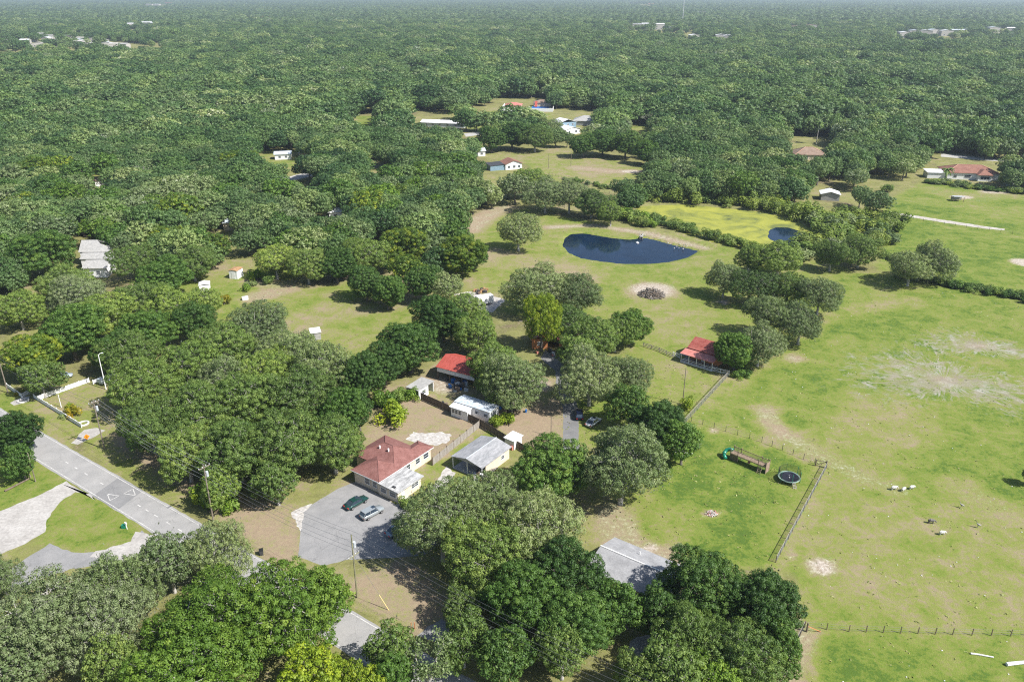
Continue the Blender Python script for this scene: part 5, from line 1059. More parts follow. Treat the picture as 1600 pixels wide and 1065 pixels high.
# ------------------------------------------------------------------ trees
def leaf_mesh(name, C, N, size, tint, asp, mats, wood=None, rs=None):
    """C centres, N normals, one rhombic leaf spray per row; wood = MB with branches (second material)"""
    n = len(C); T = rs.normal(size=(n, 3)); T -= N * (T * N).sum(1)[:, None]; T /= np.linalg.norm(T, axis=1)[:, None] + 1e-9; B = np.cross(N, T)
    s = size[:, None]; fold = N * s * .22
    V = np.stack([C - T * s * .5, C + B * s * .5 * asp + fold * .6, C + T * s * .5 , C - B * s * .5 * asp + fold * .6], 1).reshape(-1, 3)
    nv = len(V); wv = np.array(wood.v, np.float32).reshape(-1, 3) if wood else np.zeros((0, 3), np.float32)
    wf = [f for f in wood.f] if wood else []
    me = bpy.data.meshes.new(name); ln = [4] * n + [len(f) for f in wf]; tot = sum(ln)
    me.vertices.add(nv + len(wv)); me.vertices.foreach_set('co', np.concatenate([V, wv]).astype(np.float32).ravel())
    li = np.concatenate([np.arange(nv), np.array([i + nv for f in wf for i in f], int)]).astype(np.int32)
    me.loops.add(tot); me.loops.foreach_set('vertex_index', li)
    me.polygons.add(len(ln)); me.polygons.foreach_set('loop_start', np.concatenate([[0], np.cumsum(ln)[:-1]]).astype(np.int32))
    try: me.polygons.foreach_set('loop_total', np.array(ln, np.int32))
    except Exception: pass
    me.polygons.foreach_set('material_index', np.array([0] * n + [1] * len(wf), np.int32)) if wf else None
    for m in mats: me.materials.append(m)
    a = me.attributes.new('tint', 'FLOAT', 'FACE'); a.data.foreach_set('value', np.concatenate([tint, np.zeros(len(wf))]).astype(np.float32))
    me.update(calc_edges=True); return me
def unit(v): return v / (np.linalg.norm(v, axis=1)[:, None] + 1e-9)
def thin(P, d, rs, cap=4000):
    keep = []; d2 = d * d
    for p in P[rs.permutation(len(P))]:
        if not keep or ((np.array(keep) - p) ** 2).sum(1).min() > d2: keep.append(p)
        if len(keep) >= cap: break
    return np.array(keep)
def crown(seed, R, Rz, zc, style, rc, nl, ls, limbs=True, jit=None):
    """lobed crown: lobes -> clumps on their skins -> leaf sprays on each clump"""
    rs = np.random.RandomState(seed); zb = {'d': .92, 'g': .78, 'm': .86}.get(style, .8)
    k = {'d': 17, 'm': 17, 'g': 19}.get(style, 16); i = np.arange(k) + .5
    ph = np.arccos(1 - i / k * 1.42); th = np.pi * (1 + 5 ** .5) * i + rs.uniform(0, 6) + rs.normal(size=k) * .25
    D = np.stack([np.cos(th) * np.sin(ph), np.sin(th) * np.sin(ph), np.cos(ph)], 1); sh = {'d': .62, 'm': .66, 'g': .70}.get(style, .64)
    rad = R * rs.uniform(.20, .40, k); out = rs.uniform(.70, 1.28, k)[:, None]
    sk = 1 + .16 * np.cos(th - rs.uniform(0, 6))[:, None]                        # lopsided outline
    LC = D * np.array([R * sh, R * sh, Rz * .66]) * out * sk + np.array([0, 0, zc]); LC[:, 2] -= np.abs(rs.normal(size=k)) * R * .06
    LC = np.vstack([LC, [[0, 0, zc]], [[R * .2, -R * .15, zc - Rz * .3]]]); rad = np.append(rad, [R * .46, R * .46]); asp = np.array([1, 1, min(1, Rz / R * 1.12)])
    cand = []
    for c, r in zip(LC, rad):
        m = int(70 * (r / rc) ** 2 / 4) + 30; d = unit(rs.normal(size=(m, 3))); cand.append(c + d * r * asp * (1 + rs.uniform(-.10, .16, (m, 1))))
    P = np.vstack(cand); ok = np.ones(len(P), bool)
    for c, r in zip(LC, rad): ok &= (np.linalg.norm((P - c) / asp, axis=1) > r * .86)
    ok &= P[:, 2] > zc - Rz * zb; P = P[ok]; C = thin(P, rc * {'d': 1.12, 'm': 1.22, 'g': 1.30}.get(style, 1.2), rs)
    nC = len(C); ctr = np.array([0, 0, zc - Rz * .35]); O = unit(C - ctr)
    crad = rc * rs.uniform(.62, 1.28, nC); ctint = np.clip(rs.beta(2.2, 2.6, nC) + .18 * (rs.rand(nC) < .12), 0, 1)
    ci = np.repeat(np.arange(nC), nl); n = len(ci)
    d = unit(rs.normal(size=(n, 3)) + O[ci] * .75); flat = np.array([1, 1, .72])
    pos = C[ci] + d * flat * crad[ci][:, None] * rs.uniform(.55, 1.05, (n, 1))
    nr = unit(d + rs.normal(size=(n, 3)) * (jit or (.30 if style == 'd' else .38)) + np.array([0, 0, .25]))
    sz = ls * rs.uniform(.6, 1.35, n); ti = np.clip(ctint[ci] + rs.normal(size=n) * .10, 0, 1)
    # inner dark mass of leaves behind the skin
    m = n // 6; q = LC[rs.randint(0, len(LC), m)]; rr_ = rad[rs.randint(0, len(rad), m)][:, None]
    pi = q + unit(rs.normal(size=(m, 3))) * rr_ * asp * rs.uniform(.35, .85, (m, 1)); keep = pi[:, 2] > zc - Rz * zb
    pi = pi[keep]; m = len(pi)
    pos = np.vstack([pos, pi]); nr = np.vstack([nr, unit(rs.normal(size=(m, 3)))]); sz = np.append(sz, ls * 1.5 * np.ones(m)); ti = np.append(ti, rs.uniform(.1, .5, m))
    # branches
    wd = MB(); tr = max(.16, R * .055); base = zc - Rz * .62; rr = random.Random(seed)
    fk = (rr.uniform(-.4, .4) * R * .1, rr.uniform(-.4, .4) * R * .1, base)
    wd.tube([(0, 0, -.2), (0, 0, .3), (fk[0] * .5, fk[1] * .5, base * .55), fk], [tr * 1.55, tr * 1.12, tr * .92, tr * .85], 9)
    for c, r in zip(LC[:-2], rad):
        c = Vector(c); f = Vector(fk); mid = f.lerp(c, .5) + Vector((rr.uniform(-.6, .6), rr.uniform(-.6, .6), rr.uniform(-.2, .8))) * R * .08
        c.z = max(c.z, base * .9); wd.tube([f, f.lerp(mid, .5) + Vector((0, 0, .02 * R)), mid, c], [tr * .55, tr * .42, tr * .30, tr * .14], 6)
        for _ in range(9 if limbs else 2):
            t_ = mid.lerp(c, rr.uniform(.2, 1)); e = C[rr.randrange(nC)]
            best = min((C[rr.randrange(nC)] for _ in range(14)), key=lambda p: (Vector(p) - t_).length); e = Vector(best)
            wd.tube([t_, t_.lerp(e, .5) + Vector((0, 0, .05 * R * rr.uniform(-1, 1))), e], [tr * .19, tr * .13, tr * .05], 4, False)
    return pos, nr, sz, ti, wd, C, O
class Proto: pass
def split_proto(seed, R, Rz, h, style, rc, nl, ls, moss=0):
    zc = h - Rz; pos, nr, sz, ti, wd, C, O = crown(seed, R, Rz, zc, style, rc, nl, ls); rs = np.random.RandomState(seed + 5)
    p = Proto(); p.R, p.h = R, h
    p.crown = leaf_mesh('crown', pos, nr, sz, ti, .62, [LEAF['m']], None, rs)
    p.trunk = wd.mesh('trunk', M['bark'], True); p.moss = None
    if moss:
        k = int(moss); ci = rs.randint(0, len(C), k); q = C[ci] + rs.normal(size=(k, 3)) * rc * .8; q[:, 2] -= rc * rs.uniform(-.3, 1.2, k)
        nn = unit(np.column_stack([rs.normal(size=k), rs.normal(size=k), rs.normal(size=k) * .35])); 
        p.moss = leaf_mesh('hanging_moss', q, nn, ls * rs.uniform(.8, 2.2, k), rs.rand(k), .45, [MOSS], None, rs)
    return p
def joined_proto(name, seed, R, Rz, h, style, rc, nl, ls, mat='w'):
    zc = h - Rz; pos, nr, sz, ti, wd, C, O = crown(seed, R, Rz, zc, style, rc, nl, ls, False, .24)
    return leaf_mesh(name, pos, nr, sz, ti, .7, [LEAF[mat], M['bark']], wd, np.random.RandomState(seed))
NEAR = {'d': [split_proto(s, 8, 5.9, 13.4, 'd', .84, 110, .29) for s in (1, 2, 3, 4)],
        'm': [split_proto(s, 8, 5.5, 13.0, 'm', .84, 105, .275, 700) for s in (11, 12, 13, 14)],
        'g': [split_proto(s, 8, 5.0, 12.8, 'g', .80, 100, .25, 3000) for s in (21, 22, 23, 24)]}
SMALL = {'d': [split_proto(31, 4.4, 3.4, 8.6, 'd', .62, 50, .29)], 'm': [split_proto(32, 4.4, 3.2, 8.2, 'm', .60, 50, .28, 160)], 'g': [split_proto(33, 4.4, 3.0, 8.4, 'g', .56, 48, .26, 800)]}
STYLE = {'d': 'd', 'm': 'm', 'g': 'g', 'b': 'm', 'l': 'm', 'y': 'd'}
LEAFK = {'d': 'd', 'm': 'm', 'g': 'g', 'b': 'b', 'l': 'l', 'y': 'y'}
ADJ = {'d': 'dense dark green oak', 'm': 'mid-green oak', 'g': 'mossy grey-green oak', 'b': 'bright green oak', 'l': 'lime green tree', 'y': 'oak with yellow-green flush', 'x': 'nearly bare tree'}
TR = random.Random(77); CNT = {}
def set_mat(o, m):
    o.material_slots[0].link = 'OBJECT'; o.material_slots[0].material = m
def near_tree(x, y, R, h, k, label):
    pool = (NEAR if R > 5 else SMALL)[STYLE[k]]; i = CNT.get(k, 0); CNT[k] = i + 1; p = pool[i % len(pool)]
    t = thing('oak_tree' if k != 'l' else 'lime_tree', label, 'tree', (x, y, 0), TR.uniform(0, 6.28))
    s = R / p.R; t.scale = (s * TR.uniform(.92, 1.04), s * TR.uniform(.92, 1.12), h / p.h * TR.uniform(.95, 1.08))
    c = link(bpy.data.objects.new('crown', p.crown), t); set_mat(c, LEAF[LEAFK[k]])
    link(bpy.data.objects.new('trunk', p.trunk), t)
    if k in 'gmb': set_mat(t.children[1], M['barkpale'])
    if p.moss and k in 'mg': link(bpy.data.objects.new('hanging_moss', p.moss), t)['kind'] = 'stuff'
    return t
def bare_tree(x, y, R, h, label, seed, leaves=900, lk='g'):
    t = thing('bare_tree', label, 'tree', (x, y, 0), 0); rr = random.Random(seed); wd = MB(); tips = []
    def grow(p, d, L, r, lv):
        q = p + d * L; m = p.lerp(q, .5) + Vector((rr.gauss(0, .06), rr.gauss(0, .06), rr.gauss(0, .04))) * L
        wd.tube([p, m, q], [r, r * .82, r * .62], 7 if lv < 2 else 4, False)
        if lv >= 4: tips.append(q); return
        if lv >= 2: tips.append(q)
        for _ in range(3 if lv < 3 else 3):
            e = (d + Vector((rr.gauss(0, .55), rr.gauss(0, .55), rr.gauss(.10, .35)))).normalized(); grow(q, e, L * rr.uniform(.62, .85), r * .62, lv + 1)
    grow(Vector((0, 0, -.1)), Vector((rr.uniform(-.1, .1), rr.uniform(-.1, .1), 1)).normalized(), h * .30, R * .05 + .08, 0)
    wd.build('trunk', M['barkpale'], t, True); rs = np.random.RandomState(seed); T = np.array([tuple(p) for p in tips])
    n = leaves; q = T[rs.randint(0, len(T), n)] + rs.normal(size=(n, 3)) * .35
    c = link(bpy.data.objects.new('crown', leaf_mesh('crown', q, unit(rs.normal(size=(n, 3))), .34 * rs.uniform(.6, 1.4, n), rs.rand(n), .6, [LEAF[lk]], None, rs)), t); return t

HAND_TREES=[
(-12.2,484.1,9.6,14.6,'d','left part of the dark clump below the far pool yard'),
(0.0,493.0,10.9,16.0,'d','middle of the dark clump below the far pool yard'),
(13.8,485.5,10.0,15.1,'m','right part of the dark clump below the far pool yard'),
(24.0,525.8,8.3,13.3,'g','left of the white two-part house'),
(41.5,467.8,8.9,13.9,'d','left end of the dark row behind the far paddock'),
(53.2,473.4,10.5,15.6,'d','second in the dark row behind the far paddock'),
(65.6,465.1,10.3,15.4,'d','third in the dark row behind the far paddock'),
(75.1,445.6,7.8,12.8,'d','right end of the dark row behind the far paddock'),
(16.3,181.1,4.8,9.6,'m','over the upper driveway by the red-roofed cottage'),
(-54.0,100.8,5.0,9.9,'g','beside the near edge of the road, between its two larger neighbours'),
(-59.8,95.1,5.8,10.7,'g','fine-leaved, filling the corner left of the road, upper part of the clump'),
(-47.7,102.9,5.3,10.2,'g','reaching out over the near edge of the two-lane road'),
(-65.4,86.5,7.0,11.9,'g','at the left edge below the sandy drive'),
(-57.2,85.8,6.6,11.5,'g','between the sandy drive and the bright green oak, with bare limbs showing'),
(-66.5,80.8,4.8,9.6,'g','in the bottom left corner'),
(-53.4,79.8,3.9,9.4,'m','small, squeezed under the bigger crowns near the bottom left corner'),
(-42.0,84.8,8.1,13.1,'b','broad, beside the road, its crown merging with a twin further right'),
(-33.1,89.8,8.3,13.3,'b','broad, overhanging the road where the yellow guy wire comes down'),
(-41.6,77.5,7.2,12.1,'b','at the bottom edge left of the road'),
(-27.8,93.5,4.4,9.2,'b','low, spreading over the white edge line of the road'),
(-26.3,77.6,4.8,9.7,'l','at the bottom edge beside the near road edge'),
(-18.7,76.8,3.6,8.8,'l','low, at the bottom edge just right of the road'),
(-16.9,82.9,3.8,9.2,'m','on the verge right where the road leaves the picture'),
(-11.2,80.1,3.9,9.4,'x','with mostly bare white limbs, below the grey drive entrance'),
(-6.8,85.5,3.9,9.4,'m','right of the bare white tree near the overhead wires'),
(-15.9,78.7,3.5,8.5,'d','low, at the bottom edge right of the road'),
(-1.3,81.7,4.3,9.1,'d','under the overhead wires at the bottom edge'),
(-7.4,92.6,3.2,7.7,'m','small, beneath the overhead wires beside the grey drive entrance'),
(-11.6,108.7,7.6,12.6,'g','large, overhanging the asphalt parking lot'),
(-3.9,115.9,6.9,11.8,'g','grey-topped, just below the grey gable carport'),
(-3.5,100.3,7.8,12.8,'m','wide, shading the ground behind the tall wooden pole'),
(5.2,106.5,7.5,12.5,'g','grey-topped, between the carport and the white-ridged grey roof'),
(7.0,95.7,7.0,11.9,'d','knobbly, left of the white-ridged grey roof'),
(9.6,88.4,6.0,10.9,'d','knobbly, in front of the white-ridged grey roof'),
(14.7,91.0,3.9,9.4,'d','small, at the eave of the white-ridged grey roof'),
(1.4,92.0,5.8,10.7,'d','rounded, above the overhead wires'),
(7.0,83.3,3.9,9.2,'m','low, below the white-ridged grey roof'),
(29.4,94.3,6.9,11.8,'d','domed, right of the white-ridged grey roof'),
(36.6,91.9,6.2,11.1,'d','domed, touching the lower end of the wire fence'),
(24.6,85.8,5.2,10.1,'m','lighter, in front of the domed dark pair'),
(30.2,81.5,5.9,10.8,'m','lighter, in the lower middle of the clump by the pasture'),
(21.4,78.3,4.9,9.7,'m','at the bottom edge right of the lower drive'),
(36.8,84.7,3.7,8.9,'d','small, at the pasture fence corner post'),
(21.6,90.6,3.9,9.4,'d','dark, over the right end of the white-ridged grey roof'),
(16.9,79.0,3.4,8.1,'m','low, at the bottom edge beside the lower drive'),
(26.7,77.4,4.2,9.0,'b','at the bottom edge by the pasture'),
(6.9,126.9,7.4,12.4,'d','thick, right of the grey gable carport'),
(20.3,125.0,8.5,13.5,'g','tall, grey, with its trunk near the white-ridged grey roof'),
(30.6,145.0,6.9,11.9,'d','dark, left of the start of the pasture fence'),
(34.4,138.6,4.4,9.2,'d','small, over the white rocks at the yard corner'),
(25.9,154.0,4.8,9.6,'d','dark, behind the white parked car'),
(-82.5,161.3,7.8,12.8,'m','left front of the big wood above the road'),
(-77.6,172.1,7.9,12.9,'m','left back of the big wood above the road'),
(-71.6,181.6,8.3,13.3,'m','back of the big wood, behind its left half'),
(-66.5,191.9,7.7,12.7,'g','grey-topped, at the back of the big wood beside the lawn'),
(-54.7,178.6,7.6,12.5,'g','silvery, at the back of the big wood below the grey shed'),
(-43.9,169.0,7.2,12.2,'g','silvery, right back of the big wood'),
(-35.7,167.8,6.0,10.9,'d','dark, right end of the big wood'),
(-74.3,143.4,7.4,12.3,'m','front left corner of the big wood by the mowed lot'),
(-65.5,146.9,8.3,13.3,'m','in the left middle of the big wood'),
(-56.9,153.3,8.6,13.6,'m','in the centre of the big wood'),
(-45.9,153.7,8.1,13.1,'m','right of the centre of the big wood'),
(-36.4,149.0,6.3,11.2,'d','right side of the big wood by the dry back yard'),
(-62.9,132.5,6.7,11.6,'m','front edge of the big wood beside the overhead wires'),
(-53.0,132.7,7.7,12.7,'m','front centre of the big wood over its pale trunks'),
(-43.3,132.8,8.4,13.4,'m','front right of the big wood'),
(-35.3,135.6,6.8,11.7,'m','beside the red hip-roofed house'),
(-56.6,169.6,6.9,11.9,'m','in the rear middle of the big wood'),
(-66.3,162.6,6.7,11.6,'g','in the rear left of the big wood'),
(-93.7,178.2,6.6,11.5,'m','at the far left of the big wood'),
(-33.3,152.3,4.2,9.0,'d','slim, behind the dry back yard'),
(-43.7,124.6,4.7,9.6,'m','low front skirt of the big wood near the parking lot'),
(-54.0,123.5,3.5,8.5,'m','low, behind the round bush at the utility pole'),
(-25.6,181.6,8.3,13.3,'d','dark, left of the open red-roofed barn'),
(-31.0,175.0,5.9,10.8,'d','dark, behind the small grey-roofed shed'),
(-18.8,201.4,7.7,12.7,'d','behind the open red-roofed barn'),
(-9.7,191.6,7.0,12.0,'m','right behind the open red-roofed barn'),
(-4.3,174.6,6.5,11.4,'m','between the red-roofed barn and the driveway'),
(1.2,162.2,7.3,12.2,'g',"hanging over the white mobile home's right end"),
(-2.7,164.9,5.3,10.2,'m','directly behind the white mobile home'),
(7.2,221.2,8.7,13.7,'g','grey-green, behind the yellow-green tree'),
(19.0,218.3,7.5,12.4,'g','grey-green, right of the yellow-green tree'),
(31.9,198.4,5.7,10.6,'d',"dark, left of the pond meadow's lower end"),
(21.1,188.7,6.9,11.9,'m','in front of the red-roofed cottage'),
(27.4,194.2,5.4,10.3,'m','between the red-roofed cottage and the meadow'),
(17.9,163.8,7.6,12.6,'g','over the driveway in front of the white car'),
(27.7,168.1,5.1,10.0,'g','with several slim trunks, left of the lone tall pole'),
(15.3,201.2,6.3,11.2,'m','over the red roof of the cottage'),
(-14.1,209.0,6.1,11.0,'m','behind the barn beside the white cargo trailer'),
(56.4,182.9,5.5,10.3,'d','dark, at the right end of the red-roofed cabin'),
(63.1,185.3,5.9,10.7,'g','grey-green, just right of the red-roofed cabin'),
(70.8,203.9,6.7,11.6,'g','grey, first of the group beyond the cabin'),
(78.1,199.1,5.9,10.8,'g','grey, on the pasture side of the group beyond the cabin'),
(91.0,221.1,6.4,11.3,'g','grey, at the pasture edge beyond the cabin'),
(83.6,227.0,6.2,11.1,'m','in the middle of the group beyond the cabin'),
(75.3,228.0,7.0,11.9,'m','on the meadow side of the group beyond the cabin'),
(89.3,254.7,7.7,12.7,'m','behind the group beyond the cabin, by the duckweed pond'),
(81.1,260.2,5.2,10.1,'m','small, at the end of the dike'),
(66.5,235.7,5.4,10.3,'g','lone, with trailing moss, on the meadow right of the brush heap'),
(120.8,265.6,7.1,12.0,'m','at the pasture corner beside the ditch'),
(129.6,246.4,7.0,12.0,'g','left half of the lone dark pair on the pasture edge'),
(139.5,250.9,7.2,12.1,'g','right half of the lone dark pair on the pasture edge'),
(109.6,261.8,5.7,10.6,'m','between the duckweed pond and the pasture'),
(2.4,285.1,7.5,12.5,'g','lone, on the meadow left of the blue pond'),
(14.4,340.9,9.4,14.5,'g','in the row behind the blue pond, left end'),
(24.8,339.4,8.3,13.3,'g','in the row behind the blue pond, second from the left'),
(33.9,332.3,7.6,12.6,'m','in the row behind the blue pond, right of two grey ones'),
(40.5,319.2,5.2,10.1,'m','low, where the row behind the blue pond meets the dike'),
(8.3,367.6,8.9,13.9,'m','behind the left end of the row at the blue pond'),
(-36.4,264.5,10.1,15.3,'y','domed with yellow-green top, behind the long lawn'),
(-18.7,253.4,8.9,14.0,'y',"with a yellow-green rim, at the meadow's left edge"),
(-47.1,255.7,8.1,13.2,'m','in the wood behind the long lawn'),
(-45.1,232.8,6.3,11.2,'d','at the front of the wood casting shade on the long lawn'),
(-37.5,225.2,5.8,10.7,'d','low, at the edge of the long lawn'),
(-27.1,231.2,6.7,11.6,'d','in front of the domed yellow-topped tree'),
(-19.5,228.9,4.7,9.5,'g','small, beside the white cargo trailer'),
(-13.2,262.3,5.3,10.1,'d',"at the meadow's left edge"),
(-155.8,254.3,12.3,17.5,'d','dome-shaped, left of the white gabled house'),
(-135.1,228.3,8.5,13.6,'m','below the dome-shaped tree at the left edge'),
(-124.4,216.2,7.4,12.4,'g','with pale limbs, below the white gabled house'),
(-118.6,177.8,7.2,12.2,'y','rounded yellow-green, behind the white lot fence'),
(-110.7,167.8,4.5,9.3,'m','low, behind the white lot fence gate'),
(-114.0,189.0,8.3,13.3,'d','right of the rounded yellow-green tree'),
(-112.0,202.2,8.4,13.4,'m','in the dark clump left of the long lawn'),
(-107.2,213.4,8.1,13.1,'m',"below the white gabled house's yard"),
(-97.1,209.7,7.6,12.6,'m','left of the yellow shrub'),
(-86.7,200.0,6.6,11.5,'d','near the yellow shrub at the end of the lawn'),
(-94.5,190.6,7.3,12.3,'d','between the lot fence and the long lawn'),
(-99.2,181.6,5.8,10.6,'d','behind the white lot lamp pole'),
(-89.0,215.9,5.2,10.0,'m','beside the small white lawn shed'),
(-139.2,209.4,6.9,11.8,'m','at the left edge above the yellow-green tree'),
(-102.6,141.5,5.2,10.1,'d','pine-dark, at the left edge on the near side of the road'),
(-95.9,133.1,3.2,7.8,'d','low, beside the pole with crossed brace at the left'),
(-80.2,95.7,5.4,10.3,'g','at the left edge, beside the lower end of the side road'),
(100.4,131.1,1.7,4.2,'d','small dark shrub-like tree at the right edge of the pasture'),
(-109.1,236.4,7.6,12.6,'d',"dark, beyond the white gabled house's lawn"),
(-124.3,253.1,7.2,12.2,'m',"behind the white gabled house's lawn"),
(-105.7,251.5,6.8,11.7,'m','behind the small white lawn shed'),
(-78.6,253.1,7.2,12.2,'m','behind the tall white shed'),
(-66.9,248.5,7.1,12.1,'m',"behind the long lawn's left end"),
(-57.6,248.9,6.7,11.6,'d','behind the long lawn, left of the shadow'),
]
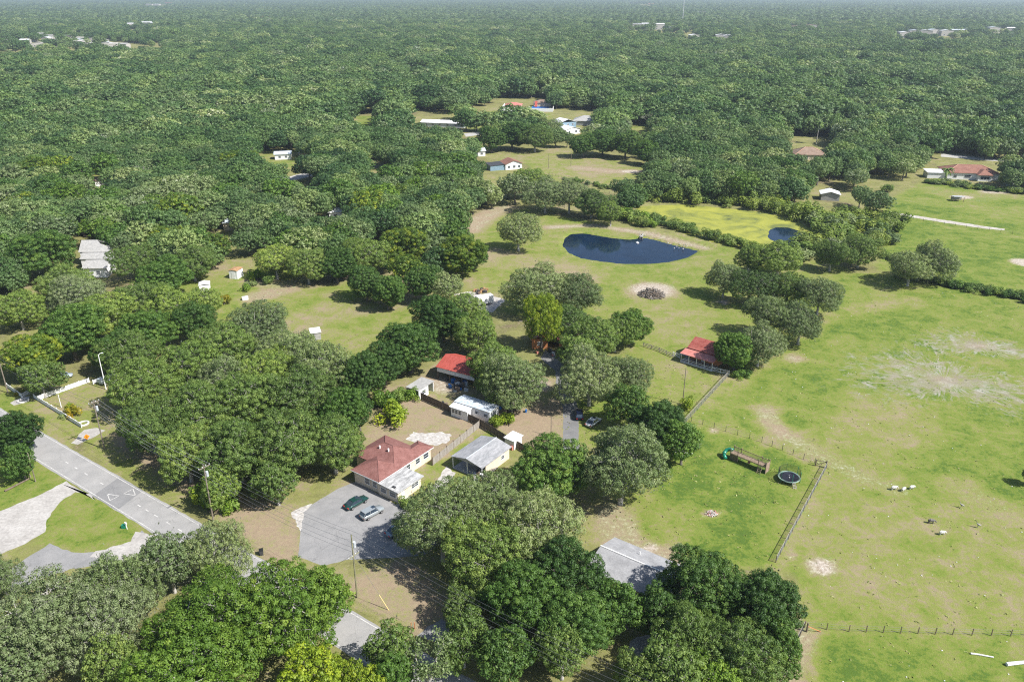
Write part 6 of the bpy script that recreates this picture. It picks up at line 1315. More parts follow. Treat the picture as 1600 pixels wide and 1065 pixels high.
WOOD_TREES=[
(-119.9,262.5,8.4,13.1,'m','to the right of the white gabled house'),
(-112.8,263.9,8.3,14.3,'m','to the left of the tall white shed'),
(-34.1,291.4,9.0,13.4,'m','behind the yellow-topped dome tree'),
(-71.5,268.0,8.2,13.4,'g','behind the long mowed lawn'),
(-76.0,268.2,8.0,12.3,'d','to the right of the tall white shed'),
(-182.8,272.3,8.1,14.9,'m','to the left of the white gabled house'),
(-132.7,314.9,9.0,14.9,'y','behind the tall white shed'),
(-176.4,301.2,8.6,13.3,'m','behind the white gabled house'),
(-83.5,294.5,8.3,13.2,'g','behind the tall white shed'),
(-175.2,289.9,8.0,13.8,'m','behind the white gabled house'),
(-137.2,293.3,8.1,14.7,'m','behind the white gabled house'),
(-125.4,319.3,8.7,13.5,'m','behind the tall white shed'),
(-198.0,294.2,8.0,12.4,'m','to the left of the white gabled house'),
(-180.4,311.8,8.4,12.6,'m','behind the white gabled house'),
(-179.4,286.4,7.8,13.8,'m','to the left of the white gabled house'),
(-59.5,281.3,7.6,12.7,'g','to the left of the yellow-topped dome tree'),
(-153.0,304.0,8.1,12.6,'d','behind the white gabled house'),
(-191.1,305.9,8.1,14.2,'m','behind the white gabled house'),
(-158.5,306.3,8.1,13.9,'m','behind the white gabled house'),
(-39.6,302.0,8.0,13.9,'m','behind the yellow-topped dome tree'),
(-84.8,289.2,7.7,13.3,'d','behind the tall white shed'),
(-179.4,263.8,7.0,13.7,'d','to the left of the white gabled house'),
(-151.6,328.4,8.5,13.9,'g','behind the white gabled house'),
(-200.8,347.4,8.9,13.9,'d','behind the white gabled house'),
(-211.7,327.3,8.4,13.4,'g','behind the white gabled house'),
(-59.1,321.8,8.3,13.4,'y','behind the yellow-topped dome tree'),
(-162.4,242.0,6.4,11.2,'m','to the left of the white gabled house'),
(-32.6,297.2,7.6,12.4,'g','behind the yellow-topped dome tree'),
(-134.8,281.2,7.3,11.6,'g','to the right of the white gabled house'),
(-24.8,316.8,8.0,13.5,'m','behind the pond meadow'),
(-141.3,333.8,8.4,14.7,'g','behind the white gabled house'),
(-93.1,296.7,7.5,14.2,'m','behind the tall white shed'),
(-143.1,278.5,7.1,11.5,'d','behind the white gabled house'),
(-33.2,242.7,6.3,11.0,'y','in front of the yellow-topped dome tree'),
(-154.8,317.5,7.9,12.6,'m','behind the white gabled house'),
(-204.7,356.1,8.7,13.9,'d','behind the white gabled house'),
(-64.4,279.6,7.0,12.3,'b','behind the long mowed lawn'),
(-50.3,297.0,7.4,12.2,'m','behind the yellow-topped dome tree'),
(-204.6,326.3,8.0,12.4,'y','behind the white gabled house'),
(-63.7,286.6,7.1,12.5,'g','to the left of the yellow-topped dome tree'),
(-170.2,329.7,8.0,13.4,'d','behind the white gabled house'),
(-61.8,273.3,6.8,11.8,'d','behind the long mowed lawn'),
(-75.6,341.9,8.2,14.6,'d','behind the yellow-topped dome tree'),
(-112.1,270.2,6.7,12.7,'d','behind the tall white shed'),
(-168.6,304.2,7.4,13.4,'m','behind the white gabled house'),
(-151.8,293.2,7.2,12.6,'g','behind the white gabled house'),
(-55.0,336.1,8.1,13.0,'b','behind the yellow-topped dome tree'),
(-168.4,284.6,7.0,13.5,'m','behind the white gabled house'),
(-26.5,266.5,6.5,11.7,'g','to the right of the yellow-topped dome tree'),
(-125.5,342.9,8.1,12.3,'d','behind the tall white shed'),
(-146.8,320.4,7.5,12.6,'d','behind the white gabled house'),
(102.6,361.1,8.4,14.1,'b','behind the duckweed pond'),
(-149.6,290.6,6.9,11.4,'g','behind the white gabled house'),
(-218.0,374.3,8.6,13.2,'g','behind the white gabled house'),
(-26.7,397.3,9.1,15.9,'d','to the left of the tile-roofed house'),
(97.5,386.0,8.8,13.6,'m','behind the duckweed pond'),
(136.2,398.7,9.1,13.3,'d','in front of the brown hip-roofed house'),
(-191.4,335.7,7.7,13.7,'b','behind the white gabled house'),
(-77.8,397.3,9.0,14.2,'m','in front of the long white metal roof'),
(131.5,368.2,8.4,13.0,'d','to the left of the small grey-roofed house'),
(-102.3,344.7,7.9,13.9,'d','behind the tall white shed'),
(-86.3,335.7,7.7,12.0,'m','to the left of the yellow-topped dome tree'),
(-168.9,362.1,8.3,13.8,'m','behind the white gabled house'),
(-94.3,392.9,8.9,14.5,'m','to the left of the long white metal roof'),
(-178.2,261.4,6.1,12.5,'m','to the left of the white gabled house'),
(-207.6,376.9,8.5,15.3,'d','behind the white gabled house'),
(-25.2,251.2,5.9,11.4,'m','in front of the yellow-topped dome tree'),
(-46.8,306.6,7.0,13.4,'d','behind the yellow-topped dome tree'),
(-197.9,357.8,8.1,12.4,'g','behind the white gabled house'),
(-135.5,345.8,7.8,14.5,'g','behind the tall white shed'),
(-35.5,335.3,7.6,12.7,'m','behind the yellow-topped dome tree'),
(-56.5,378.5,8.5,13.2,'d','in front of the long white metal roof'),
(-147.9,356.4,8.0,13.5,'m','behind the tall white shed'),
(-246.9,378.7,8.4,13.6,'m','behind the white gabled house'),
(-129.6,294.6,6.7,12.7,'m','to the right of the white gabled house'),
(-222.3,391.0,8.6,15.3,'y','behind the white gabled house'),
(-127.3,380.2,8.4,14.6,'m','behind the tall white shed'),
(-115.9,327.2,7.3,12.4,'m','behind the tall white shed'),
(-154.5,313.8,7.0,12.2,'m','behind the white gabled house'),
(-95.9,292.1,6.6,10.9,'m','behind the tall white shed'),
(-200.2,396.2,8.7,15.2,'d','behind the white gabled house'),
(-136.8,362.0,8.0,13.0,'d','behind the tall white shed'),
(-233.9,370.9,8.1,14.7,'g','behind the white gabled house'),
(-162.3,321.3,7.1,11.4,'m','behind the white gabled house'),
(-84.3,283.0,6.3,12.6,'m','behind the tall white shed'),
(-104.8,270.9,6.1,10.5,'y','behind the tall white shed'),
(-126.8,360.6,7.9,13.5,'d','behind the tall white shed'),
(-223.5,347.7,7.6,14.0,'d','behind the white gabled house'),
(-242.9,408.0,8.8,12.9,'m','behind the white gabled house'),
(-235.3,392.5,8.5,14.1,'y','behind the white gabled house'),
(-221.5,345.5,7.5,12.6,'m','behind the white gabled house'),
(-172.8,318.2,7.0,12.4,'m','behind the white gabled house'),
(-156.2,371.6,8.0,12.4,'m','behind the white gabled house'),
(-209.4,350.3,7.6,13.7,'m','behind the white gabled house'),
(-105.3,311.2,6.8,13.1,'m','behind the tall white shed'),
(-195.3,317.7,6.9,13.0,'m','behind the white gabled house'),
(-69.8,287.3,6.3,11.9,'m','behind the long mowed lawn'),
(-176.6,366.8,7.9,14.3,'g','behind the white gabled house'),
(-207.5,309.9,6.7,12.2,'d','to the left of the white gabled house'),
(116.6,411.1,8.7,13.1,'g','to the left of the brown hip-roofed house'),
(-23.0,328.6,7.1,13.3,'m','behind the pond meadow'),
(-144.5,314.2,6.8,11.6,'m','behind the white gabled house'),
(-112.9,319.3,6.9,11.5,'m','behind the tall white shed'),
(-200.2,421.7,8.9,13.2,'m','behind the white gabled house'),
(-139.2,409.7,8.7,14.5,'y','behind the tall white shed'),
(-41.7,381.9,8.1,13.7,'b','to the left of the tile-roofed house'),
(-187.7,296.4,6.5,11.0,'m','to the left of the white gabled house'),
(-86.6,384.9,8.2,13.0,'m','to the left of the long white metal roof'),
(-26.5,297.2,6.5,11.3,'d','behind the pond meadow'),
(-132.1,319.1,6.9,12.6,'d','behind the tall white shed'),
(-152.6,286.9,6.2,12.2,'b','behind the white gabled house'),
(-25.3,371.3,7.8,14.2,'d','to the left of the tile-roofed house'),
(-200.6,311.0,6.7,11.9,'g','to the left of the white gabled house'),
(-19.8,278.3,6.0,12.4,'d','behind the pond meadow'),
(-136.3,309.6,6.6,11.3,'m','to the right of the white gabled house'),
(-136.8,362.7,7.6,13.9,'m','behind the tall white shed'),
(-73.8,278.0,6.0,12.3,'m','to the right of the tall white shed'),
(81.4,382.1,8.0,13.2,'g','behind the duckweed pond'),
(-28.0,414.2,8.6,13.9,'m','to the left of the tile-roofed house'),
(-126.3,280.3,6.0,10.7,'y','to the right of the white gabled house'),
(-77.9,290.9,6.2,10.6,'d','behind the tall white shed'),
(-213.6,336.6,7.1,13.3,'g','behind the white gabled house'),
(-118.8,338.3,7.1,12.3,'m','behind the tall white shed'),
(-38.1,410.6,8.4,13.8,'d','to the left of the tile-roofed house'),
(97.1,363.4,7.5,13.8,'m','behind the duckweed pond'),
(-156.4,359.8,7.4,11.8,'g','behind the white gabled house'),
(-219.4,398.1,8.1,14.6,'m','behind the white gabled house'),
(-44.4,420.1,8.5,13.5,'d','in front of the long white metal roof'),
(-105.1,324.7,6.7,11.9,'m','behind the tall white shed'),
(-143.1,346.0,7.1,12.9,'g','behind the tall white shed'),
(-29.9,324.2,6.7,11.4,'b','behind the pond meadow'),
(-256.6,419.1,8.4,15.2,'g','behind the white gabled house'),
(-198.0,340.1,7.0,13.0,'m','behind the white gabled house'),
(-171.3,293.8,6.1,10.8,'d','behind the white gabled house'),
(-163.0,315.3,6.5,12.0,'b','behind the white gabled house'),
(-184.4,277.8,5.8,11.4,'m','to the left of the white gabled house'),
(-166.6,393.8,7.9,13.9,'m','behind the white gabled house'),
(-110.6,363.3,7.3,12.3,'m','behind the tall white shed'),
(-75.5,386.4,7.8,12.4,'m','in front of the long white metal roof'),
(-42.8,357.0,7.2,11.7,'b','behind the yellow-topped dome tree'),
(-138.9,307.5,6.3,11.6,'y','behind the white gabled house'),
(-68.4,334.3,6.8,12.0,'m','behind the yellow-topped dome tree'),
(-46.6,344.3,6.9,12.0,'y','behind the yellow-topped dome tree'),
(-98.2,412.6,8.2,12.8,'d','to the left of the long white metal roof'),
(-134.0,400.6,7.9,14.7,'m','behind the tall white shed'),
(-163.8,427.8,8.4,14.1,'m','behind the tall white shed'),
(-179.2,453.0,8.9,14.9,'m','behind the white gabled house'),
(-61.9,457.9,8.9,15.5,'m','in front of the long white metal roof'),
(121.2,379.0,7.5,13.3,'m','in front of the brown hip-roofed house'),
(-50.2,386.1,7.6,12.3,'m','in front of the long white metal roof'),
(-111.5,360.8,7.2,11.9,'m','behind the tall white shed'),
(1.4,355.7,7.1,13.5,'g','in front of the tile-roofed house'),
(117.4,368.6,7.3,12.5,'m','in front of the brown hip-roofed house'),
(-24.6,306.2,6.2,10.5,'d','behind the pond meadow'),
(134.5,414.3,8.1,14.5,'g','to the left of the brown hip-roofed house'),
(-60.6,264.7,5.4,11.5,'m','behind the long mowed lawn'),
(-89.8,469.2,9.1,15.0,'m','to the left of the long white metal roof'),
(-104.9,265.5,5.4,9.9,'m','behind the tall white shed'),
(-17.3,354.0,7.0,12.7,'g','in front of the tile-roofed house'),
]
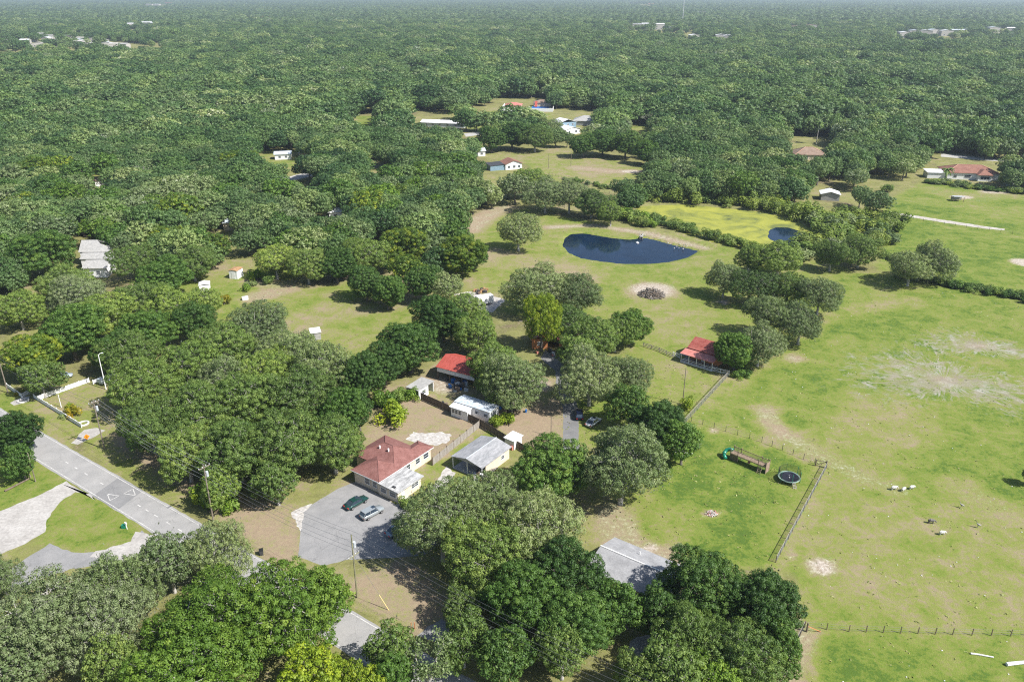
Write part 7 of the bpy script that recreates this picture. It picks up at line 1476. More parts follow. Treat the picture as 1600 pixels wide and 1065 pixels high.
FOREST_NEAR=[-207,333,4,-44,404,5,-146,366,4,197,458,6,105,444,6,121,404,5,-156,416,6,-28,379,5,74,392,5,-103,475,6,-183,373,5,-171,374,5,-176,408,5,104,381,5,-251,454,6,-201,318,3,283,481,6,-175,442,6,-79,361,4,-171,338,3,-168,289,2,-176,477,6,-41,295,2,94,430,6,-32,435,6,144,408,5,-196,428,6,148,464,6,-42,315,3,-220,429,6,-152,458,6,141,410,5,215,481,6,104,403,5,-155,470,6,-56,419,5,-252,397,5,-27,428,5,177,414,5,-94,442,6,-37,357,4,247,391,5,-160,243,1,-240,370,4,-229,432,6,-51,378,4,-141,352,4,-58,307,2,207,476,6,126,354,4,-64,443,6,-17,338,3,-22,358,4,-25,454,6,-119,272,1,-180,426,5,-189,317,3,-96,279,2,178,434,5,-25,414,5,-108,460,6,-130,352,4,281,489,6,230,491,6,-139,384,4,-188,390,4,-81,412,5,-216,497,6,-99,320,3,-87,371,4,-41,466,6,-65,272,1,99,457,6,-150,489,6,-160,348,3,-186,460,6,-242,484,6,-209,443,5,-191,312,2,-329,513,6,-95,325,3,-180,489,6,-31,388,4,124,394,4,-130,401,5,-36,384,4,-268,410,5,97,374,4,-97,350,3,-90,280,1,-99,450,5,-159,334,3,-54,329,3,-188,474,6,-193,326,3,128,380,4,-199,307,2,-119,299,2,-169,428,5,-84,361,3,-166,420,5,-253,412,5,-234,405,4,-244,460,6,-221,351,3,91,363,3,72,376,4,82,388,4,-114,257,1,-137,398,4,232,474,6,-222,406,4,17,518,6,-227,396,4,-252,453,5,-70,440,5,108,438,5,-152,454,5,286,472,6,-79,277,1,137,376,4,-63,358,3,-149,445,5,-223,516,6,-29,346,3,210,502,6,129,359,3,-222,411,4,73,366,3,155,333,3,-29,287,1,-77,479,6,89,373,4,-101,460,5,201,461,5,-276,446,5,-237,527,6,136,514,6,102,487,6,330,523,6,209,500,6,-170,314,2,-218,526,6,-165,481,6,-136,410,4,-24,461,5,-236,412,4,-90,400,4,-92,405,4,115,475,6,142,394,4,-116,386,4,275,474,6,263,493,6,119,458,5,72,399,4,-241,527,6,-261,471,5,-56,290,1,-186,491,6,85,461,5,249,501,6,-22,386,4,-60,484,6,-66,370,3,-79,330,2,-225,390,4,-119,312,2,239,520,6,299,539,6,195,436,5,-34,310,2,115,536,6,62,530,6,-174,327,2,-178,538,6,197,464,5,-101,426,4,116,401,4,-267,529,6,-28,408,4,112,422,4,108,485,6,-296,530,6,50,338,2,-95,483,6,-264,531,6,292,484,6,-57,499,6,78,418,4,-305,543,6,-71,351,3,-194,498,6,-277,539,6,-165,356,3,-236,396,4,-172,367,3,89,493,6,-56,260,0,299,523,6,119,429,4,-86,441,5,-103,514,6,-151,498,6,-199,403,4,144,438,5,98,379,3,-264,547,6,-103,405,4,270,483,5,-249,498,6,-318,526,6,-164,441,5,-107,306,1,100,497,6,152,395,4,-65,436,4,337,554,6,-124,376,3,-36,482,5,121,368,3,-91,481,5,-77,553,6,-229,359,3,-219,521,6,-128,515,6,-295,504,6,-29,366,3,268,508,6,-40,496,6,235,481,5,-158,365,3,-60,299,1,-51,322,2,200,438,4,-79,535,6,-15,355,2,182,423,4,85,399,4,-93,426,4,-167,413,4,-163,344,2,-140,508,6,105,430,4,-158,438,4,-36,350,2,-295,492,5,-173,282,1,-215,504,6,-131,520,6,-179,358,2,143,390,3,-92,344,2,-184,419,4,-151,340,2,-251,459,5,-208,455,5,81,363,3,123,498,5,-230,450,5,-166,377,3,-44,323,2,-49,485,5,-222,383,3,-61,449,4,-43,340,2,-191,447,4,-68,496,5,-194,477,5,-205,428,4,-215,428,4,-48,415,4,-49,471,5,-260,413,4,194,452,4,59,502,5,-206,495,5,316,512,6,-272,481,5,-251,388,3,-58,364,3,269,512,6,-145,398,3,-158,237,0,-206,483,5,-36,324,1,243,466,5,170,422,4,-20,364,2,222,522,6,-115,502,5,114,545,6,213,543,6,-46,353,2,-288,497,5,-108,501,5,-240,515,6,261,560,6,-284,511,5,130,544,6,-83,451,4,-161,384,3,-29,452,4,177,428,4,-146,501,5,-237,460,5,-47,462,5,-138,274,0,85,483,5,-144,298,1,91,482,5,-67,468,5,155,476,5,-37,377,3,-251,436,4,127,371,3,153,552,6,125,389,3,-227,377,3,-88,303,1,-284,529,6,-252,500,5,52,340,2,-143,404,3,-115,524,6,223,490,5,168,415,4,-199,489,5,-81,373,2,-117,380,3,-56,392,3,87,419,4,93,503,5,-101,438,4,-49,329,1,-179,546,6,-171,528,6,-236,447,4,-96,302,1,115,379,3,117,356,2,-211,477,5,-106,446,4,101,504,5,-264,508,5,-93,463,4,-153,520,5,138,500,5,227,497,5,-136,552,6,-212,317,1,88,381,3,242,510,5,-167,452,4,-326,534,6,-229,516,5,275,500,5,129,518,5,-218,326,1,-82,366,2,323,531,6,-49,309,1,-249,407,3,-139,485,5,-84,433,4,109,391,3,142,452,4,297,499,5,265,533,6,304,508,5,253,405,3,-277,528,5,172,538,6,7,528,5,-262,432,4,105,395,3,-333,546,6,85,403,3,-308,558,6,-197,523,5,216,529,5,-53,410,3,-282,487,5,-88,350,2,224,523,5,242,384,2,303,524,5,227,468,4,5,519,5,228,507,5,-73,544,6,154,535,5,-136,531,5,-88,411,3,-262,439,4,-154,542,6,-152,435,4,-21,345,1,-140,543,6,-131,551,6,-134,541,6,-25,439,4,-169,391,3,238,502,5,326,513,5,-216,485,4,-246,416,3,-275,422,3,153,488,5,-246,519,5,-282,470,4,-40,475,4,-65,352,2,193,428,3,132,433,3,138,421,3,241,473,4,200,483,4,-58,346,1,-191,458,4,-163,499,5,245,544,5,100,471,4,-208,465,4,-165,462,4,50,356,2,93,414,3,212,436,3,201,423,3,248,559,6,-201,542,5,109,510,5,-241,385,2,161,549,5,207,506,5,217,429,3,-113,477,4,-83,532,5,205,414,3,-12,356,2,181,425,3,139,526,5,107,552,5,156,530,5,128,451,4,-115,470,4,266,486,4,-185,404,3,64,377,2,114,401,3,-111,539,5,118,439,3,-135,557,6,-138,402,3,-108,347,1,103,499,5,-58,483,4,105,419,3,131,427,3,126,436,3,-48,357,1,-280,452,4,233,500,5,-51,444,3,246,531,5,-192,392,2,-270,462,4,304,499,4,-63,341,1,-224,360,2,279,559,5,-172,549,5,239,488,4,-281,543,5,-215,342,1,-200,332,1,-176,346,1,-236,427,3,-176,351,1,117,556,5,-194,551,5,-215,548,5,90,395,2,-288,550,5,-190,418,3,-180,513,5,-94,503,4,-140,372,2,-246,394,2,-226,464,4,-109,452,3,-225,482,4,13,530,5,155,350,1,-67,330,1,-164,527,5,-281,459,4,-117,462,4,-127,363,1,-28,420,3,-167,474,4,-159,449,3,170,394,2,-258,440,3,-265,496,4,216,510,4,195,422,3,-250,515,5,140,541,5,-29,301,0,-223,423,3,175,408,2,-285,546,5,-117,350,1,118,393,2,101,513,4,-274,425,3,-41,441,3,150,505,4,200,407,2,-154,378,2,-149,504,4,-238,505,4,-9,348,1,-132,303,0,-113,512,4,-254,477,4,-59,472,4,284,499,4,-273,452,3,-300,523,5,102,528,5,-189,288,0,265,527,5,-135,374,2,-184,431,3,128,483,4,-17,363,1,-149,554,5,199,443,3,-342,540,5,214,441,3,-122,533,5,-347,555,5,-154,404,2,-275,477,4,-34,430,3,-77,379,2,-170,379,2,230,532,5,124,489,4,-104,468,3,141,530,5,-77,464,3,261,519,4,-64,315,0,254,529,5,-185,505,4,186,544,5,167,540,5,241,538,5,-145,532,5,96,442,3,-117,377,1,201,453,3,89,425,2,107,446,3,-240,477,4,350,545,5,-233,427,2,-271,556,5,-242,468,3,-150,534,5,-66,472,3,-197,415,2,66,381,1,-207,457,3,-136,291,0,-179,434,3,-199,433,3,-68,298,0,-192,434,3,-119,344,1,270,522,4,-158,387,2,-125,274,0,-324,559,5,-213,540,5,-55,438,3,-79,408,2,-146,379,1,-121,530,4,-245,473,3,272,526,4,-297,543,5,16,516,4,233,551,5,-138,325,0,13,537,4,-212,356,1,-184,306,0,-234,541,5,98,489,4,103,369,1,252,393,2,98,539,4,-164,336,1,-244,550,5,-267,445,3,-35,317,0,-342,547,5,92,392,2,336,531,4,-134,387,1,136,389,1,-72,494,4,-120,352,1,203,552,5,-90,475,3,-130,507,4,119,465,3,-57,338,1,129,441,2,103,449,3,-270,521,4,-146,334,0,-286,447,3,-83,429,2,165,382,1,-155,489,3,162,406,2,226,460,3,-188,399,2,-212,433,2,-116,515,4,105,555,4,-132,337,0,-39,368,1,-298,501,4,-197,454,3,132,493,3,304,493,3,-187,432,2,76,404,2,158,407,2,102,560,5,-144,431,2,185,433,2,117,423,2,212,431,2,-51,505,4,-264,491,3,135,500,3,-134,490,3,-277,468,3,-149,371,1,-241,492,3,259,540,4,-173,402,1,185,420,2,53,513,4,-81,391,1,93,404,1,-127,501,3,-303,468,3,142,459,3,-149,416,2,-298,480,3,-58,352,1,128,528,4,-232,520,4,259,549,4,260,488,3,-272,434,2,-294,460,2,-48,369,1,-181,384,1,194,410,1,-228,382,1,245,522,4,-259,491,3,-186,396,1,-177,298,0,222,486,3,121,452,2,-289,463,2,-255,516,3,-155,400,1,-5,525,4,-174,510,3,278,527,4,283,462,2,-112,345,0,92,419,2,-327,521,4,166,522,4,-168,341,0,-108,506,3,-36,400,1,-30,309,0,-313,498,3,130,538,4,231,483,3,-187,522,3,-16,346,0,292,553,4,-266,464,2,1,548,4,70,530,4,-286,538,4,-99,314,0,218,432,2,147,542,4,-50,383,1,-138,516,3,-248,422,2,-71,381,1,-244,423,2,127,465,2,-293,472,2,-81,423,1,-102,496,3,123,543,4,27,501,3,-72,372,1,106,409,1,-220,451,2,-155,482,3,75,412,1,-335,528,3,256,482,3,198,471,2,182,416,1,-200,464,2,-197,541,4,222,457,2,-266,455,2,-285,479,2,-184,344,0,-73,365,0,-271,422,1,-42,505,3,-268,535,4,-19,377,1,-277,495,3,-114,480,2,274,546,4,85,463,2,103,536,3,-43,491,3,-83,520,3,-206,421,1,-235,518,3,-83,514,3,-41,391,1,-205,513,3,-200,521,3,-20,312,0,-353,559,4,-111,525,3,120,506,3,223,557,4,150,481,2,82,436,1,-144,516,3,112,356,0,69,513,3,109,522,3,-299,514,3,-159,539,3,-156,429,1,-177,321,0,85,371,0,168,389,1,291,490,2,-213,558,4,127,406,1,120,471,2,296,552,4,-217,445,2,-322,545,3,-216,382,1,100,433,1,-253,470,2,-342,557,4,-178,508,3,-87,492,2,-21,397,1,274,514,3,153,469,2,-104,335,0,105,464,2,245,501,3,107,503,3,-152,363,0,-296,554,4,315,542,3,-258,485,2,-174,523,3,-280,428,1,-76,521,3,313,529,3,-301,488,2,-185,330,0,114,427,1,-290,449,2,-48,494,2,-191,481,2,117,440,1,79,487,2,-131,331,0,-89,437,1,116,449,2,-205,344,0,-308,552,3,160,517,3,-307,507,3,-274,497,2,-153,443,1,-216,438,1,-32,442,1,229,470,2,-256,536,3,-172,398,1,-136,538,3,-63,377,0,-52,452,2,-91,508,3,-217,550,3,137,493,2,-122,324,0,-118,488,2,-121,475,2,144,533,3,140,445,1,-84,461,2,97,415,1,-202,457,2,-276,555,3,-186,384,0,-182,414,1,-223,557,3,-279,505,2,124,513,3,84,443,1,-32,349,0,131,485,2,249,507,2,170,550,3,-170,492,2,-195,516,3,-140,387,0,-102,527,3,-35,419,1,-267,558,3,278,466,2,-161,519,3,160,502,2,-249,392,0,108,458,1,81,427,1,203,543,3,-143,560,3,-194,527,3,-79,558,3,111,376,0,211,551,3,-92,456,1,63,545,3,291,539,3,-114,364,0,-213,466,2,-222,456,1,-158,503,2,9,517,2,163,492,2,302,531,3,-318,517,2,-59,493,2,-260,405,1,-231,363,0,-228,411,1,-318,524,3,-228,458,1,303,511,2,82,416,1,135,403,1,118,498,2,-117,395,0,-173,464,1,-223,442,1,59,513,2,-157,327,0,-110,548,3,-261,468,1,-49,428,1,-203,557,3,-219,367,0,-230,544,3,342,533,3,-224,538,3,-147,348,0,-112,335,0,134,554,3,86,475,2,-168,350,0,72,533,3,-69,513,2,-26,460,1,215,475,2,177,543,3,136,559,3,-130,532,2,240,550,3,-318,557,3,-39,432,1,-43,337,0,-315,544,3,169,506,2,-146,537,3,-287,507,2,299,480,2,-211,520,2,156,497,2,-188,543,3,141,504,2,202,429,1,-84,474,1,-297,538,3,-181,483,2,-65,448,1,64,536,2,-230,493,2,212,465,1,165,546,3,-131,500,2,199,487,2,-234,418,1,68,500,2,-61,428,1,-29,335,0,254,534,2,-216,452,1,-248,430,1,-178,335,0,272,461,1,-79,490,2,277,521,2,95,360,0,151,495,2,-260,457,1,213,539,2,125,457,1,-210,550,3,-97,399,0,-284,476,1,-258,555,3,141,472,1,-2,367,0,-280,485,1,154,558,3,-200,530,2,203,489,1,155,523,2,-70,357,0,-199,506,2,-126,546,2,-204,479,1,92,470,1,-293,467,1,123,411,0,-232,468,1,-259,428,1,133,510,2,135,458,1,153,521,2,-171,537,2,-203,534,2,-239,369,0,-248,543,2,342,541,2,-43,428,1,344,551,2,289,558,3,-43,371,0,-209,507,2,149,462,1,103,476,1,-268,507,2,-98,493,1,-304,500,2,-173,415,0,-121,480,1,-119,359,0,127,418,0,264,548,2,-225,491,1,-172,494,1,204,497,1,-207,487,1,-46,511,2,274,539,2,117,550,2,11,548,2,90,437,1,284,506,2,123,505,2,-280,520,2,224,476,1,-311,515,2,-249,551,2,121,557,2,-161,513,2,4,543,2,-113,552,2,136,536,2,65,364,0,-103,488,1,142,481,1,48,496,1,320,557,2,229,449,1,115,371,0,-212,364,0,214,461,1,-55,460,1,253,493,1,252,522,2,187,445,1,-271,547,2,-93,520,2,-175,389,0,139,381,0,-201,474,1,145,518,2,-91,423,0,-191,512,1,100,545,2,260,512,1,156,514,1,-205,530,2,114,487,1,314,506,1,-304,555,2,262,553,2,-235,481,1,341,532,2,-59,505,1,-174,458,1,203,469,1,-304,526,2,-155,529,2,209,518,1,148,493,1,-54,514,1,-183,531,2,-38,462,1,-159,474,1,213,490,1,-198,440,0,-185,441,0,182,448,0,269,478,1,-77,512,1,219,502,1,252,544,2,-195,539,2,-175,421,0,250,517,1,-168,433,0,-164,553,2,-176,559,2,-243,447,0,-173,481,1,-201,410,0,-17,406,0,-188,536,1,249,551,2,-249,446,0,-78,503,1,238,546,2,-248,490,1,255,397,0,-304,521,1,332,547,2,-88,495,1,135,469,0,-114,541,1,324,503,1,-148,387,0,-33,407,0,224,542,1,-274,510,1,351,553,2,-264,512,1,216,547,1,-85,402,0,-216,422,0,-323,509,1,-232,472,0,-125,392,0,-159,541,1,14,553,2,-326,554,2,-53,400,0,-25,445,0,-44,399,0,220,555,1,-153,514,1,-334,524,1,204,445,0,106,397,0,310,550,1,-290,516,1,152,472,0,-229,500,1,-222,543,1,-185,449,0,-280,436,0,159,546,1,-41,450,0,186,461,0,114,522,1,323,524,1,170,512,1,317,551,1,-125,395,0,-154,421,0,-50,464,0,79,476,0,309,538,1,286,540,1,-182,555,1,197,544,1,-49,408,0,146,421,0,60,550,1,112,525,1,163,559,1,-290,521,1,-150,417,0,-192,470,0,67,548,1,-307,485,0,-310,487,0,-224,525,1,161,415,0,-49,435,0,-96,417,0,225,441,0,-317,553,1,113,467,0,-63,465,0,-226,503,1,287,547,1,-84,501,1,-217,408,0,-251,485,0,-161,405,0,-128,540,1,-337,556,1,-212,510,1,-81,543,1,-161,493,0,303,544,1,-140,421,0,101,486,0,-243,433,0,-336,533,1,-156,462,0,-245,504,0,189,472,0,214,558,1,218,529,1,-291,540,1,177,441,0,-70,530,1,-252,545,1,-73,461,0,220,454,0,-237,436,0,-253,505,0,325,539,1,34,500,0,-5,539,1,129,475,0,-60,510,0,-75,477,0,207,453,0,250,483,0,-183,469,0,-273,489,0,-241,537,1,308,510,0,-126,487,0,-92,449,0,-2,524,0,231,515,0,86,450,0,167,531,1,-148,464,0,323,501,0,323,542,1,206,516,0,-124,509,0,117,526,0,119,536,1,97,519,0,126,518,0,-101,521,0,-75,506,0,-177,496,0,274,487,0,272,499,0,9,520,0,149,452,0,-330,527,0,-129,524,0,88,456,0,-167,470,0,257,505,0,-308,477,0,-74,480,0,104,546,1,219,500,0,114,485,0,-172,519,0,-239,448,0,-167,508,0,221,539,0,-270,552,0,94,450,0,-71,490,0,290,519,0,286,465,0,-104,484,0,-188,495,0,-315,538,0,193,559,0,-191,507,0,186,555,0,-224,496,0,268,559,0,-111,493,0,-299,478,0,273,503,0,133,508,0,179,553,0,-218,475,0,-218,492,0,57,521,0,262,496,0,-115,497,0,195,553,0,299,505,0,283,552,0,287,528,0,-171,542,0,158,529,0,226,513,0,337,538,0,311,521,0,-38,506,0,-241,497,0,-224,549,0,67,502,0,182,539,0,292,508,0,278,546,0,294,513,0,-55,493,0,282,516,0,49,503,0,65,523,0,-254,526,0,-265,518,0,131,549,0,49,522,0,-252,518,0,-309,502,0,238,532,0,-250,537,0,-231,551,0,-307,539,0,-309,531,0,231,537,0,144,516,0,322,553,0,231,557,0,-335,557,0,-124,555,0,317,539,0,-145,521,0,310,530,0,-114,530,0,77,551,0,298,542,0,-231,535,0,-157,555,0,-197,549,0,2,535,0,95,554,0,-346,544,0,274,554,0,205,559,0,-72,554,0,-180,162,4,-173,166,3,-162,163,4,-156,163,5,-144,162,0,-137,162,0,176,167,3,-186,171,1,-172,174,0,-165,170,4,-157,171,1,-153,176,5,-138,174,2,177,176,0,-189,181,4,-183,179,1,-172,180,3,-168,181,2,-154,180,4,-149,179,2,-142,179,3,185,184,1,-197,186,6,-186,187,4,-177,185,5,-172,191,6,-163,185,2,-153,190,1,-145,188,3,193,191,5,-198,196,6,-195,198,1,-184,196,2,-172,194,0,-163,199,1,-157,197,5,198,193,2,-208,205,6,-195,204,3,-191,200,1,-182,202,2,-175,204,6,-164,204,6,191,200,4,199,204,1,207,202,2,-210,215,0,-202,214,3,-195,212,1,-185,211,0,-178,215,4,-170,211,4,-161,212,1,207,211,3,-217,221,6,-208,218,3,-199,219,0,-194,217,3,-180,221,1,-172,216,6,-166,218,3,-224,227,4,-217,227,3,-206,228,1,-195,225,4,-189,224,0,-178,226,3,-171,226,4,218,229,1,-228,235,5,-223,232,1,-212,233,0,-203,233,1,-193,232,5,-185,235,4,-174,237,2,-167,237,4,227,238,4,-233,240,3,-223,245,5,-218,240,1,-212,239,4,-201,245,4,-193,244,2,-182,245,3,-173,239,2,-244,250,0,-234,252,4,-223,251,1,-218,254,6,-207,252,1,-198,248,4,-191,249,5,-182,248,1,-172,248,1,236,249,2,-249,258,3,-236,256,1,-230,258,5,-223,258,5,-212,258,0,-201,261,1,-192,260,4,-183,259,1,246,255,5,-251,268,0,-239,268,4,-238,264,0,-223,269,1,-216,266,4,-205,267,2,-200,269,3,-189,268,4,-259,275,4,-251,275,0,-241,276,5,-228,271,1,-224,274,2,-215,272,4,-203,277,4,-199,272,5,-188,275,3,-264,282,4,-257,281,6,-248,283,2,-236,281,2,-227,280,4,-218,281,6,-208,282,4,-202,279,4,-195,278,1,265,278,0,-269,288,4,-258,292,4,-252,291,6,-245,290,4,-231,291,3,-224,292,6,-214,289,6,-210,288,0,-196,288,4,-270,293,4,-266,296,6,-260,294,4,-251,296,0,-239,296,3,-232,296,0,-222,295,2,-215,298,4,-202,296,0,-282,306,4,-267,302,6,-264,304,4,-255,301,3,-243,305,1,-235,303,0,-229,306,6,-220,303,5,-212,303,2,-282,315,5,-275,314,2,-267,312,0,-262,314,5,-253,310,4,-244,310,1,-234,311,4,-227,311,3,-213,314,4,-292,320,6,-283,320,0,-275,317,3,-264,317,3,-258,323,2,-244,320,3,-238,318,0,-227,319,2,-220,319,4,-299,325,2,-288,327,3,-281,329,4,-267,330,1,-265,327,1,-256,330,3,-241,331,3,-239,327,6,-230,329,0,-303,337,2,-294,332,5,-283,333,4,-279,336,0,-269,338,2,-260,335,1,-250,337,5,-244,337,5,-234,334,3,-225,334,0,-307,345,3,-301,340,5,-292,340,3,-282,345,3,-275,346,1,-267,346,5,-256,346,5,-248,344,3,-238,342,4,-232,347,0,-314,350,0,-307,352,5,-292,349,2,-287,352,2,-277,353,6,-266,352,3,-261,350,4,-253,353,6,-244,351,1,-236,353,4,-321,359,5,-312,355,4,-301,359,6,-291,356,3,-284,360,0,-277,361,0,-269,360,3,-261,361,0,-248,359,2,-242,356,6,-320,365,6,-313,369,4,-307,367,3,-299,365,4,-287,365,5,-283,370,4,-272,370,3,-266,365,3,-257,363,3,-247,367,6,288,369,1,305,367,0,311,369,1,322,363,1,-332,375,6,-324,376,6,-309,371,3,-301,376,6,-297,373,0,-287,371,6,-275,371,5,-267,376,1,-263,372,2,-249,375,0,263,375,1,282,372,1,292,375,4,299,377,2,310,374,3,314,374,3,328,371,0,-332,384,0,-327,379,4,-318,384,3,-308,379,5,-297,384,6,-294,385,3,-281,383,0,-272,384,4,-265,379,3,-256,385,6,257,379,4,268,381,3,274,383,0,285,381,4,292,382,3,301,383,1,312,383,6,319,380,0,331,382,2,-339,390,4,-335,393,4,-325,393,0,-318,390,0,-307,389,0,-299,391,3,-288,390,1,-277,393,2,-272,390,4,-261,391,4,263,392,6,267,391,5,281,388,2,289,386,4,299,388,1,307,388,3,313,386,1,325,392,3,327,388,5,341,390,5,-347,394,0,-335,398,4,-328,396,6,-323,396,2,-315,394,5,-304,397,3,-292,398,5,-287,398,3,-275,398,2,-271,394,4,-263,397,5,267,400,3,274,400,6,278,400,1,291,396,3,302,397,4,308,398,2,315,399,3,325,395,3,337,400,4,339,398,1,-353,407,4,-343,404,0,-334,403,2,-328,404,2,-320,403,0,-308,406,5,-303,407,4,-288,404,2,-285,403,6,-275,408,0,-268,406,6,269,404,6,275,404,4,287,403,3,294,409,5,302,406,1,312,403,3,321,407,4,331,408,1,337,407,5,346,404,6,-355,410,0,-348,414,6,-340,412,3,-332,412,3,-325,414,2,-314,414,3,-303,416,5,-294,414,3,-285,415,5,-279,411,2,281,412,6,289,413,3,294,412,1,304,409,4,315,414,1,321,415,4,332,411,2,340,413,4,349,415,5,353,410,6,-361,418,2,-352,420,6,-343,421,5,-334,417,0,-331,420,1,-321,422,6,-308,423,1,-302,424,0,-297,423,0,-286,421,3,282,417,1,288,420,5,297,423,1,308,422,0,315,424,6,327,422,4,331,418,5,341,423,1,351,418,0,361,422,1,-367,426,2,-357,429,6,-351,428,6,-342,428,2,-330,430,3,-328,428,3,-318,428,1,-307,427,2,-296,427,6,-293,425,3,289,425,0,297,430,2,305,427,6,315,428,6,319,428,1,327,426,6,335,425,0,344,425,5,353,431,6,364,427,0,-373,435,2,-365,438,4,-356,432,3,-348,436,4,-336,439,1,-329,433,4,-322,439,2,-312,437,6,-303,435,4,-293,435,6,-287,437,2,288,435,1,295,434,4,309,435,3,313,439,1,323,437,0,332,436,2,339,435,0,347,437,5,356,436,5,369,436,4,-382,443,2,-370,444,3,-360,447,0,-352,443,3,-348,442,0,-337,441,5,-329,443,2,-322,446,3,-314,441,6,-300,446,3,-294,443,2,294,441,0,303,440,2,307,441,4,315,446,3,325,443,3,334,440,1,341,440,6,353,444,4,363,444,6,368,446,2,376,447,1,-382,450,5,-379,448,5,-366,450,3,-361,449,6,-351,453,6,-341,450,6,-330,455,2,-327,452,3,-319,453,3,-305,448,0,-302,449,0,297,450,2,300,448,0,314,454,4,317,450,5,326,453,5,337,450,5,346,449,1,358,455,3,361,451,1,372,451,1,377,448,4,-393,461,5,-382,458,0,-373,458,2,-367,459,5,-356,457,1,-346,458,2,-338,457,1,-332,457,5,-319,459,2,-310,460,1,-308,462,4,301,460,3,304,462,4,312,463,0,326,461,2,330,457,2,338,460,6,352,460,6,355,458,3,369,460,1,378,462,3,384,460,4,-397,469,5,-390,470,6,-377,469,2,-371,469,4,-362,466,3,-353,466,3,-347,470,1,-333,467,3,-326,464,1,-320,469,5,-307,466,2,312,464,4,316,470,5,329,467,0,334,469,5,342,464,1,349,467,6,357,467,2,372,467,6,377,470,6,383,469,4,397,469,5,-398,472,4,-396,478,0,-381,475,4,-376,473,2,-371,478,2,-361,473,0,-351,471,5,-339,478,1,-332,472,2,-325,473,2,-318,475,6,313,474,3,319,474,3,333,474,3,336,477,1,349,474,3,352,474,0,363,473,6,371,472,4,383,477,5,393,471,3,396,473,5,-405,480,4,-400,484,1,-392,479,2,-381,483,3,-374,485,5,-361,485,2,-355,479,4,-345,479,2,-338,485,3,-327,480,3,-321,479,1,-315,485,4,314,483,6,323,479,1,334,480,3,337,480,4,353,486,3,355,481,5,366,482,0,372,483,4,382,479,5,393,484,4,401,482,5,-414,488,3,-401,492,1,-397,488,2,-385,491,1,-379,492,2,-370,490,1,-362,493,3,-350,487,3,-341,488,4,-337,489,4,-327,489,1,-319,493,1,321,490,3,329,487,6,332,489,0,344,489,5,352,490,1,360,491,2,371,492,5,377,493,3,385,490,0,399,488,1,405,491,5,412,487,1,-416,498,5,-407,499,4,-404,501,1,-394,500,4,-381,501,1,-379,496,3,-365,501,6,-358,499,4,-351,499,2,-343,495,2,-330,500,5,-325,500,1,328,501,2,339,496,3,348,498,1,359,494,4,366,494,3,371,500,5,382,496,1,391,501,2,401,498,5,406,495,3,417,497,5,-425,502,2,-417,505,5,-408,506,0,-401,507,2,-393,504,0,-384,509,1,-372,508,4,-367,505,3,-354,505,6,-347,506,4,-339,504,1,-330,509,6,331,502,6,339,506,3,347,503,0,362,503,6,367,509,2,373,503,3,383,507,4,390,504,2,402,504,4,408,509,1,422,505,3,-432,511,6,-421,511,1,-414,514,6,-407,513,5,-399,514,5,-384,513,4,-375,514,0,-372,515,5,-360,514,3,-352,513,6,-340,510,2,-337,510,3,335,512,0,345,514,3,352,511,4,364,514,3,371,515,1,381,517,4,388,515,3,398,511,4,404,510,5,412,511,0,421,512,1,-438,523,4,-425,520,1,-414,520,5,-406,521,2,-399,519,1,-392,523,4,-381,518,0,-374,520,2,-364,520,6,-359,524,4,-350,523,0,-341,524,6,340,518,3,347,523,2,359,524,2,365,518,2,374,520,2,378,522,3,393,519,5,399,519,6,411,522,0,419,523,2,427,523,0,433,521,1,-443,528,0,-432,531,1,-421,526,1,-415,525,3,-406,528,4,-399,532,2,-386,530,4,-379,526,6,-374,532,3,-366,526,3,-352,527,0,-346,527,3,347,529,0,360,530,3,368,529,4,380,532,4,386,529,6,390,532,0,405,530,4,413,528,0,418,531,3,431,529,1,439,531,1,-448,534,5,-439,536,6,-428,536,0,-418,535,6,-413,536,5,-404,538,4,-397,539,3,-388,540,4,-381,535,2,-366,540,3,-357,538,3,-348,539,4,354,536,4,365,536,0,369,533,0,378,534,5,388,536,4,394,535,4,408,534,0,412,534,1,424,537,6,432,540,5,437,534,0,-450,544,2,-444,546,2,-431,543,6,-425,544,1,-419,544,3,-406,542,1,-401,544,3,-393,547,6,-384,543,1,-375,542,1,-365,542,5,-357,545,0,357,546,2,368,541,1,375,547,2,384,543,5,391,543,3,399,541,4,407,541,6,416,545,1,426,545,5,432,544,4,441,546,6,454,542,5,-457,553,5,-452,550,5,-443,553,5,-429,550,2,-422,555,6,-412,550,3,-406,549,5,-394,550,2,-387,554,2,-377,553,2,-368,551,6,-361,549,5,-354,549,3,361,553,3,370,549,5,380,550,5,388,555,3,396,549,2,406,554,4,411,555,3,421,551,3,430,555,2,438,550,4,447,553,4,452,552,2,-440,558,4,-423,558,4,-410,559,6,-384,557,3,-380,557,6,-367,557,6,-363,558,6,364,558,1,368,557,1,376,556,5,396,557,0,406,558,6,414,557,2,423,557,4,442,559,4,451,557,2]
for (x, y, R, h, k, w) in HAND_TREES:
    lab = ADJ[k] + ' ' + w
    if k == 'x': bare_tree(x, y, R, h, lab, 5, 2600)
    else: near_tree(x, y, R, h, k, lab)
near_tree(*(7.90,194.77), 5.4, 15.5, 'l', 'tall yellow-green tree in front of the red-roofed cottage, with a pale forked trunk')
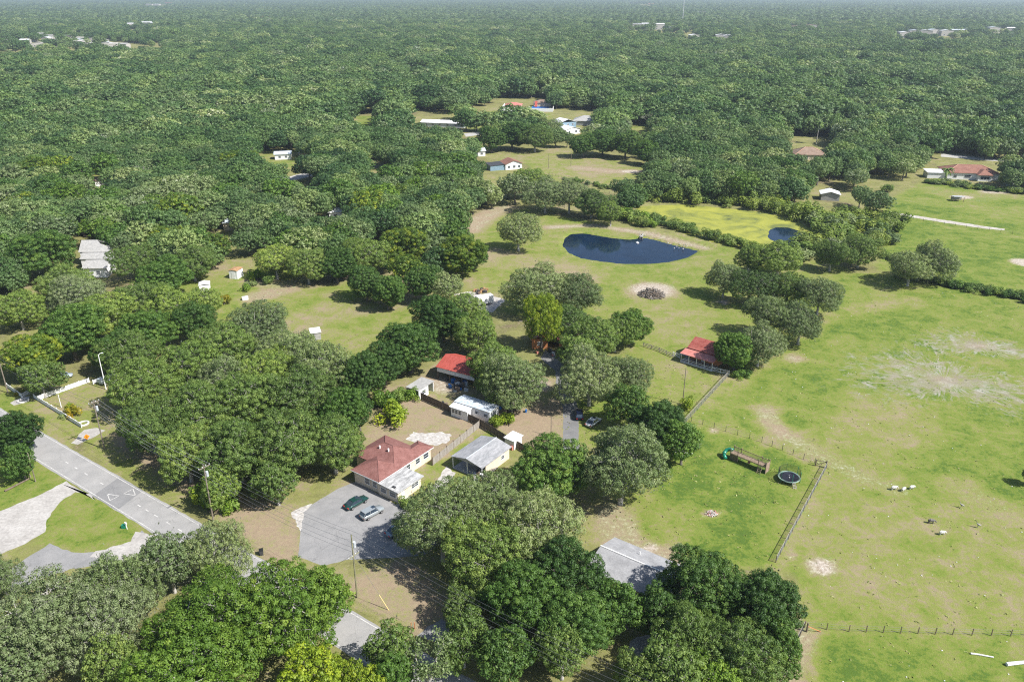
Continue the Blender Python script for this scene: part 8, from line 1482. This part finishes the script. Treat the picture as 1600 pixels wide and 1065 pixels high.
# medium trees of the wood, one mesh each (their parts are too small to see apart)
MID = [joined_proto('wood_tree', 40 + i, 6.2, st[1], st[2], st[0], .95, st[3], .50) for i, st in enumerate((('d', 4.6, 11.4, 34), ('m', 4.3, 11.0, 32), ('m', 4.5, 11.6, 32), ('g', 4.0, 10.8, 32), ('d', 4.4, 11.0, 32), ('g', 4.2, 11.5, 32)))]
KIDX = {'d': (0, 4), 'm': (1, 2), 'y': (1, 2), 'b': (1, 2), 'g': (3, 5)}
WGRP = 'woodland trees beyond the near clearings'
for (x, y, R, h, k, w) in WOOD_TREES:
    me = MID[TR.choice(KIDX[k])]; o = link(bpy.data.objects.new('wood_tree', me)); o.location = (x, y, 0); o.rotation_euler = (0, 0, TR.uniform(0, 6.28))
    o.scale = (R / 6.2, R / 6.2 * TR.uniform(.9, 1.1), h / 11.2)
    if k in 'dgyb': set_mat(o, LEAF[k])
    tag(o, ('broad ' if R > 7.4 else 'small ' if R < 5.3 else '') + {'d': 'dark green', 'm': 'mid-green', 'y': 'yellow-green', 'b': 'bright green', 'g': 'grey-green'}[k] + ' tree of the wood ' + w, 'tree', 'trees of the wood ' + w)

# the rest of the wood, out to the horizon: one object, trees set on points
LOW = [joined_proto('far_tree', 60 + i, 6.4, st[1], st[2], st[0], 1.45, 24, .92) for i, st in enumerate((('d', 4.7, 11.6), ('m', 4.3, 11.0), ('m', 4.6, 11.8), ('g', 4.2, 11.0)))]
def grove(seed):
    rs = np.random.RandomState(seed); C = []; N = []; S = []; T = []
    for gx in range(4):
        for gy in range(4):
            if rs.rand() < .10: continue
            cx, cy_ = (gx - 1.5) * 17 + rs.uniform(-7, 7), (gy - 1.5) * 17 + rs.uniform(-7, 7); R = rs.uniform(6.5, 13); h = R * .8 + rs.uniform(2, 8); m = 110
            d = unit(rs.normal(size=(m, 3)) + np.array([0, 0, .5])); d[:, 2] = np.abs(d[:, 2]) * .9 - .1; C.append(np.array([cx, cy_, h - R * .65]) + d * np.array([R, R, R * .65]) * rs.uniform(.8, 1.08, (m, 1))); N.append(unit(d + rs.normal(size=(m, 3)) * .16))
            S.append(rs.uniform(2.0, 3.6, m)); T.append(np.clip(rs.rand() * .8 + rs.normal(size=m) * .1, 0, 1))
    return leaf_mesh('far_grove', np.vstack(C), np.vstack(N), np.concatenate(S), np.concatenate(T), .8, [LEAF['f']], None, rs)
GROVES = [grove(80 + i) for i in range(4)]
pc = bpy.data.collections.new('tree_kinds')
for i, me in enumerate(MID + LOW + GROVES):
    o = bpy.data.objects.new('kind_%02d' % i, me)
    
    pc.objects.link(o)
nM, nLw, nG = len(MID), len(LOW), len(GROVES)
rs = np.random.RandomState(5)
pts, idx, scl = [], [], []
CROWN_R = (4.2, 5.0, 5.6, 6.2, 6.8, 7.6, 8.4)
for q in range(0, len(FOREST_NEAR), 3):
    x, y, R = FOREST_NEAR[q], FOREST_NEAR[q + 1], CROWN_R[FOREST_NEAR[q + 2]] * rs.uniform(.94, 1.06); h = (R + 5.2) * rs.uniform(.92, 1.12); pts.append((x, y, 0))
    near = math.hypot(x, y) < 520; idx.append(rs.randint(0, nM) if near else nM + rs.randint(0, nLw)); b = 6.2 if near else 6.4; scl.append((R / b, R / b, h / 11.2))
FAR_CLEAR = [[(-32.54,673.98),(-5.43,698.13),(19.31,651.36),(16.97,567.94),(-27.69,567.94)], [(-14.55,751.70),(35.65,742.24),(27.31,579.44),(-11.83,603.79)], [(31.49,673.98),(72.93,658.74),(58.57,546.19),(26.46,540.99)], [(-83.06,666.28),(-41.67,651.36),(-34.69,535.88),(-69.53,551.48)],
  [(169.00,689.90),(187.78,689.90),(167.23,610.18),(150.50,610.18)], [(-132.74,1021.53),(-93.70,1021.53),(-80.59,873.27),(-114.17,873.27)], [(86.25,594.43),(102.01,585.35),(88.62,521.09),(76.91,525.94)], [(-123.19,644.14),(-103.08,644.14),(-88.28,546.19),(-105.51,546.19)], [(-1211.66,1967.50),(-1075.14,1907.62),(-879.29,1797.96),(-693.65,1571.22),(-545.48,1227.37),(-676.86,1203.26),(-736.01,1180.05)], [(-752.93,1571.22),(-658.93,1611.97),(-513.49,1252.44),(-592.10,1227.37)], [(-1185.94,2622.64),(-1113.41,2622.64),(-742.04,1747.64),(-795.99,1747.64)], [(-1668.35,3393.15),(-1605.16,3393.15),(-1297.72,2735.90),(-1348.81,2735.90)],
  [(322.58,2421.76),(424.07,2421.76),(307.87,1747.64),(234.19,1747.64)], [(410.39,2332.29),(516.49,2421.76),(364.97,1700.01),(300.94,1700.01)], [(370.26,1851.20),(473.27,1851.20),(395.74,1532.43),(307.80,1532.43)], [(911.68,2031.19),(1117.93,2099.06),(804.50,1495.46),(660.16,1460.20)], [(1196.53,2171.53),(1277.92,2171.53),(979.15,1654.85),(916.78,1654.85)], [(775.65,2421.76),(860.82,2421.76),(680.92,1907.62),(613.55,1907.62)],
  [(-972.26,3142.00),(-909.01,3142.00),(-730.74,2518.26),(-781.59,2518.26)], [(-3096.04,7208.10),(-2829.14,7208.10),(-2036.67,5178.28),(-2228.81,5178.28)], [(989.13,7634.62),(1271.74,7634.62),(864.62,5178.28),(672.49,5178.28)], [(334.53,1426.51),(386.38,1460.20),(346.54,1305.68),(306.94,1305.68)], [(1082.20,1797.96),(1163.36,1797.96),(907.65,1394.31),(844.33,1394.31)]]
def outside(P):
    ok = np.ones(len(P), bool)
    for c in FAR_CLEAR: ok &= (sdf(P, c) > 3) | ((P[:, 1] > 900) & (rs.rand(len(P)) < .10))
    return ok
def ring_pts(y0, y1, cell, grow, wide, add):
    out = []; Y = y0
    while Y < y1:
        cc = cell * (1 + grow * (Y - y0) / (y1 - y0)); hw = .72 * Y + wide; xs = np.arange(-hw, hw, cc)
        out.append(np.column_stack([xs + rs.uniform(-.42, .42, len(xs)) * cc, np.full(len(xs), Y) + rs.uniform(-.42, .42, len(xs)) * cc])); Y += cc * .92
    P = np.vstack(out); P = P[rs.rand(len(P)) > .06]; return P[outside(P)]
P = ring_pts(562, 2500, 9.6, .45, 60, 0)
for p in P:
    pts.append((p[0], p[1], 0)); idx.append(nM + rs.randint(0, nLw)); R = rs.choice([4.8, 5.6, 6.6, 7.6, 8.8, 10.2, 11.8]); s = R / 6.4; hv = 1 + .16 * math.sin(p[0] / 47 + 2 * math.sin(p[1] / 90)) * math.sin(p[1] / 61 + 1.3); scl.append((s, s, hv * rs.uniform(.78, 1.22) * (.5 + .45 * s)))
P = ring_pts(2500, 11000, 54, .9, 100, 0)
for p in P: pts.append((p[0], p[1], 0)); idx.append(nM + nLw + rs.randint(0, nG)); g = rs.uniform(1.0, 1.25) * (1 + max(0, (p[1] - 5000) / 9000)); scl.append((g, g, rs.uniform(.85, 1.35)))
fm = bpy.data.meshes.new('forest'); fm.from_pydata(pts, [], [])
a = fm.attributes.new('kind_index', 'INT', 'POINT'); a.data.foreach_set('value', np.array(idx, np.int32))
a = fm.attributes.new('tree_scale', 'FLOAT_VECTOR', 'POINT'); a.data.foreach_set('vector', np.array(scl, np.float32).ravel())
a = fm.attributes.new('turn', 'FLOAT', 'POINT'); a.data.foreach_set('value', rs.uniform(0, 6.283, len(pts)).astype(np.float32))
forest = link(bpy.data.objects.new('forest', fm)); tag(forest, 'unbroken oak woodland stretching away to the horizon', 'forest', kind='stuff')
ng = bpy.data.node_groups.new('set_trees_on_points', 'GeometryNodeTree')
ng.interface.new_socket('Geometry', in_out='INPUT', socket_type='NodeSocketGeometry'); ng.interface.new_socket('Geometry', in_out='OUTPUT', socket_type='NodeSocketGeometry')
gi, go = ng.nodes.new('NodeGroupInput'), ng.nodes.new('NodeGroupOutput'); iop = ng.nodes.new('GeometryNodeInstanceOnPoints'); ci = ng.nodes.new('GeometryNodeCollectionInfo')
ci.inputs['Collection'].default_value = pc; ci.inputs['Separate Children'].default_value = True; ci.inputs['Reset Children'].default_value = True
def named(nm, ty): n = ng.nodes.new('GeometryNodeInputNamedAttribute'); n.data_type = ty; n.inputs['Name'].default_value = nm; return n.outputs['Attribute']
cx = ng.nodes.new('ShaderNodeCombineXYZ'); ng.links.new(named('turn', 'FLOAT'), cx.inputs[2])
ng.links.new(gi.outputs[0], iop.inputs['Points']); ng.links.new(ci.outputs[0], iop.inputs['Instance']); iop.inputs['Pick Instance'].default_value = True
ng.links.new(named('kind_index', 'INT'), iop.inputs['Instance Index']); ng.links.new(cx.outputs[0], iop.inputs['Rotation']); ng.links.new(named('tree_scale', 'FLOAT_VECTOR'), iop.inputs['Scale'])
ng.links.new(iop.outputs[0], go.inputs[0]); md = forest.modifiers.new('trees', 'NODES'); md.node_group = ng

# ------------------------------------------------------------------ shrubs, palms, bare trees
def bush_mesh(seed, R, h, n, ls):
    rs_ = np.random.RandomState(seed); k = 14; C = rs_.normal(size=(k, 3)) * np.array([R * .38, R * .38, h * .16]) + np.array([0, 0, h * .55]); ci = rs_.randint(0, k, n)
    d = unit(rs_.normal(size=(n, 3)) + np.array([0, 0, .3])); pos = C[ci] + d * np.array([R * .42, R * .42, h * .34]) * rs_.uniform(.6, 1.1, (n, 1)); pos[:, 2] = np.maximum(pos[:, 2], .05)
    wd = MB()
    for c in C: wd.tube([(0, 0, 0), tuple(c * .5), tuple(c)], [.06, .04, .015], 4, False)
    return leaf_mesh('shrub', pos, unit(d + rs_.normal(size=(n, 3)) * .5), ls * rs_.uniform(.6, 1.4, n), np.clip(rs_.beta(2, 2, k)[ci] + rs_.normal(size=n) * .1, 0, 1), .6, [LEAF['s'], M['bark']], wd, rs_)
BUSH = [bush_mesh(90 + i, 1.8, 2.6, 1500, .34) for i in range(3)]
def shrub(loc, R, h, mat, label, group=None, name='shrub'):
    o = link(bpy.data.objects.new(name, BUSH[TR.randrange(3)])); o.location = (loc[0], loc[1], 0); o.rotation_euler = (0, 0, TR.uniform(0, 6.28)); o.scale = (R / 1.5, R / 1.5, h / 2.6)
    set_mat(o, LEAF[mat]); return tag(o, label, 'shrub', group)
for loc, R, h, m, lab in (((-26.19,155.84), 3.1, 4.2, 'l', 'large lime green shrub alone in the dry back yard'), ((-29.39,163.05), 2.7, 3.6, 'b', 'green rounded shrub behind the large lime one'), ((-26.16,166.86), 1.9, 2.2, 'm', 'low green shrub between the yard shrubs and the small open shed'),
    ((-23.02,167.18), 1.6, 2.6, 'b', 'bright green shrub in front of the small open shed'), ((-3.41,154.69), 1.4, 1.8, 'l', 'yellow-green shrub at the mobile home corner'), ((-1.43,155.27), 1.7, 2.0, 'l', 'yellow-green shrub behind the dark fence beside the mobile home'),
    ((-88.74,229.25), 2.0, 2.4, 'o', 'orange-yellow shrub at the left end of the long lawn'), ((-85.71,241.92), 1.6, 2.0, 'b', 'small green shrub in the planting strip of the lawn'), ((-85.32,252.56), 2.4, 3.2, 'b', 'green shrub at the far end of the planting strip'), ((-80.56,249.35), 2.0, 2.2, 'm', 'low grey-green shrub right of the strip shrubs'),
    ((-85.11,246.83), 1.6, 1.2, 'g', 'greyish low shrub in the middle of the planting strip'), ((-55.39,124.31), 3.2, 4.6, 'b', 'bright round bush at the foot of the roadside utility pole'), ((-57.60,125.13), 1.6, 3.0, 'l', 'lime green climber bush touching the roadside utility pole'), ((-52.34,122.30), 1.5, 2.0, 'b', 'small bright bush right of the round roadside bush'),
    ((-99.37,158.78), 1.3, 2.6, 'o', 'orange-green leafy plant inside the lot fence'), ((-100.56,159.98), 1.1, 2.4, 'l', 'yellow-green leafy plant beside the orange one in the lot'), ((-100.96,158.19), 1.0, .9, 'g', 'low grey plant along the inner side of the lot fence'), ((-117.94,169.48), 1.0, .8, 'o', 'small reddish plant behind the short white fence'),
    ((40.27,161.81), 1.5, 2.4, 'l', 'lime green bush at the mesh fence below the lone pole'), ((38.22,144.91), 1.5, 1.8, 'g', 'grey-green bush over the white rocks'), ((28.95,111.58), 1.0, .6, 'g', 'low tuft behind the white-ridged grey roof'), ((136.66,274.94), 2.0, 1.6, 'm', 'low bush under the lone dark pair of oaks'),
    ((-19.13,123.91), 1.5, 1.6, 'm', 'low bush by the front corner of the flat-roofed addition'), ((180.64,380.75), 2.4, 3.0, 'm', 'bush at the end of the far driveway shade')):
    shrub(loc, R, h, m, lab)
def row(pts, n, Rr, hr, mats, label, group, spread):
    Ps = span_pts(pts, 1.0)
    for i in range(n):
        p = Ps[int(i * (len(Ps) - 1) / max(1, n - 1))]; shrub((p.x + TR.gauss(0, spread), p.y + TR.gauss(0, spread)), TR.uniform(*Rr), TR.uniform(*hr), TR.choice(mats), label, group)
row([(60.40,330.88), (69.89,312.96), (79.82,300.18), (90.55,285.05), (100.85,272.70)], 34, (1.8, 2.8), (1.6, 3.0), 'ssmm', 'leafy shrub on the dike between the blue pond and the duckweed pond', 'shrubs on the dike', 1.2)
row([(40.73,335.11), (49.91,327.76), (60.19,316.79)], 16, (2.2, 3.4), (2.4, 4.2), 'smb', 'green shrub at the left end of the dike by the pond row', 'shrubs at the left end of the dike', 2.0)
row([(51.08,357.82), (62.44,365.18), (83.25,365.18), (102.16,357.82), (114.33,349.56), (123.83,335.11), (129.63,320.70)], 64, (2.8, 4.8), (3, 6), 'sssm', 'pale green marsh shrub on the far bank of the duckweed pond', 'marsh shrubs on the far bank', 3.0)
row([(129.02,322.69), (128.55,303.73), (118.27,282.66), (107.48,278.76), (145.01,332.98), (155.62,322.69), (139.44,290.77)], 52, (2.6, 4.6), (2.6, 5), 'ssmg', 'marsh shrub between the duckweed pond and the pasture', 'marsh shrubs at the pasture side', 3.5)
row([(142.47,246.83), (149.02,242.52), (154.96,238.35), (160.73,234.29), (172.12,227.07)], 44, (1.5, 2.4), (1.4, 2.2), 'mmd', 'low green shrub in the hedge along the pasture ditch', 'hedge shrubs along the pasture ditch', .9)
row([(131.15,255.84), (136.89,251.91), (143.10,248.08)], 12, (1.4, 2.2), (1.0, 1.8), 'dm', 'low dark shrub under the lone oak pair', 'shrubs under the lone oak pair', .8)
row([(212.25,403.49), (222.60,393.25), (232.29,384.84), (250.79,376.75)], 30, (1.8, 2.8), (1.3, 2.4), 'mdsg', 'garden shrub in the hedge before the red-roofed bungalow', 'hedge shrubs before the bungalow', 1.6)
row([(28.05,409.57), (41.48,394.68), (50.51,384.84)], 12, (1.2, 2.4), (1, 1.8), 'mg', 'low scrub along the near edge of the far paddock', 'scrub at the far paddock', 1.5)
row([(58.27,161.81), (57.53,161.81)], 0, (1, 2), (1, 2), 'm', '', '', 1)
row([(56.73,178.47), (60.31,184.03)], 4, (1.2, 2), (1, 1.6), 'dm', 'low dark shrub at the right end of the cabin gate', 'shrubs at the cabin gate', .6)
def palm(loc, h, label, seed):
    t = thing('palm_tree', label, 'tree', loc); rr = random.Random(seed); top = Vector((rr.uniform(-.6, .6), rr.uniform(-.6, .6), h))
    MB().tube([(0,0,0), (top.x*.3, top.y*.3, h*.5), top], [.28, .20, .18], 8).build('trunk', M['barkpale'], t)
    for i in range(22):
        a = rr.uniform(0, 6.28); el = rr.uniform(-.5, 1.1); L = rr.uniform(2.4, 3.4); m = MB(); P = []
        for k in range(7): f = k / 6; P.append(top + Vector((math.cos(a) * L * f * math.cos(el * (1 - f)), math.sin(a) * L * f * math.cos(el * (1 - f)), L * f * math.sin(el) - 1.5 * f * f * L * .45)))
        q = Vector((-math.sin(a), math.cos(a), 0))
        for k in range(6):
            w0, w1 = .55 * math.sin(math.pi * (k / 6 * .85 + .12)), .55 * math.sin(math.pi * ((k + 1) / 6 * .85 + .12)); dn = Vector((0, 0, -.25))
            m.quad(P[k], P[k + 1], P[k + 1] + q * w1 + dn, P[k] + q * w0 + dn); m.quad(P[k + 1], P[k], P[k] - q * w0 + dn, P[k + 1] - q * w1 + dn)
        m.build('frond', LEAF['m'], t)
palm((-65.23,338.35), 11, 'tall palm with drooping fronds rising from the wood behind the long lawn', 1)
palm((193.29,513.98), 13, 'tall cabbage palm behind the brown hip-roofed house', 2)
palm((221.47,404.99), 6, 'palm in front of the red-roofed bungalow', 3)
palm((-209.31,439.11), 10, 'palm among the oaks left of the pale bare tree', 4)
for p, R, h, lab, s in (((-179.64,383.47), 7, 13, 'pale bare-limbed tree above the sandy clearing in the left wood', 8), ((-140.33,556.86), 7, 14, 'large bare grey tree standing out in the distant wood', 9), ((97.41,585.35), 6, 11, 'bare brownish tree beyond the far paddock trees', 10), ((-135.77,232.59), 6, 10, 'bare pale-limbed tree below the white gabled house', 12)):
    bare_tree(p[0], p[1], R, h, lab, s, 500)

# ------------------------------------------------------------------ weeds and pale specks in the grass
def scatter_poly(polys, n, avoid=()):
    out = []
    for poly in polys:
        A = np.array(poly); lo, hi = A.min(0), np.minimum(A.max(0), [330, 420]); P_ = lo + rs.rand(int(n * 3), 2) * (hi - lo); P_ = P_[sdf(P_, poly) < -.5]
        for q in avoid: P_ = P_[sdf(P_, q) > 1.2]
        out.append(P_[:n])
    return np.vstack(out)
P = scatter_poly([PASTURE], 1300); P2 = scatter_poly([MEADOW, YARD, LAWN, CABINLAWN], 250, [POND]); P = np.vstack([P, P2])
dn = (np.sin(P[:, 0] * .11 + 1.3 * np.sin(P[:, 1] * .07)) * np.sin(P[:, 1] * .13 + .8) > -.25) | (rs.rand(len(P)) < .25); P = P[dn]
P = np.repeat(P, 3, 0); n = len(P); C = np.column_stack([P + rs.normal(size=(n, 2)) * .22, rs.uniform(.02, .07, n)])
wm = leaf_mesh('weeds', C, unit(rs.normal(size=(n, 3)) * .30 + np.array([0, 0, 1.0])), rs.uniform(.15, .50, n), rs.rand(n), .6, [leaf_mat('weed_leaves', [(0,(.14,.19,.035)),(.5,(.24,.27,.06)),(1,(.38,.35,.16))], 0, .05)], None, rs)
tag(link(bpy.data.objects.new('weeds', wm)), 'low weed tufts sprinkled through the pasture and lawns', 'weeds', kind='stuff')
P = scatter_poly([PASTURE], 420); m = MB()
for p in P: s = rs.uniform(.05, .16); m.ball((p[0], p[1], s * .3), s, s * .8, s * .5, 5, 3)
tag(m.build('pale_specks', M['stonew']), 'small pale stones scattered over the pasture', 'stones', kind='stuff')
# clutter around the yards
for nm, lb, loc, mt, n_, sp, sz, sd_ in (('yard_clutter', 'white and dark odds and ends beside the mobile home fence', (-16.43,164.31), ['white','darkmetal','fencewood'], 7, .5, .8, 21), ('yard_clutter', 'blue and grey items in the shade below the carport', (-7.15,128.91), ['bluetarp','galv','white'], 9, .8, 1.0, 22),
    ('yard_clutter', 'dark scrap in the shade right of the mobile home', (0.00,161.81), ['darkmetal','fencewood','bluetarp'], 14, 1.6, 1.0, 23), ('yard_clutter', 'items standing by the red-roofed cottage wall', (10.58,193.12), ['white','darkmetal','redporch'], 10, 1.2, .9, 24), ('yard_clutter', 'white and blue items by the covered boat trailer', (-99.43,181.40), ['bluetarp','white','galv'], 10, 1.2, 1.1, 25)):
    junk(nm, lb, loc, mt, n_, sp, sz, sd_)

# ------------------------------------------------------------------ haze over the whole country
hz, nt, _ = newmat('haze_air'); nt.nodes.remove(nt.nodes['Principled BSDF']); pv = nt.nodes.new('ShaderNodeVolumePrincipled')
pv.inputs['Color'].default_value = (.74, .87, 1.0, 1); pv.inputs['Density'].default_value = .00010; pv.inputs['Anisotropy'].default_value = .25
nt.links.new(pv.outputs[0], nt.nodes['Material Output'].inputs['Volume'])
hb = MB().box(-16500, 16500, -3400, 16500, -4, 96).build('haze', hz); tag(hb, kind='stuff')
